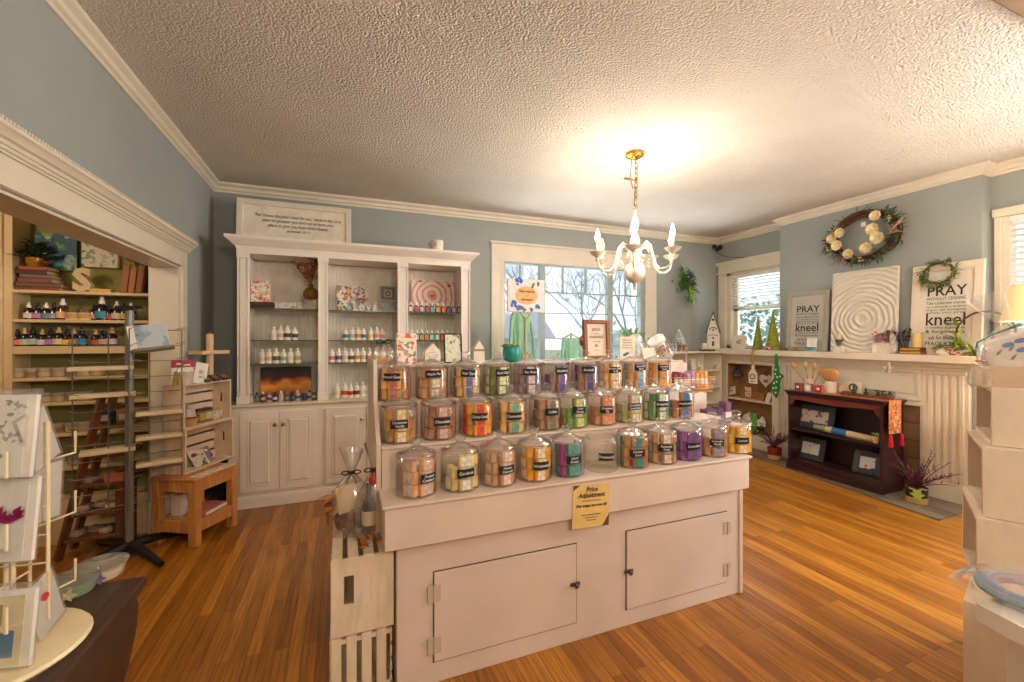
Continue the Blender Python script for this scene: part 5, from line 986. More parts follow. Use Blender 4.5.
def rose(b, p, r):
    b.sphere((p[0], p[1], p[2]), r*.45, 8)
    for ring, n, tl in ((.6, 5, -1.3), (.8, 6, -.7), (1.0, 8, -.2)):
        for i in range(n):
            a = 2*pi*i/n+ring*3; d = Vector((cos(a), tl, sin(a))).normalized(); c = Vector(p)+Vector((cos(a)*r*.5*ring, tl*r*.25, sin(a)*r*.5*ring)); e = Vector((-sin(a), 0, cos(a))); f = d*r*.5
            b.add([tuple(c+e*r*.42*cos(k*pi/3)+f*sin(k*pi/3)) for k in range(6)]+[tuple(c-d*.2*r+Vector((0, .12*r, 0)))], [(k, (k+1) % 6, 6) for k in range(6)])
R = [(-.27, .03, .055), (-.19, .075, .055), (-.22, -.05, .058), (-.11, -.16, .055), (.05, -.13, .06), (.105, .045, .062), (.145, -.05, .066), (.13, .17, .055)]
for x, z, r in R: b = MB(); rose(b, (x*1.0, -.06, z), r); b.build('cream_rose', mat('cream_petal', '#ecdcae', rough=.6, noise=(20, .12)), t, sharp=180)
b = MB()
for i in range(90): b.leaf((-.19+jit(.06), -.06+jit(.03), -.20+jit(.055)), (jit(1), -.8, jit(1)), .028, .024)
b.build('mauve_cluster', mat('mauve_petal', '#a88d92', rough=.7, noise=(25, .25)), t)
for cx, cz in ((.0, -.235), (.24, .11), (-.25, .11), (-.30, -.08)):
    b = MB()
    for i in range(16): b.leaf((cx+jit(.02), -.06, cz+jit(.02)), (jit(1), -.7, jit(1)), .03, .026)
    b.build('pansy', blob_mat('pansy_petal', '#d9c890', ('#3a2a2c',), 45, 2, .45), t)
b = MB()
for i in range(14): b.tube([(.24+jit(.02), -.05, .0+jit(.03)), (.33+jit(.05), -.07, .03+jit(.08))], .004, 4)
b.build('pale_twigs', pm('#c09a78'), t)
MB().box(-.02, .02, -.012, -.008, .10, .145).build('price_tag', M_PAPER, t)
# little angel ornament hanging under the mantel front
t = thing('hook_ornament', 'tiny silver ornament hanging on the mantel front above the bookcase', 'ornament', pX(888, 370, 4.70), W); MB().lathe([(.008, -.03), (.022, -.02), (.018, .0), (.006, .015), (.012, .022), (0, .035)], 12).build('body', M_STEEL, t); MB().leaf((-.005, -.01, .01), (-1, 0, .6), .04, .025, up=(0, 1, 0)).leaf((.005, -.01, .01), (1, 0, .6), .04, .025, up=(0, 1, 0)).build('wing', M_PAPER, t); MB().box(-.008, .008, .0, .02, .03, .075, .003).build('clip', pm('#cfc6b8'), t)

# ================================================================== DARK BOOKCASE BEFORE THE HEARTH
BX0, BX1, BY0, BY1, BH = 4.49, 4.80, 2.34, 3.215, .855
t = thing('dark_bookcase', 'low dark cherry bookcase with scalloped apron standing on the hearth', 'bookcase', (0, 0, 0)); M_CH = mat('dark_cherry', '#35171a', rough=.3, noise=(4, .25, (3, 12, 3))); M_CH2 = mat('red_cherry', '#6b2c18', rough=.35, noise=(6, .2))
b = MB(); b.box(BX0-.025, BX1+.005, BY0-.03, BY1+.03, BH-.02, BH, .006).box(BX0-.012, BX1, BY0-.015, BY1+.015, BH-.045, BH-.02, .006); b.build('top', M_CH, t)
for y in (BY0, BY1-.022): MB().box(BX0, BX1, y, y+.022, .014, BH-.045).build('side_panel', M_CH, t)
MB().box(BX1-.012, BX1, BY0+.022, BY1-.022, .05, BH-.045).build('back_panel', mat('cherry_back', '#2e120f', rough=.45), t)
for z in (.455,): MB().box(BX0+.012, BX1-.012, BY0+.022, BY1-.022, z-.022, z, .003).build('shelf', M_CH, t)
MB().box(BX0+.004, BX1-.012, BY0+.022, BY1-.022, .10, .122).build('bottom_shelf', M_CH, t)
b = MB(); b.box(BX0-.016, BX0+.01, BY0-.014, BY1+.014, .014, .075, .003).box(BX0-.009, BX0+.01, BY0-.008, BY1+.008, .075, .10, .004).box(BX0-.004, BX0+.01, BY0, BY1, .10, .118, .004); b.build('plinth', M_CH, t)
y0, y1 = BY0+.022, BY1-.022; b = MB(); n = 20; P = [(y0, BH-.045), (y1, BH-.045), (y1, BH-.15), (y1-.03, BH-.135)]+[(y1-.05-(y1-y0-.1)*k/n, BH-.098+.008*cos(2*pi*k/n)) for k in range(n+1)]+[(y0+.03, BH-.135), (y0, BH-.15)]
b.prism(P, BX0, BX0+.018, 'x'); b.build('apron', M_CH2, t)  # apron in a redder cherry than the rest
XB = 4.66
def bk(name, label, cat, u, z, x=XB, group=None): return nthing(name, label, cat, u, x, z, group)
def photo(u, z, x, w, h, label, tilt, m, rot=0):
    t = bk('photo_frame', label, 'photo frame', u, z, x); t.rotation_euler = (-tilt, 0, W+rot); fw = min(w, h)*.24; b = MB(); b.box(-w/2, w/2, 0, .02, 0, h, .004); b.build('backing', M_BLACK, t)
    b = MB(); b.box(-w/2, -w/2+fw, -.008, .0, 0, h, .004).box(w/2-fw, w/2, -.008, 0, 0, h, .004).box(-w/2+fw, w/2-fw, -.008, 0, 0, fw, .004).box(-w/2+fw, w/2-fw, -.008, 0, h-fw, h, .004); b.build('frame', mat('slate_frame', '#37383a', rough=.5, noise=(20, .2)), t); MB().box(-w/2+fw, w/2-fw, -.002, -.001, fw, h-fw).build('print', m, t)
photo(813, .457, 4.64, .40, .255, 'wide dark framed photo on the upper shelf of the dark bookcase', rad(12), blob_mat('photo_one', '#cdbca8', ('#4a3a34', '#8a6a5a'), 12, 1, .4))
photo(809, .124, 4.64, .29, .23, 'dark framed photo at the far end of the bottom bookcase shelf', rad(14), blob_mat('photo_two', '#cfc8bc', ('#3a342f', '#8a7f74'), 14, 4, .36))
photo(866, .124, 4.62, .225, .215, 'dark framed photo tilted toward the camera near the tasseled runner', rad(18), blob_mat('photo_three', '#d8d2cc', ('#2a2a2e', '#b04a44'), 14, 8, .36), rad(10))
t = bk('rolled_blanket', 'rolled tan blanket with a blue band across the upper bookcase shelf', 'blanket', 843, .49, 4.56); t.rotation_euler = (0, rad(3), W+rad(4)); b = MB(); b.T = Matrix.Rotation(rad(90), 4, 'Y'); b.lathe([(.0, -.27), (.02, -.265), (.033, -.1), (.034, .2), (.03, .262), (0, .265)], 14); b.build('roll', pm('#c9ae84'), t); b = MB(); b.T = Matrix.Rotation(rad(90), 4, 'Y'); b.lathe([(.0345, -.09), (.0355, -.08), (.0355, .03), (.0345, .04)], 14, caps=False); b.build('blue_band', pm('#2a62a0'), t); b = MB(); b.T = Matrix.Rotation(rad(90), 4, 'Y'); b.lathe([(.0, -.275), (.022, -.262), (.03, -.18), (.0315, -.15)], 12, caps=False); b.build('sage_end', pm('#7f8f6a'), t)
t = bk('tiny_succulent', 'tiny green succulent in a tan pot at the end of the upper bookcase shelf', 'potted plant', 876, .457, 4.53); MB().lathe([(.02, 0), (.03, .05), (.031, .062), (.026, .06)], 12).build('pot', pm('#d8a878'), t); b = MB(); [b.leaf((0, 0, .058), (cos(k*.9), sin(k*.9), .8+.05*k), .055, .022) for k in range(14)]; b.build('leaves', M_LIME, t)
# on top of the bookcase
t = bk('utensil_crock', 'pale crock of wooden spoons at the far end of the bookcase top', 'crock', 809.5, BH, 4.70); MB().lathe([(.05, 0), (.055, .01), (.055, .12), (.05, .125), (.048, .11)], 18).build('crock', pm('#d8c4b4'), t)
for k, (x, a, hh) in enumerate(((-.03, -.55, .27), (-.005, -.12, .25), (.02, .2, .24), (.035, .5, .22))):
    b = MB(); d = Vector((sin(a), -.1, cos(a))); p0 = Vector((x, 0, .05)); b.tube([p0, p0+d*(hh-.06)], .007, 6); b.at(tuple(p0+d*(hh-.03)), ry=a).sphere((0, 0, 0), .03, 10, sx=1, sy=.35, sz=1.5); b.build('wooden_spoon', mat('spoon_wood', '#c79355', rough=.5, noise=(12, .15)), t)
t = bk('scoop_vase', 'white vase holding tan leaf shaped wooden scoops on the bookcase top', 'vase', 830, BH, 4.68); MB().lathe([(.05, 0), (.058, .03), (.058, .115), (.052, .12), (.05, .1)], 18).build('vase', pm('#ddd0c0'), t)
for k in range(4):
    b = MB(); b.at((-.03+.025*k, -.01*k, .18), ry=rad(-25+18*k)); b.sphere((0, 0, 0), .075, 12, sx=.7, sy=.25, sz=1.0); b.build('scoop', mat('scoop_wood', '#c98c44', rough=.5, noise=(10, .2)), t)
for i, (u, c, l) in enumerate(((799, '#8a3a2c', 'small red brown printed block farthest along the bookcase top'), (809, '#d9c8bc', 'small white printed block before the spoon crock'), (819.5, '#a81f24', 'small bright red block before the white scoop vase'))):
    t = bk('printed_block', l, 'block', u, BH, 4.55); MB().box(-.037, .037, -.02, .02, 0, .085, .003).build('block', pm('#b86a4a'), t); MB().box(-.03, .03, -.022, -.02, .008, .077).build('face', pm(c), t); MB().box(-.014, .014, -.0235, -.022, .03, .055).build('mark', M_PAPER, t)
t = bk('wreath_plaque', 'small white plaque with a green wreath standing on the bookcase top', 'plaque', 855, BH, 4.70); MB().box(-.055, .055, -.006, .006, 0, .125, .002).build('board', pm('#e0d4c0'), t); MB().at((-.012, -.008, .075), rx=rad(90)).tube([(.034*cos(a), .034*sin(a), 0) for a in [2*pi*i/16 for i in range(16)]], .008, 6, True).build('wreath', mat('wreath_green', '#47603c'), t)
t = bk('coaster_disc', 'round pale wooden disc leaning beside the wreath plaque', 'disc', 845, BH, 4.72); MB().at((0, 0, .055), rx=rad(80)).lathe([(.052, 0), (.054, .004), (.052, .01)], 20).build('disc', pm('#d6bd9a'), t); MB().box(-.02, .02, -.015, .02, 0, .008).build('stand', M_BROWNWOOD, t)
t = bk('wood_centerpiece', 'long carved wood centerpiece with small dark figures on the bookcase top', 'centerpiece', 866, BH, 4.60); b = MB(); b.prism([(-.20, .0), (.20, .0), (.21, .03), (.18, .045), (.1, .03), (-.1, .032), (-.18, .045), (-.21, .025)], -.035, .035); b.build('base', M_BROWNWOOD, t)
for x, h, c in ((-.1, .13, '#3a2a20'), (.0, .1, '#2f3a24'), (.1, .09, '#4a2c1c'), (.16, .06, '#3a2a20')): MB().lathe([(.016, .03), (.02, .05), (.01, h*.6), (.014, h*.75), (0, h)], 10, (x, 0, 0)).build('figure', pm(c), t)
t = bk('tea_sign', 'grey block sign reading TEA at the near end of the bookcase top', 'sign', 882, BH, 4.72); MB().box(-.11, .11, -.01, .01, 0, .075, .003).build('board', pm('#8f8c86'), t); text('TEA', .085, M_INK, t, (.02, -.0115, .036), bold=.001)
t = bk('table_runner', 'orange brocade runner with red tassels draped over the bookcase end', 'runner', 866, BH, 4.5); t.location = (4.60, 0, BH)
t.rotation_euler = (0, 0, 0); m_run = blob_mat('brocade', '#c87a4a', ('#b0402c', '#e2b070', '#8a3a2a'), 30, 3, .4); yE = BY0-.034
MB().box(-.09, .09, yE, 3.0, .0012, .004).build('top_length', m_run, t); MB().box(-.09, .09, yE-.004, yE-.001, -.29, .004).box(-.05, .05, yE-.006, yE-.004, -.2, -.08).build('hanging_end', m_run, t)
for x in (-.08, .08): MB().lathe([(.005, -.29), (.011, -.305), (.012, -.315), (.02, -.40), (.018, -.405)], 10, (x, yE-.012, 0)).build('tassel', mat('red_tassel', '#c4161c', rough=.9, noise=(60, .3)), t)
# spiky burgundy plants
def spiky(loc, label, potm, band, seed, R, H, n, tagm):
    t = thing('spiky_plant', label, 'potted plant', loc, rad(-62)); b = MB(); random.seed(seed)
    for i in range(n):
        a = random.uniform(0, 6.28); e = random.uniform(.15, 1.0); d = Vector((cos(a)*e, sin(a)*e, random.uniform(.5, 1.0))); L = random.uniform(.6, 1)*R; P = [Vector((0, 0, .13))+d*L*k/4+Vector((0, 0, -.10*(k/4)**2*e)) for k in range(5)]; b.tube(P, [.004, .0035, .003, .0025, .001], 4)
        for k in range(11): q = P[0]+(P[4]-P[0])*(.2+.8*k/11)+Vector((0, 0, (-.10*(.2+.8*k/11)**2+.10*(.2+.8*k/11))*e)); b.leaf(q, d+Vector((jit(1.2), jit(1.2), jit(.9))), .042, .009)
    b.build('spiky_leaves', mat('burgundy_leaf', '#5a2430', rough=.6, noise=(10, .4)), t); MB().lathe([(.062, 0), (.07, .01), (.075, .13), (.07, .135), (.065, .12)], 18).build('pot', potm, t); MB().lathe([(.0715, .005), (.0735, .055)], 18, caps=False).build('burlap_band', pm('#b8935c'), t)
    if tagm: 
        b = MB()
        for k in range(6): a = k*pi/3; b.leaf((.0, -.078, .09), (cos(a), -.1, sin(a)), .05, .035, up=(0, -1, 0))
        b.build('leaf_badge', tagm, t); MB().tube([(-.05, -.06, .13), (0, -.082, .12), (.03, -.075, .14), (.06, -.05, .13)], .006, 5).build('raffia_bow', pm('#c79a5c'), t)
spiky((4.56, 2.13, .014), 'spiky burgundy plant in dark pot with green leaf badge on the hearth', pm('#33302c'), 1, 61, .36, .3, 34, M_LIME)
spiky((4.66, 3.50, .014), 'spiky burgundy plant in a red pot beside the far end of the bookcase', pm('#8a2018'), 1, 67, .32, .3, 30, None)
# ================================================================== ALCOVE SHELVES THROUGH THE CASED OPENING
YS = 3.85; M_SHELF = mat('alcove_shelf_paint', '#d9bd92', rough=.45, noise=(5, .06))
t = thing('alcove_bookcase', 'built-in cream shelves on the olive wall through the cased opening', 'shelf', (0, 0, 0))
MB().box(-2.105, -2.048, YS, YA, 0, 2.48).box(-2.12, -2.09, YS-.015, YS+.01, 0, 2.48, .003).build('upright', M_SHELF, t); MB().box(-1.32, XLB-.002, YS, YA, 0, 2.48).build('upright', M_SHELF, t)
ZS = [1.745, 1.547, 1.366, 1.15, .979, .764, .53]
for k, z in enumerate(ZS): MB().box(-2.048, -1.32, YS, YA, z-(.055 if k == 2 else .022), z, .003).build('shelf', M_SHELF, t)
MB().box(-2.048, -1.32, YS+.02, YA, 0, .3).build('base_board', M_SHELF, t)
def sh(u, k, y=3.91): return (pY(u, HOR, y).x, y, ZS[k])
M_BLUE = blob_mat('blue_landscape', '#2f5f6e', ('#4a8a9a', '#1f3a4a', '#8aa04a', '#9ab8c4'), 9, 2, .42)
t = thing('blue_painting', 'dark blue landscape painting hung on the olive wall above the shelves', 'picture', (pY(59, 250, YA).x, YA-.004, 1.90)); MB().box(-.115, .115, -.03, 0, 0, .26, .003).build('canvas', pm('#1f2a2e'), t); MB().box(-.113, .113, -.0315, -.03, .002, .258).build('picture', M_BLUE, t)
t = thing('pale_painting', 'pale painting of blue leaves hung right of the dark blue landscape', 'picture', (pY(102, 250, YA).x, YA-.004, 1.935)); MB().box(-.105, .105, -.025, 0, 0, .22, .003).build('canvas', M_PAPER, t); MB().box(-.103, .103, -.0265, -.025, .002, .218).build('picture', blob_mat('pale_leaves', '#e3d8c2', ('#8aa0a8', '#5a7a8a', '#b8c0b0'), 16, 6, .4), t)
zz = ZS[0]
for i, (w, h, c, l, dx) in enumerate(((.25, .02, '#8a3a1a', 'lowest, a thin wide red brown book', 0), (.22, .03, '#5a4326', 'second up, a dark tan book', .01), (.18, .03, '#8a4438', 'third up, a faded red book', .0), (.16, .026, '#6a5a54', 'fourth up, a grey brown book', -.0), (.17, .028, '#4a2418', 'fifth up, a dark maroon book', -.02), (.15, .026, '#9a4a20', 'topmost, an orange brown book', -.01))):
    t = thing('book', f'book in the pile beside the wooden S, {l}', 'book', (sh(40, 0)[0]+dx, 3.92, zz), rad(jit(5)), 'books piled in the alcove'); MB().box(-w/2, w/2, -.06, .06, 0, h, .003).build('cover', pm(c), t); MB().box(-w/2+.004, w/2+.001, -.056, .062, .004, h-.004).build('pages', pm('#c9a878'), t); zz += h
t = thing('gold_pot_plant', 'dark leafy plant in a gold pot on top of the book pile', 'potted plant', (sh(34, 0)[0], 3.92, zz)); MB().lathe([(.03, 0), (.042, .02), (.046, .06), (.04, .065), (.036, .05)], 16).build('pot', mat('gold_glaze', '#c98f35', rough=.3, metal=.5), t)
b = MB(); random.seed(44)
for i in range(70): a = random.uniform(0, 6.28); e = random.uniform(0, 1); b.leaf((e*.08*cos(a), e*.05*sin(a), .06+random.uniform(0, .12)*(1.1-e)), (cos(a), sin(a), random.uniform(-.2, .9)), .075, .035)
b.build('leaves', M_DKLEAF, t)
t = thing('dried_flower', 'tan dried bloom lying beside the gold pot on the book pile', 'dried plant', (sh(46, 0)[0], 3.90, zz)); b = MB(); [b.leaf((0, 0, .025), (cos(k), sin(k)*.6, .3+jit(.3)), .05, .03) for k in range(9)]; b.build('petals', pm('#b8803c'), t)
t = thing('wooden_letter', 'freestanding cream wooden letter S on the top alcove shelf', 'letter', (sh(84, 0)[0], 3.90, ZS[0])); text('S', .21, pm('#d3b681'), t, (0, 0, .076), bold=.010, name='letter_face', depth=.04)
t = thing('yellow_box', 'low yellow box lying right of the wooden letter S', 'box', (sh(103, 0)[0], 3.90, ZS[0])); MB().box(-.06, .06, -.03, .03, 0, .022, .002).build('body', pm('#d9a23c'), t); MB().box(-.061, .061, -.031, .031, .016, .0225).build('lid', pm('#e0b050'), t)
for i in range(3): t = thing('brown_book', f'upright brown book, {nth(i, 3)} of three ending the top alcove shelf', 'book', (sh(127.5, 0)[0]+.043*i, 3.91, ZS[0]), 0, 'upright brown books'); t.rotation_euler = (0, rad(6), 0); MB().box(-.019, .019, -.07, .05, 0, .20-.008*(i == 1), .004).build('cover', pm(('#9a5c2a', '#a5662e', '#8f5426')[i]), t); MB().box(-.014, .014, -.06, .052, .006, .199-.008*(i == 1)).build('pages', pm('#caa468'), t)
t = thing('wire_basket', 'black wire ornament at the far end of the top alcove shelf', 'ornament', (-1.37, 3.90, ZS[0])); b = MB()
for k in range(5): a = k*pi/5; b.tube([(.05*cos(a), .04*sin(a), 0), (.02*cos(a+1), .02*sin(a+1), .1), (.05*cos(a+2), .04*sin(a+2), .24)], .004, 4); b.tube([(-.05*cos(a), -.04*sin(a), 0), (-.02*cos(a+1), -.02*sin(a+1), .12), (-.05*cos(a+2), -.04*sin(a+2), .24)], .004, 4)
b.build('wire_frame', M_BLACK, t); MB().box(-.09, .03, -.04, .04, .24, .25).build('lid', M_BROWNWOOD, t)
DL = ['#d9d2cc', '#c87aa8', '#6a8a9a', '#9aa0b8', '#e2b88a', '#d98a7a', '#2f8a9a', '#b83a44', '#d8c0b0', '#d9b04a', '#4a7aa8', '#e07a4a']
for i, u in enumerate((29, 38, 46.5, 54, 63)): bottle('dropper', sh(u, 1), .118 if i < 4 else .15, M_DARKGLASS if i < 4 else M_AMBER, pm(DL[i]), M_BLACK if i % 2 else M_CAPW, f'dark dropper bottle, {nth(i, 13)} of those left of the cream tubs', 'bottle', 'dropper bottles on the second alcove shelf', 'dropper_bottle')
for i, u in enumerate((74, 85)): bottle('tub', sh(u, 1, 3.90), .075, pm('#e6cfa0'), pm('#c9985c'), pm('#6a4a30'), ('cream tub with brown lid, nearer the amber bottle', 'cream tub with brown lid, right one of the pair on the second alcove shelf')[i], 'tub', None, 'cream_tub')
for i, (u, h) in enumerate(((94, .115), (102, .17), (109.5, .115), (117, .14), (124, .13), (131, .13))): bottle('dropper', sh(u, 1), h, M_DARKGLASS, pm(DL[i+5]), M_CAPW if i % 2 else M_BLACK, f'dark dropper bottle, {nth(i, 6)} of those right of the cream tubs', 'bottle', 'dropper bottles on the second alcove shelf', 'dropper_bottle')
for i, u in enumerate((17, 25, 33, 42.5, 51, 59, 67, 74, 82, 96, 104, 112)): bottle('dropper', sh(u, 2, 3.89), .115+.008*(i % 3), M_DARKGLASS, pm(['#e8665a', '#b8c8b0', '#a8c0b0', '#d8c8c0', '#a878b0', '#e2cf9a', '#e0c060', '#e08a4a', '#3a88b8', '#c84a3a', '#c8a890', '#d8b8c8'][i]), [M_BLACK, pm('#c9a878')][i % 2], f'dark essential oil bottle, {nth(i, 12)} on the third alcove shelf', 'bottle', 'oil bottles on the third alcove shelf', 'oil_bottle')
for k, us, g in ((3, (20, 33, 46, 60, 73, 85, 98), 'fourth'), (4, (21, 33, 46.5, 60, 73, 86), 'fifth'), (5, (44, 58, 73, 86, 100), 'sixth'), (6, (76, 92, 108), 'seventh')):
    for i, u in enumerate(us): bottle('tin', sh(u, k, 3.91), .066, pm(('#9a8468', '#a8906c')[i % 2]), pm(('#b89c78', '#8a7458', '#c0a884')[i % 3]), pm(('#8a8078', '#a09484')[k % 2]), f'grey lidded candle tin, {nth(i, len(us))} on the {g} alcove shelf down', 'tin', f'candle tins on the {g} alcove shelf', 'candle_tin')
# ------------------------------------------------------------------ brown stepped stand with bagged soaps
t = thing('ladder_stand', 'dark brown leaning ladder stand holding bagged soaps inside the opening', 'shelf', (0, 0, 0)); YL = 3.60
for y in (YL, YL+.17):
    MB().tube([(-1.70, y, 0), (-1.475, y, 1.06)], .024, 4).build('slanted_rail', M_BROWNWOOD, t); MB().box(-1.405, -1.365, y-.018, y+.018, 0, .55).build('upright', M_BROWNWOOD, t)
for z, x0, x1 in ((.13, -1.66, -1.37), (.29, -1.63, -1.37), (.47, -1.59, -1.34), (.66, -1.55, -1.34), (.85, -1.51, -1.34)): MB().box(x0, x1, YL-.03, YL+.20, z-.022, z, .003).build('tray', M_BROWNWOOD, t)
M_BAG = thin_glass('plastic_bag', tint=(.93, .92, .9), rough=.1, body=.12, bodycol=(.9, .85, .8), gain=2.5)
def bagged(x, y, z, i, lbl, c):
    random.seed(100+i); t = thing('bagged_soap', lbl, 'soap', (x, y, z), jit(.6), 'bagged soaps on the ladder stand'); MB().box(-.03, .03, -.02, .02, .003, .03, .005).build('soap', pm(c), t)
    V = []; F = []; n = 10; P = ((1, 0), (1.15, .018), (.9, .036), (.4, .045))
    for r, zz in P:
        for k in range(n): a = 2*pi*k/n; q = .042*r*(1+jit(.25)); V.append((q*cos(a), q*.75*sin(a), zz+jit(.004)*(zz > 0)))
    for k in range(3):
        for j in range(n): F.append((k*n+j, k*n+(j+1) % n, (k+1)*n+(j+1) % n, (k+1)*n+j))
    MB().add(V, F).build('plastic_bag', M_BAG, t, sharp=5)
k = 0
for z, x0, nn, g in ((.13, -1.62, 4, 'lowest'), (.29, -1.59, 4, 'second lowest'), (.47, -1.55, 3, 'middle'), (.66, -1.51, 3, 'second highest')):
    for i in range(nn): bagged(x0+.075*i, YL+.02+.05*(i % 2), z, k, f'bagged soap, {nth(i, nn)} on the {g} tray of the ladder stand', ('#c99a70', '#b86a50', '#d8b890', '#a8705a')[(k*3) % 4]); k += 1
for i, (x, z, c, l) in enumerate(((-1.52, .85, '#3a4a4a', 'dark carton on the highest tray of the brown ladder stand'), (-1.40, .85, '#9a6a4a', 'tan carton on the highest tray of the brown ladder stand'))): t = thing('carton', l, 'box', (x+.03, YL+.06, z)); MB().box(-.045, .045, -.04, .04, 0, .09, .003).build('carton', pm(c), t); MB().box(-.03, .03, -.0415, -.04, .02, .06).build('label', pm('#cdb89a'), t)
t = thing('coral_carton', 'flat coral coloured carton on the middle ladder tray', 'box', (-1.41, YL-.0, .472)); MB().box(-.05, .05, -.025, .0, 0, .06, .003).build('carton', pm('#c8795a'), t); MB().box(-.051, .051, -.026, .001, .045, .0605).build('flap', pm('#b86a4c'), t)
# ------------------------------------------------------------------ grey spinner rack
RX0, RY0_ = -1.30, 3.50
t = thing('spinner_rack', 'grey wire spinner rack with pale trays on a black cross foot', 'rack', (RX0, RY0_, 0)); M_GREY = mat('grey_metal', '#8d8a86', rough=.4, metal=.5); M_TRAY = mat('tray_board', '#e0cba8', rough=.6)
b = MB()
for k in range(4):
    a = rad(-45+90*k); d = Vector((cos(a), sin(a), 0)); b.tube([d*.02+Vector((0, 0, .075)), d*.16+Vector((0, 0, .06)), d*.31+Vector((0, 0, .03)), d*.35+Vector((0, 0, .022))], [.032, .028, .022, .02], 8)
b.lathe([(.05, .03), (.05, .085), (.03, .10)], 14); b.build('cross_foot', M_BLACK, t); MB().lathe([(.023, .08), (.023, 1.60)], 14).build('pole', M_GREY, t)
MB().box(-.035, .035, -.035, .035, 1.60, 1.625, .004).box(-.07, .07, -.012, .012, 1.612, 1.63).build('top_cap', M_BLACK, t)
for k, (a, r0, r1) in enumerate(((200, .10, .26), (290, .06, .2), (20, .10, .27), (110, .05, .12))):
    A = rad(a-YAW*0); d = Vector((cos(A), sin(A), 0)); q = Vector((-d.y, d.x, 0)); b = MB()
    for r in (r0, r1): b.tube([d*r+Vector((0, 0, .32)), d*r+Vector((0, 0, 1.48))], .004, 5)
    for i in range(12): z = .34+i*.103; b.tube([d*.02+Vector((0, 0, z)), d*r1+Vector((0, 0, z))], .003, 4); b.tube([d*r1+Vector((0, 0, z)), d*(r1+.02)+q*.03+Vector((0, 0, z+.02)), d*(r1-.03)+q*.06+Vector((0, 0, z+.01))], .0025, 4)
    b.build('wire_wing', M_STEEL, t)
    for z, rc, L in (((1.23, .13, .30), (1.06, .12, .30), (.705, .10, .26)), (), ((.92, .15, .24), (.76, .15, .24), (.585, .15, .24)), ())[k]: b = MB(); b.at((d.x*rc, d.y*rc, z), rz=A).box(-L/2, L/2, -.055, .055, -.012, .012, .003); b.build('tray', M_TRAY, t)
pp = pY(151, 333, 3.42); t = thing('landscape_card', 'blue and orange landscape card leaning in the top of the spinner rack', 'card', (pp.x, 3.42, 1.355), rad(14)); t.rotation_euler = (-rad(22), rad(-8), rad(20)); MB().box(-.10, .10, -.004, .004, 0, .165, .001).build('card', M_PAPER, t)
MB().box(-.065, .098, -.0055, -.004, .002, .163).build('picture', blob_mat('card_picture', '#b8c4cc', ('#c8842a', '#6a4a30', '#8fa8bc'), 7, 3, .44), t); MB().box(-.09, .12, -.03, .02, -.02, -.004).build('wire_ledge', M_STEEL, t)
# ------------------------------------------------------------------ stool table, stacked crates
ST = thing('wooden_stool', 'rustic orange pine stool table carrying two open crates', 'stool', (-.99, 3.71, 0), rad(60)); lw, w2, d2, HS = .055, .185, .17, .465
for x in (-w2, w2-lw):
    for y in (-d2, d2-lw): MB().box(x, x+lw, y, y+lw, 0, HS-.02, .004).build('leg', M_OAK, ST)
MB().box(-w2-.006, w2+.006, -d2-.006, d2+.006, HS-.02, HS, .004).build('top', M_OAK, ST)
for z0, z1 in ((HS-.10, HS-.02), (.09, .17)):
    b = MB(); b.box(-w2+lw, w2-lw, -d2+.006, -d2+.028, z0, z1, .002).box(-w2+lw, w2-lw, d2-.028, d2-.006, z0, z1, .002).box(-w2+.006, -w2+.028, -d2+lw, d2-lw, z0, z1, .002).box(w2-.028, w2-.006, -d2+lw, d2-lw, z0, z1, .002)
    b.build('rail', M_OAK, ST)
MB().box(-w2+.03, w2-.03, -d2+.03, d2-.03, .155, .172).build('lower_shelf', mat('pine_board', '#b88a54', rough=.5, noise=(6, .25, (8, 8, 1))), ST)
def loc_in(o, x, y, z): a = o.rotation_euler[2]; return (o.location.x+x*cos(a)-y*sin(a), o.location.y+x*sin(a)+y*cos(a), o.location.z+z)
t = thing('pink_book', 'pink covered book lying on the lower shelf of the pine stool', 'book', loc_in(ST, .03, -.06, .172), rad(66)); MB().box(-.11, .11, -.075, .075, 0, .025, .003).build('cover', pm('#d8837a'), t); MB().box(-.108, .112, -.077, .073, .004, .021).build('pages', M_PAPER, t)
t = thing('white_file', 'white card file standing on the lower shelf of the pine stool', 'file', loc_in(ST, -.06, .06, .172), rad(60)); MB().box(-.05, .05, -.04, .04, 0, .16, .002).build('box', pm('#d9d0c4'), t); MB().box(-.03, .03, -.0415, -.04, .06, .11).build('label', M_PAPER, t)
for k in range(3):
    t = thing('leaflet', f'printed leaflet lying on the stool ledge before the lower crate, {nth(k, 3)}', 'leaflet', loc_in(ST, -.10+.115*k, -.125, HS+.0005), rad(60+jit(5)), 'leaflets on the stool ledge'); MB().box(-.05, .05, -.035, .035, 0, .002).build('paper', M_PAPER, t); MB().box(-.035, .035, -.022, .022, .002, .0025).build('print', blob_mat('leaflet_print', '#cdd2b8', ('#8a9a6a', '#b8a890'), 50, 1, .4), t)
M_CRW = mat('white_pine_crate', '#e2cbb0', rough=.6, noise=(5, .1, (8, 8, 2)))
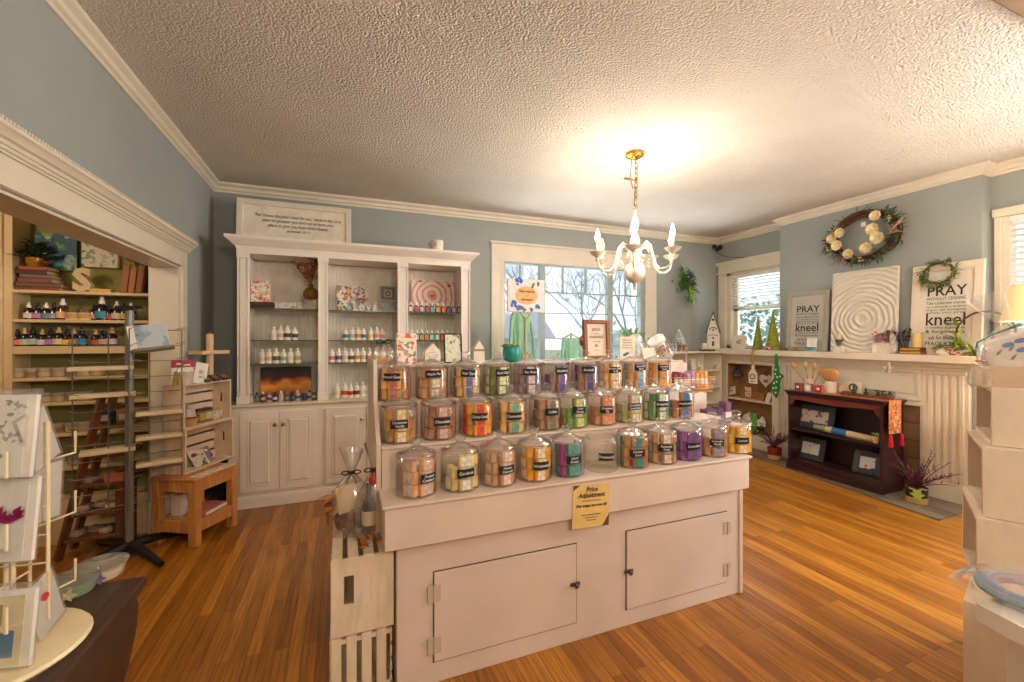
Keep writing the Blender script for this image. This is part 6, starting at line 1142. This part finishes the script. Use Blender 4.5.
def open_crate(label, loc, rz, w, d, h, hole):
    t = thing('display_crate', label, 'crate', loc, rz); b = MB(); th = .014
    for s in (-1, 1):
        x = s*(w/2-th/2)
        if s > 0: hy, hz = 0, h*.58; b.box(x-th/2, x+th/2, -d/2, -.012, 0, h).box(x-th/2, x+th/2, .012, d/2, 0, h).box(x-th/2, x+th/2, -.012, .012, 0, h*.44).box(x-th/2, x+th/2, -.012, .012, h*.68, h); b.build('end_panel', M_CRW, t); b = MB()
        else: b.box(x-th/2, x+th/2, -d/2, d/2, 0, h).build('end_panel', M_CRW, t); b = MB()
    for k in range(4): z = k*h/4; b.box(-w/2+th, w/2-th, d/2-.009, d/2, z+.004, z+h/4-.012)
    b.build('slat_back', M_CRW, t); MB().box(-w/2+th, w/2-th, -d/2, d/2-.009, 0, .012).build('floor_board', M_CRW, t); MB().box(-w/2, w/2, -d/2, d/2, h, h+.011, .002).build('top_board', M_CRW, t); return t
cx = Vector((-.928, 3.81)); ux = Vector((cos(rad(64)), sin(rad(64)))); uy = Vector((-ux.y, ux.x)); c0 = cx+uy*.078
C1 = open_crate('pale wooden crate open to the front, lower one standing on the pine stool', (c0.x, c0.y, HS+.0005), rad(64), .46, .155, .303, 1)
C2 = open_crate('pale wooden crate open to the front, upper one holding baskets and candles', (c0.x-.01, c0.y-.01, HS+.316), rad(64), .45, .155, .30, 1)
def inc(C, x, y): return loc_in(C, x, y, .0125)
def mini(name, label, cat, C, x, y): return thing(name, label, cat, inc(C, x, y), C.rotation_euler[2])
t = mini('woven_basket', 'small tan woven basket inside the upper crate', 'basket', C2, -.14, -.04); MB().lathe([(.045, 0), (.06, .06), (.062, .064), (.055, .06), (.04, .008)], 14).build('basket', M_TANWIRE, t); MB().tube([(.062*cos(a), .062*sin(a), .062) for a in [2*pi*i/14 for i in range(14)]], .005, 4, True).build('rim', M_BROWNWOOD, t)
t = mini('soap_pouch', 'pale cloth pouch with lilac tie sitting in the woven basket', 'pouch', C2, -.14, -.04); MB().lathe([(.03, .02), (.045, .06), (.035, .11), (.014, .125), (.03, .15)], 12).build('bag', pm('#d8c8c4'), t); MB().lathe([(.016, .12), (.016, .13)], 10).build('tie', pm('#8a6a8a'), t)
for k, (x, c) in enumerate(((-.02, '#b8a050'), (.04, '#d8c8a0'))): t = mini('candle_jar', f'small yellow labelled candle jar, {nth(k, 2)} of two in the upper crate', 'candle', C2, x, -.03); MB().lathe([(.03, 0), (.032, .01), (.032, .085)], 14).build('jar', pm('#8a7a4a'), t); MB().lathe([(.033, .02), (.033, .07)], 14, caps=False).build('label', pm(c), t); MB().lathe([(.034, .085), (.034, .1)], 14).build('lid', pm('#3a3028'), t)
t = mini('cream_carton', 'cream patterned carton beside the candle jars in the upper crate', 'box', C2, .11, -.03); MB().box(-.045, .045, -.03, .03, 0, .07, .002).build('carton', blob_mat('carton_print', '#e0d0b8', ('#5a4a3a',), 60, 2, .42), t); MB().box(-.046, .046, -.031, .031, .055, .0705).build('lid', pm('#d8c4a4'), t)
for k, (x, y, c, l) in enumerate(((-.12, -.02, '#a8a088', 'grey printed sachet leaning in the lower crate, deepest'), (-.05, -.06, '#d8ccb0', 'cream green sachet leaning in the lower crate, nearest the front'), (.02, -.05, '#8a7a94', 'purple printed sachet leaning in the lower crate'))): 
    t = mini('sachet', l, 'sachet', C1, x, y); t.rotation_euler = (-rad(38), rad(12-8*k), rad(64)); MB().box(-.07, .07, -.008, .008, 0, .13, .008).build('pouch', blob_mat('sachet%d' % k, c, ('#6a7a3a', '#e8e0d0', '#5a4a5a'), 18, k, .4), t); MB().box(-.07, .07, -.009, .009, .11, .13).build('seal', pm(c), t)
ZC = HS+.316+.311
def top(x, y): return loc_in(C2, x, y, .311)
t = thing('red_booklet', 'white booklet with a red band standing farthest back on the crates', 'booklet', top(-.17, -.02), rad(40)); MB().box(-.07, .07, -.004, .004, 0, .17).build('paper', M_PAPER, t); MB().box(-.071, .071, -.0055, -.004, .12, .171).build('red_band', pm('#a81c2c'), t); MB().box(-.04, -.005, -.0065, -.0055, .14, .152).box(.005, .045, -.0065, -.0055, .13, .142).build('white_strip', M_PAPER, t)
t = thing('red_booklet', 'tilted white booklet with a red spine strip, right of the banded one', 'booklet', top(-.09, -.06), rad(40)); t.rotation_euler = (-rad(12), rad(14), rad(40)); MB().box(-.055, .055, -.004, .004, 0, .155).build('paper', M_PAPER, t); MB().box(-.056, -.03, -.0055, -.004, 0, .156).build('red_strip', pm('#b02034'), t); MB().box(0, .04, -.0055, -.004, .04, .1).build('print', blob_mat('booklet_print', '#dfe0d0', ('#6a9a8a', '#c8a0a0'), 40, 1, .4), t)
t = thing('white_bucket', 'small white bucket with wire handle standing on the upper crate', 'bucket', top(-.19, -.06)); MB().lathe([(.04, 0), (.052, .09), (.054, .092), (.048, .085)], 16).build('bucket', pm('#dccbb4'), t); MB().tube([(.052*cos(a), 0, .09+.05*sin(a)) for a in [pi*k/8 for k in range(9)]], .002, 4).build('handle', M_STEEL, t)
t = thing('yellow_cone', 'small yellow cone ornament at the near edge of the upper crate', 'ornament', top(-.215, -.01)); MB().lathe([(.022, 0), (.018, .04), (.008, .09), (0, .1)], 12).build('cone', pm('#c09a2c'), t)
t = thing('jewelry_stand', 'pale wooden T shaped stand with one cross plate on the crates', 'stand', top(.10, .0), rad(64)); MB().box(-.10, .10, -.05, .05, 0, .02, .003).build('base', M_PALEWOOD, t); MB().box(-.02, .02, -.016, .016, .02, .36, .003).build('post', M_PALEWOOD, t); MB().box(-.135, .135, -.06, .06, .205, .232, .003).build('cross_plate', M_PALEWOOD, t); MB().lathe([(.008, .36), (.008, .38)], 8).build('peg', M_BROWNWOOD, t)
for k in range(3): t = thing('card_easel', f'dark wooden card easel, {nth(k, 3)} at the foot of the wooden T stand', 'easel', top(-.02+.085*k, -.09), rad(64)); b = MB(); b.at((0, 0, .004), rx=rad(-55)).box(-.03, .03, -.004, .004, 0, .07).box(-.03, .03, -.02, .0, 0, .006); b.build('board', pm('#5a4634'), t); MB().at((0, -.008, .012), rx=rad(-55)).box(-.025, .025, -.003, .0, 0, .05).build('card', pm('#8a7660'), t)
t = thing('floor_plant', 'green leafy sprig between the crates and the white base cabinet', 'plant', (-.955, 4.25, .80)); b = MB(); random.seed(77); [b.leaf((jit(.04), jit(.04), .03+jit(.02)), (jit(1), -.5+jit(.6), jit(1)), .06, .025) for i in range(30)]; b.build('leaves', mat('fresh_leaf', '#7fae62'), t); MB().lathe([(.03, -.80), (.035, -.02), (.04, .01)], 12).build('stand', M_BLACK, t)

# ================================================================== FOREGROUND TRUNK AND CARD SPINNER
ZK = .75
t = thing('dark_chest', 'dark brown chest with curved sides in the near left corner', 'chest', (0, 0, 0)); M_CHEST = mat('chest_wood', '#402718', rough=.45, noise=(5, .2, (14, 3, 3)))
MB().prism([(-1.10, .715), (-.540, .715), (-.532, .68), (-.535, .62), (-.552, .52), (-.585, .40), (-.62, .28), (-.64, .14), (-.64, .0), (-1.10, 0)], .25, 1.485, 'y').build('body', M_CHEST, t)
MB().box(-1.108, -.517, .24, 1.502, .722, ZK, .006).box(-1.104, -.528, .245, 1.494, .708, .722, .003).build('lid', M_CHEST, t); MB().box(-1.08, -.56, .28, 1.46, ZK, ZK+.001).build('lid_inset', mat('chest_top', '#432e20', rough=.4, noise=(6, .15)), t)
for i, (u, v, c, c2, l) in enumerate(((101, 577, '#e0c9a4', '#7a5a94', 'round clear tub of cream soap with a purple flower at the chest corner'), (72, 593, '#8a9a6a', '#c8b890', 'round clear tub of green soap beside the wire card rack'))):
    p = pZ(u, v, ZK); t = thing('soap_tub', l, 'tub', (p.x, p.y, ZK+.001)); r = .058 if i == 0 else .056
    MB().lathe([(r*.8, 0), (r*.86, .004), (r*.96, .034)], 22, caps=False).build('tub', M_CLEAR, t); MB().lathe([(r*.78, .002), (r*.9, .026), (0, .028)], 22).build('soap', pm(c), t); MB().lathe([(r*.98, .033), (r*1.04, .035), (r*1.04, .039), (0, .043)], 22).build('lid', M_CLEAR, t)
    b = MB(); [b.leaf((.3*r, -r*.9, .018), (cos(k*1.26), -.2, sin(k*1.26)), .018, .012, up=(0, -1, 0)) for k in range(5)]; b.build('flower', pm(c2), t)
pc = pZ(-14, 655, ZK+.012); SP = thing('card_spinner', 'cream wire card spinner on a round base standing on the dark chest', 'rack', (pc.x, pc.y, ZK+.0012)); M_CW = mat('cream_wire', '#dccba4', rough=.4)
MB().lathe([(.155, 0), (.16, .006), (.155, .012), (.03, .02), (.02, .03)], 36).build('round_base', M_CW, SP); MB().lathe([(.008, .02), (.008, .52)], 10).build('pole', M_CW, SP)
A0 = rad(-8)
for k in range(4):
    A = A0+k*pi/2; d = Vector((cos(A), sin(A), 0)); q = Vector((-d.y, d.x, 0)); b = MB()
    for s, r in ((-1, .03), (1, .03)): pass
    b.tube([d*.045+Vector((0, 0, .05)), d*.045+Vector((0, 0, .50))], .0045, 6).tube([d*.105+Vector((0, 0, .07)), d*.105+Vector((0, 0, .49))], .0035, 6)
    for z in (.07, .13, .19, .25, .31, .37, .43, .49): b.tube([d*.01+Vector((0, 0, z)), d*.105+Vector((0, 0, z))], .0025, 5)
    for z in (.10, .26, .40): b.tube([d*.045+Vector((0, 0, z+.03)), d*.05+q*.05+Vector((0, 0, z-.01)), d*.09+q*.1+Vector((0, 0, z)), d*.09+q*.1+Vector((0, 0, z+.05))], .0028, 5)
    b.build('wire_wing', M_CW, SP)
M_SLEEVE = thin_glass('card_sleeve', tint=(.97, .97, .97), rough=.1, body=.05, gain=2.0)
def gcard(u, v, y, w, h, rz, label, face, tilt=6, sleeve=True):
    p = pY(u, v, y); t = thing('greeting_card', label, 'card', p, rad(rz)); t.rotation_euler = (-rad(tilt), 0, rad(rz)); MB().box(-w/2, w/2, -.004, .004, 0, h, .001).build('envelope', M_PAPER, t); MB().box(-w/2+.004, w/2-.016, -.0055, -.004, .004, h-.01).build('card_front', face, t)
    if sleeve: MB().box(-w/2-.003, w/2+.003, -.009, .006, -.002, h+.012, .002).build('clear_sleeve', M_SLEEVE, t)
    return t
yq = pc.y-.05
gcard(-4, 478, yq, .125, .165, -14, 'large greeting card with grey branches in the highest tier of the card spinner', blob_mat('branch_card', '#e3dcd2', ('#a39d92', '#8f877a'), 40, 3, .36))
t = gcard(-4, 562, yq, .13, .165, -14, 'greeting card with magenta blossoms in the middle tier of the card spinner', pm('#ded6ce')); b = MB(); random.seed(4); [b.leaf((jit(.03)+.01, -.0105, .085+jit(.006)), (jit(1), -.1, jit(.6)+.4), .022, .014, up=(0, -1, 0)) for i in range(22)]; b.build('magenta_blossoms', pm('#8a1c54'), t)
t = gcard(-4, 668, yq-.02, .12, .145, -14, 'greeting card with a blue cut out in the lowest tier of the card spinner', pm('#e2cfa4')); MB().box(-.04, .03, -.0065, -.0055, .02, .07).build('blue_shape', pm('#4a7a9a'), t); MB().box(.0, .006, -.0065, -.0055, .08, .12).build('stripe', pm('#9a8a3a'), t)
pp = pY(50, 470, pc.y-.01)
for i, (u, v, ty, l) in enumerate(((48, 462, -22, 'thin clear sleeved card slanting at the outer wire, highest'), (46, 520, 4, 'thin clear sleeved card hanging at the outer wire, middle'), (52, 625, -18, 'thin clear sleeved card with a red dot slanting at the outer wire, lowest'))):
    p = pY(u, v, pc.y+.0); t = thing('sleeved_card', l, 'card', p, rad(35)); t.rotation_euler = (0, rad(ty), rad(82)); MB().box(-.035, .035, -.002, .002, 0, .12, .001).build('card', pm('#c9c4b4'), t); MB().box(-.038, .038, -.005, .005, -.003, .125, .002).build('clear_sleeve', M_SLEEVE, t)
    if i == 2: MB().at((.0, -.006, .08), rx=rad(90)).lathe([(.009, 0), (0, .002)], 10).build('red_dot', pm('#c8243a'), t)
# ================================================================== RIGHT FOREGROUND: CRATE STACK, TABLE, LAMP
M_CR = mat('cream_crate', '#dfcdb5', rough=.5, noise=(4, .05, (6, 6, 2))); AR = rad(27); dA = Vector((cos(AR), sin(AR))); dB = Vector((sin(AR), -cos(AR)))   # dA runs away along the open side, dB along the solid side
def stack_crate(corner, z0, z1, L, D, label, rot=AR):
    """corner: nearest upright edge; open frame faces local +y (back-left), solid panel local -x"""
    t = thing('stacked_crate', label, 'crate', (corner[0], corner[1], z0), rot); H = z1-z0; th = .016
    # local x along dA (length L), local y from 0 (open side at +0) to -D
    MB().box(0, th, -D, 0, 0, H, .002).build('end_panel', M_CR, t); MB().box(L-th, L, -D, 0, 0, H, .002).build('end_panel', M_CR, t)
    MB().box(th, L-th, -D, 0, 0, th).build('bottom_panel', M_CR, t); MB().box(th, L-th, -D, 0, H-th, H).build('top_panel', M_CR, t); MB().box(th, L-th, -D, -D+th, th, H-th).build('back_panel', M_CR, t); return t
P = lambda u, z: pZ(u, HOR+.001, z)
def corner_at(u, zc): a = (u-512)/FPX; return (zc*(a*_c+_s), zc*(-a*_s+_c))
K1, K2, K3 = corner_at(991.5, 1.776), corner_at(982.2, 1.76), corner_at(976.5, 1.755)
stack_crate(K1, .972, 1.212, .44, .42, 'cream crate with open left side, topmost of the tall stack at the room edge')
stack_crate(K2, .684, .9715, .46, .44, 'cream crate with open left side, second of the tall stack at the room edge')
stack_crate(K3, .377, .6835, .46, .46, 'cream crate with open left side, third of the tall stack at the room edge')
stack_crate(corner_at(963, 1.70), .0, .3765, .50, .5, 'cream crate with open left side, lowest of the tall stack at the room edge', rad(17))
# hand-hole crate lying on top
kt = corner_at(1000, 1.80); t = thing('hand_hole_crate', 'shallow tan crate with a dark hand hole on top of the crate stack', 'crate', (kt[0], kt[1], 1.2125), AR+rad(-90)); w, d, h, th = .44, .34, .088, .012
b = MB(); b.box(-.05, .12, 0, th, 0, h).box(.24, w, 0, th, 0, h).box(.12, .24, 0, th, 0, .035).box(.12, .24, 0, th, .065, h); b.build('end_panel', mat('tan_crate', '#cdb294', rough=.55), t)
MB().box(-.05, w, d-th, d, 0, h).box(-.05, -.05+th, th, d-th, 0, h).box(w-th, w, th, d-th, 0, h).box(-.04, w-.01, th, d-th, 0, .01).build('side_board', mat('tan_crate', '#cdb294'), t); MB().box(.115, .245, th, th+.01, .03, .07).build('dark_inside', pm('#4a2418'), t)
t = thing('flower_bag', 'clear cellophane parcel printed with blue tulips in the tan crate', 'gift bag', (kt[0]+.12, kt[1]-.06, 1.29)); t.rotation_euler = (rad(-20), rad(-22), rad(-65))
MB().box(-.13, .13, -.02, .02, .0, .17, .02).build('parcel', pm('#e6d8d2'), t); b = MB(); random.seed(3)
for x, z in ((-.03, .12), (.01, .125), (.0, .085), (.05, .1), (.06, .06)): b.use(0); b.at((x, -.022, z), rx=rad(90), ry=0).lathe([(.02, 0), (.0, .002)], 9, sy=.55); b.use(1); b.at().leaf((x-.02, -.022, z-.01), (-1, 0, -.8), .05, .01, up=(0, -1, 0))
b.build('printed_tulips', [pm('#3c6cb8'), pm('#5a8a5a')], t)
o = cello(.13, .40, .35, 91, .62); o.build('cellophane', M_CELLO, t, loc=(0, -.01, -.03), sharp=60); b = MB(); [b.tube([(-.13, -.03, .12+.01*k), (-.11, -.034, .16), (-.05, -.034, .178), (.04, -.03, .185+.008*k)], .003, 4) for k in range(2)]; b.build('ribbon', pm('#1f7a74'), t)
t = thing('cellophane_bow', 'crumpled clear cellophane end hanging over the top crate corner', 'cellophane', (K1[0]-.01, K1[1]+.03, 1.213)); cello(.045, .16, .7, 95, .6).build('crumple', M_CELLO, t, sharp=30); MB().at((0, 0, .11)).tube([(.012*cos(k), .012*sin(k), 0) for k in range(6)], .004, 4, True).build('tie', pm('#a5794a'), t)
# vine hoop and lime greenery on the mantel end
t = thing('vine_hoop', 'twig hoop with lime leaves standing at the mantel end near the lamp', 'wreath', pX(985, 338, 4.70)+Vector((0, 0, -.12)), W); b = MB(); random.seed(83)
t.location = (4.80, 1.80, MZ)
for k in range(4): b.tube([((.17+jit(.008))*cos(a), jit(.01), .19+(.17+jit(.008))*sin(a)) for a in [2*pi*i/26 for i in range(26)]], .004, 4, True)
b.build('hoop', M_BROWNWOOD, t); b = MB()
for i in range(90): a = random.gauss(-1.9, .8); b.leaf((.17*cos(a), -.02+jit(.02), .19+.17*sin(a)), (-.6+jit(1), -.3+jit(.4), jit(.9)+.15), random.uniform(.07, .12), .032)
for i in range(36): k = random.random(); b.leaf((-.12-.17*k, -.03+jit(.02), .09-.03*k+jit(.02)), (-1, jit(.5), jit(.9)), .075, .025)
b.build('lime_leaves', mat('lime_spray', '#93a82c', rough=.6, noise=(14, .35)), t); MB().box(-.05, .05, -.03, .03, 0, .03, .006).build('foot', M_BROWNWOOD, t)
# lamp with lit shade behind the crates
lp = pY(1040, 300, 1.42); t = thing('table_lamp', 'glass based table lamp with glowing yellow shade before the blinded window', 'lamp', (lp.x+.03, 1.42, 1.06)); H = .50
m_sh = mat('lit_lamp_shade', '#f2cf94', rough=.8, emit=.2); MB().lathe([(.20, .48), (.145, .74)], 28, caps=False).build('lamp_shade', m_sh, t)
MB().lathe([(.07, 0), (.07, .02), (.03, .03), (.075, .10), (.10, .22), (.08, .34), (.03, .40), (.02, .44), (.012, .5)], 22).build('glass_body', M_LID, t); MB().lathe([(.012, .44), (.012, .58)], 10).build('socket', M_GOLD, t)
point('table_lamp_bulb', (lp.x+.03, 1.42, 1.66), 5, (1, .85, .6), .04)
t = thing('side_cabinet', 'narrow pale side table under the glass lamp behind the crates', 'table', (lp.x+.05, 1.42, 0)); MB().box(-.25, .25, -.2, .2, 1.03, 1.06, .004).build('top', M_WHITE, t)
for x in (-.22, .22):
    for y in (-.17, .17): MB().box(x-.02, x+.02, y-.02, y+.02, 0, 1.03).build('leg', M_WHITE, t)
# low white table nearest the camera, with wrapped wreath soap
TB = thing('white_table', 'white table with rounded top corner nearest the camera, beside the crate stack', 'table', (0, 0, 0)); zt = .72
c0 = pZ(970, 600, zt); ang = rad(-16); ex = Vector((cos(ang), sin(ang))); ey = Vector((-ex.y, ex.x))
TB.location = (c0.x+.0-ey.x*.55, c0.y-ey.y*.55, 0); TB.rotation_euler = (0, 0, ang)
n = 8; Lx, Ly, r = .62, .55, .03; poly = []
for cx_, cy_, a0 in ((r, r, pi), (Lx-r, r, 1.5*pi), (Lx-r, Ly-r, 0), (r, Ly-r, .5*pi)):
    for k in range(n+1): a = a0+.5*pi*k/n; poly.append((cx_+r*cos(a), cy_+r*sin(a)))
MB().prism(poly, zt-.045, zt, 'z').build('table_top', M_WHITE, TB)
for x, y in ((.05, .03), (Lx-.1, .03), (.05, Ly-.1), (Lx-.1, Ly-.1)): MB().box(x, x+.06, y, y+.06, 0, zt-.05, .004).build('leg', M_WHITE, TB)
MB().box(.05, Lx-.05, .035, .055, .1, zt-.05).box(.055, .075, .05, Ly-.05, .1, zt-.05).build('apron', M_WHITE, TB)
p = pZ(1012, 602, zt); t = thing('wrapped_ring', 'plastic wrapped ring in blue teal and purple lying on the low white table', 'ornament', (p.x+.05, p.y-.02, zt+.001))
for r_, c, z in ((.095, '#1d6c80', .02), (.082, '#3b62a8', .028), (.07, '#6a3f80', .022)): MB().tube([(r_*cos(a), r_*sin(a), z) for a in [2*pi*i/26 for i in range(26)]], .012, 8, True).build('ring', pm(c), t)
V = []; F = []; n = 18; random.seed(5)
for r_, z in ((.15, .002), (.135, .03), (.1, .048), (.04, .045)):
    for k in range(n): a = 2*pi*k/n; V.append((r_*(1+jit(.12))*cos(a), r_*(1+jit(.12))*sin(a), z+jit(.006)))
for k in range(3):
    for j in range(n): F.append((k*n+j, k*n+(j+1) % n, (k+1)*n+(j+1) % n, (k+1)*n+j))
F.append(tuple(3*n+j for j in range(n))); MB().add(V, F).build('plastic_wrap', M_CELLO, t, sharp=20)

# ================================================================== CHANDELIER
CHX, CHY = 2.107, 2.739
t = thing('chandelier', 'cream six arm chandelier with round ball body hanging from the ceiling', 'chandelier', (CHX, CHY, 0)); M_CH_ = mat('chandelier_cream', '#d9cdb6', rough=.35, metal=.15)
MB().lathe([(.075, 2.858), (.07, 2.835), (.045, 2.82), (.012, 2.81)], 20).build('canopy', M_GOLD, t)
b = MB(); z = 2.82
for k in range(11): 
    zz = 2.80-.038*k; r = .012
    b.tube([((r*cos(a) if k % 2 else 0)+(.012 if k < 5 else .012*(1-(k-4)/7)), (0 if k % 2 else r*cos(a)), zz+.024*sin(a)) for a in [2*pi*i/10 for i in range(10)]], .0035, 5, True)
b.build('chain', M_GOLD, t); MB().tube([(-.03, 0, 2.82), (-.045, .0, 2.66), (-.02, 0, 2.58), (.0, 0, 2.60), (0, 0, 2.36)], .004, 6).build('cord', M_GOLD, t); MB().box(-.10, .02, -.012, .012, 2.645, 2.656, .003).build('hook_plate', M_GOLD, t)
MB().lathe([(.008, 2.42), (.014, 2.40), (.010, 2.37), (.022, 2.35), (.03, 2.31), (.022, 2.27), (.012, 2.24), (.03, 2.20), (.038, 2.17), (.026, 2.13), (.02, 2.10), (.04, 2.06), (.035, 2.02), (.03, 2.005)], 20).build('column', M_CH_, t)
MB().lathe([(.03, 2.01), (.065, 1.985), (.08, 1.94), (.074, 1.895), (.048, 1.86), (.018, 1.845), (.014, 1.83), (.012, 1.80), (0, 1.788)], 28).build('ball', M_CH_, t)
RAD, view = .31, -YAW
m_bulb = mat('lit_bulb', '#fff6e6', emit=45); m_bulb2 = mat('dim_bulb', '#ff9a3a', emit=9)
for k in range(6):
    A = rad(60*k+18.2)+YAW; d = Vector((sin(A), cos(A), 0)); b = MB()
    pr = [(.03, 2.06), (.06, 2.13), (.10, 2.155), (.135, 2.12), (.15, 2.05), (.17, 1.975), (.21, 1.935), (.26, 1.935), (.30, 1.965), (.31, 2.02), (.31, 2.05)]
    b.tube([d*r+Vector((0, 0, z)) for r, z in pr], .0085, 8); b.tube([d*(.085+.035*cos(a))+Vector((0, 0, 2.09+.035*sin(a))) for a in [i*.6 for i in range(9)]], .005, 5); b.tube([d*(.12+.02*cos(a))+Vector((0, 0, 2.0+.02*sin(a))) for a in [1+i*.6 for i in range(8)]], .004, 5)
    arm = b.build('arm', M_CH_, t); c = d*RAD
    MB().lathe([(.014, 2.03), (.02, 2.04), (.045, 2.055), (.06, 2.075), (.055, 2.075), (.02, 2.06)], 18, c).build('drip_cup', M_CH_, arm); MB().lathe([(.011, 2.06), (.011, 2.155)], 10, c).build('candle_sleeve', mat('candle_sleeve', '#eadfca', rough=.5), arm)
    dim = (k == 5); MB().lathe([(.008, 2.155), (.017, 2.175), (.018, 2.19), (.010, 2.22), (.003, 2.245), (0, 2.25)], 12, c).build('bulb', m_bulb2 if dim else m_bulb, arm)
    point('chandelier_bulb_light', (CHX+c.x, CHY+c.y, 2.20), 2.5 if dim else 8.2, (1, .55, .25) if dim else (1, .91, .78), .025)
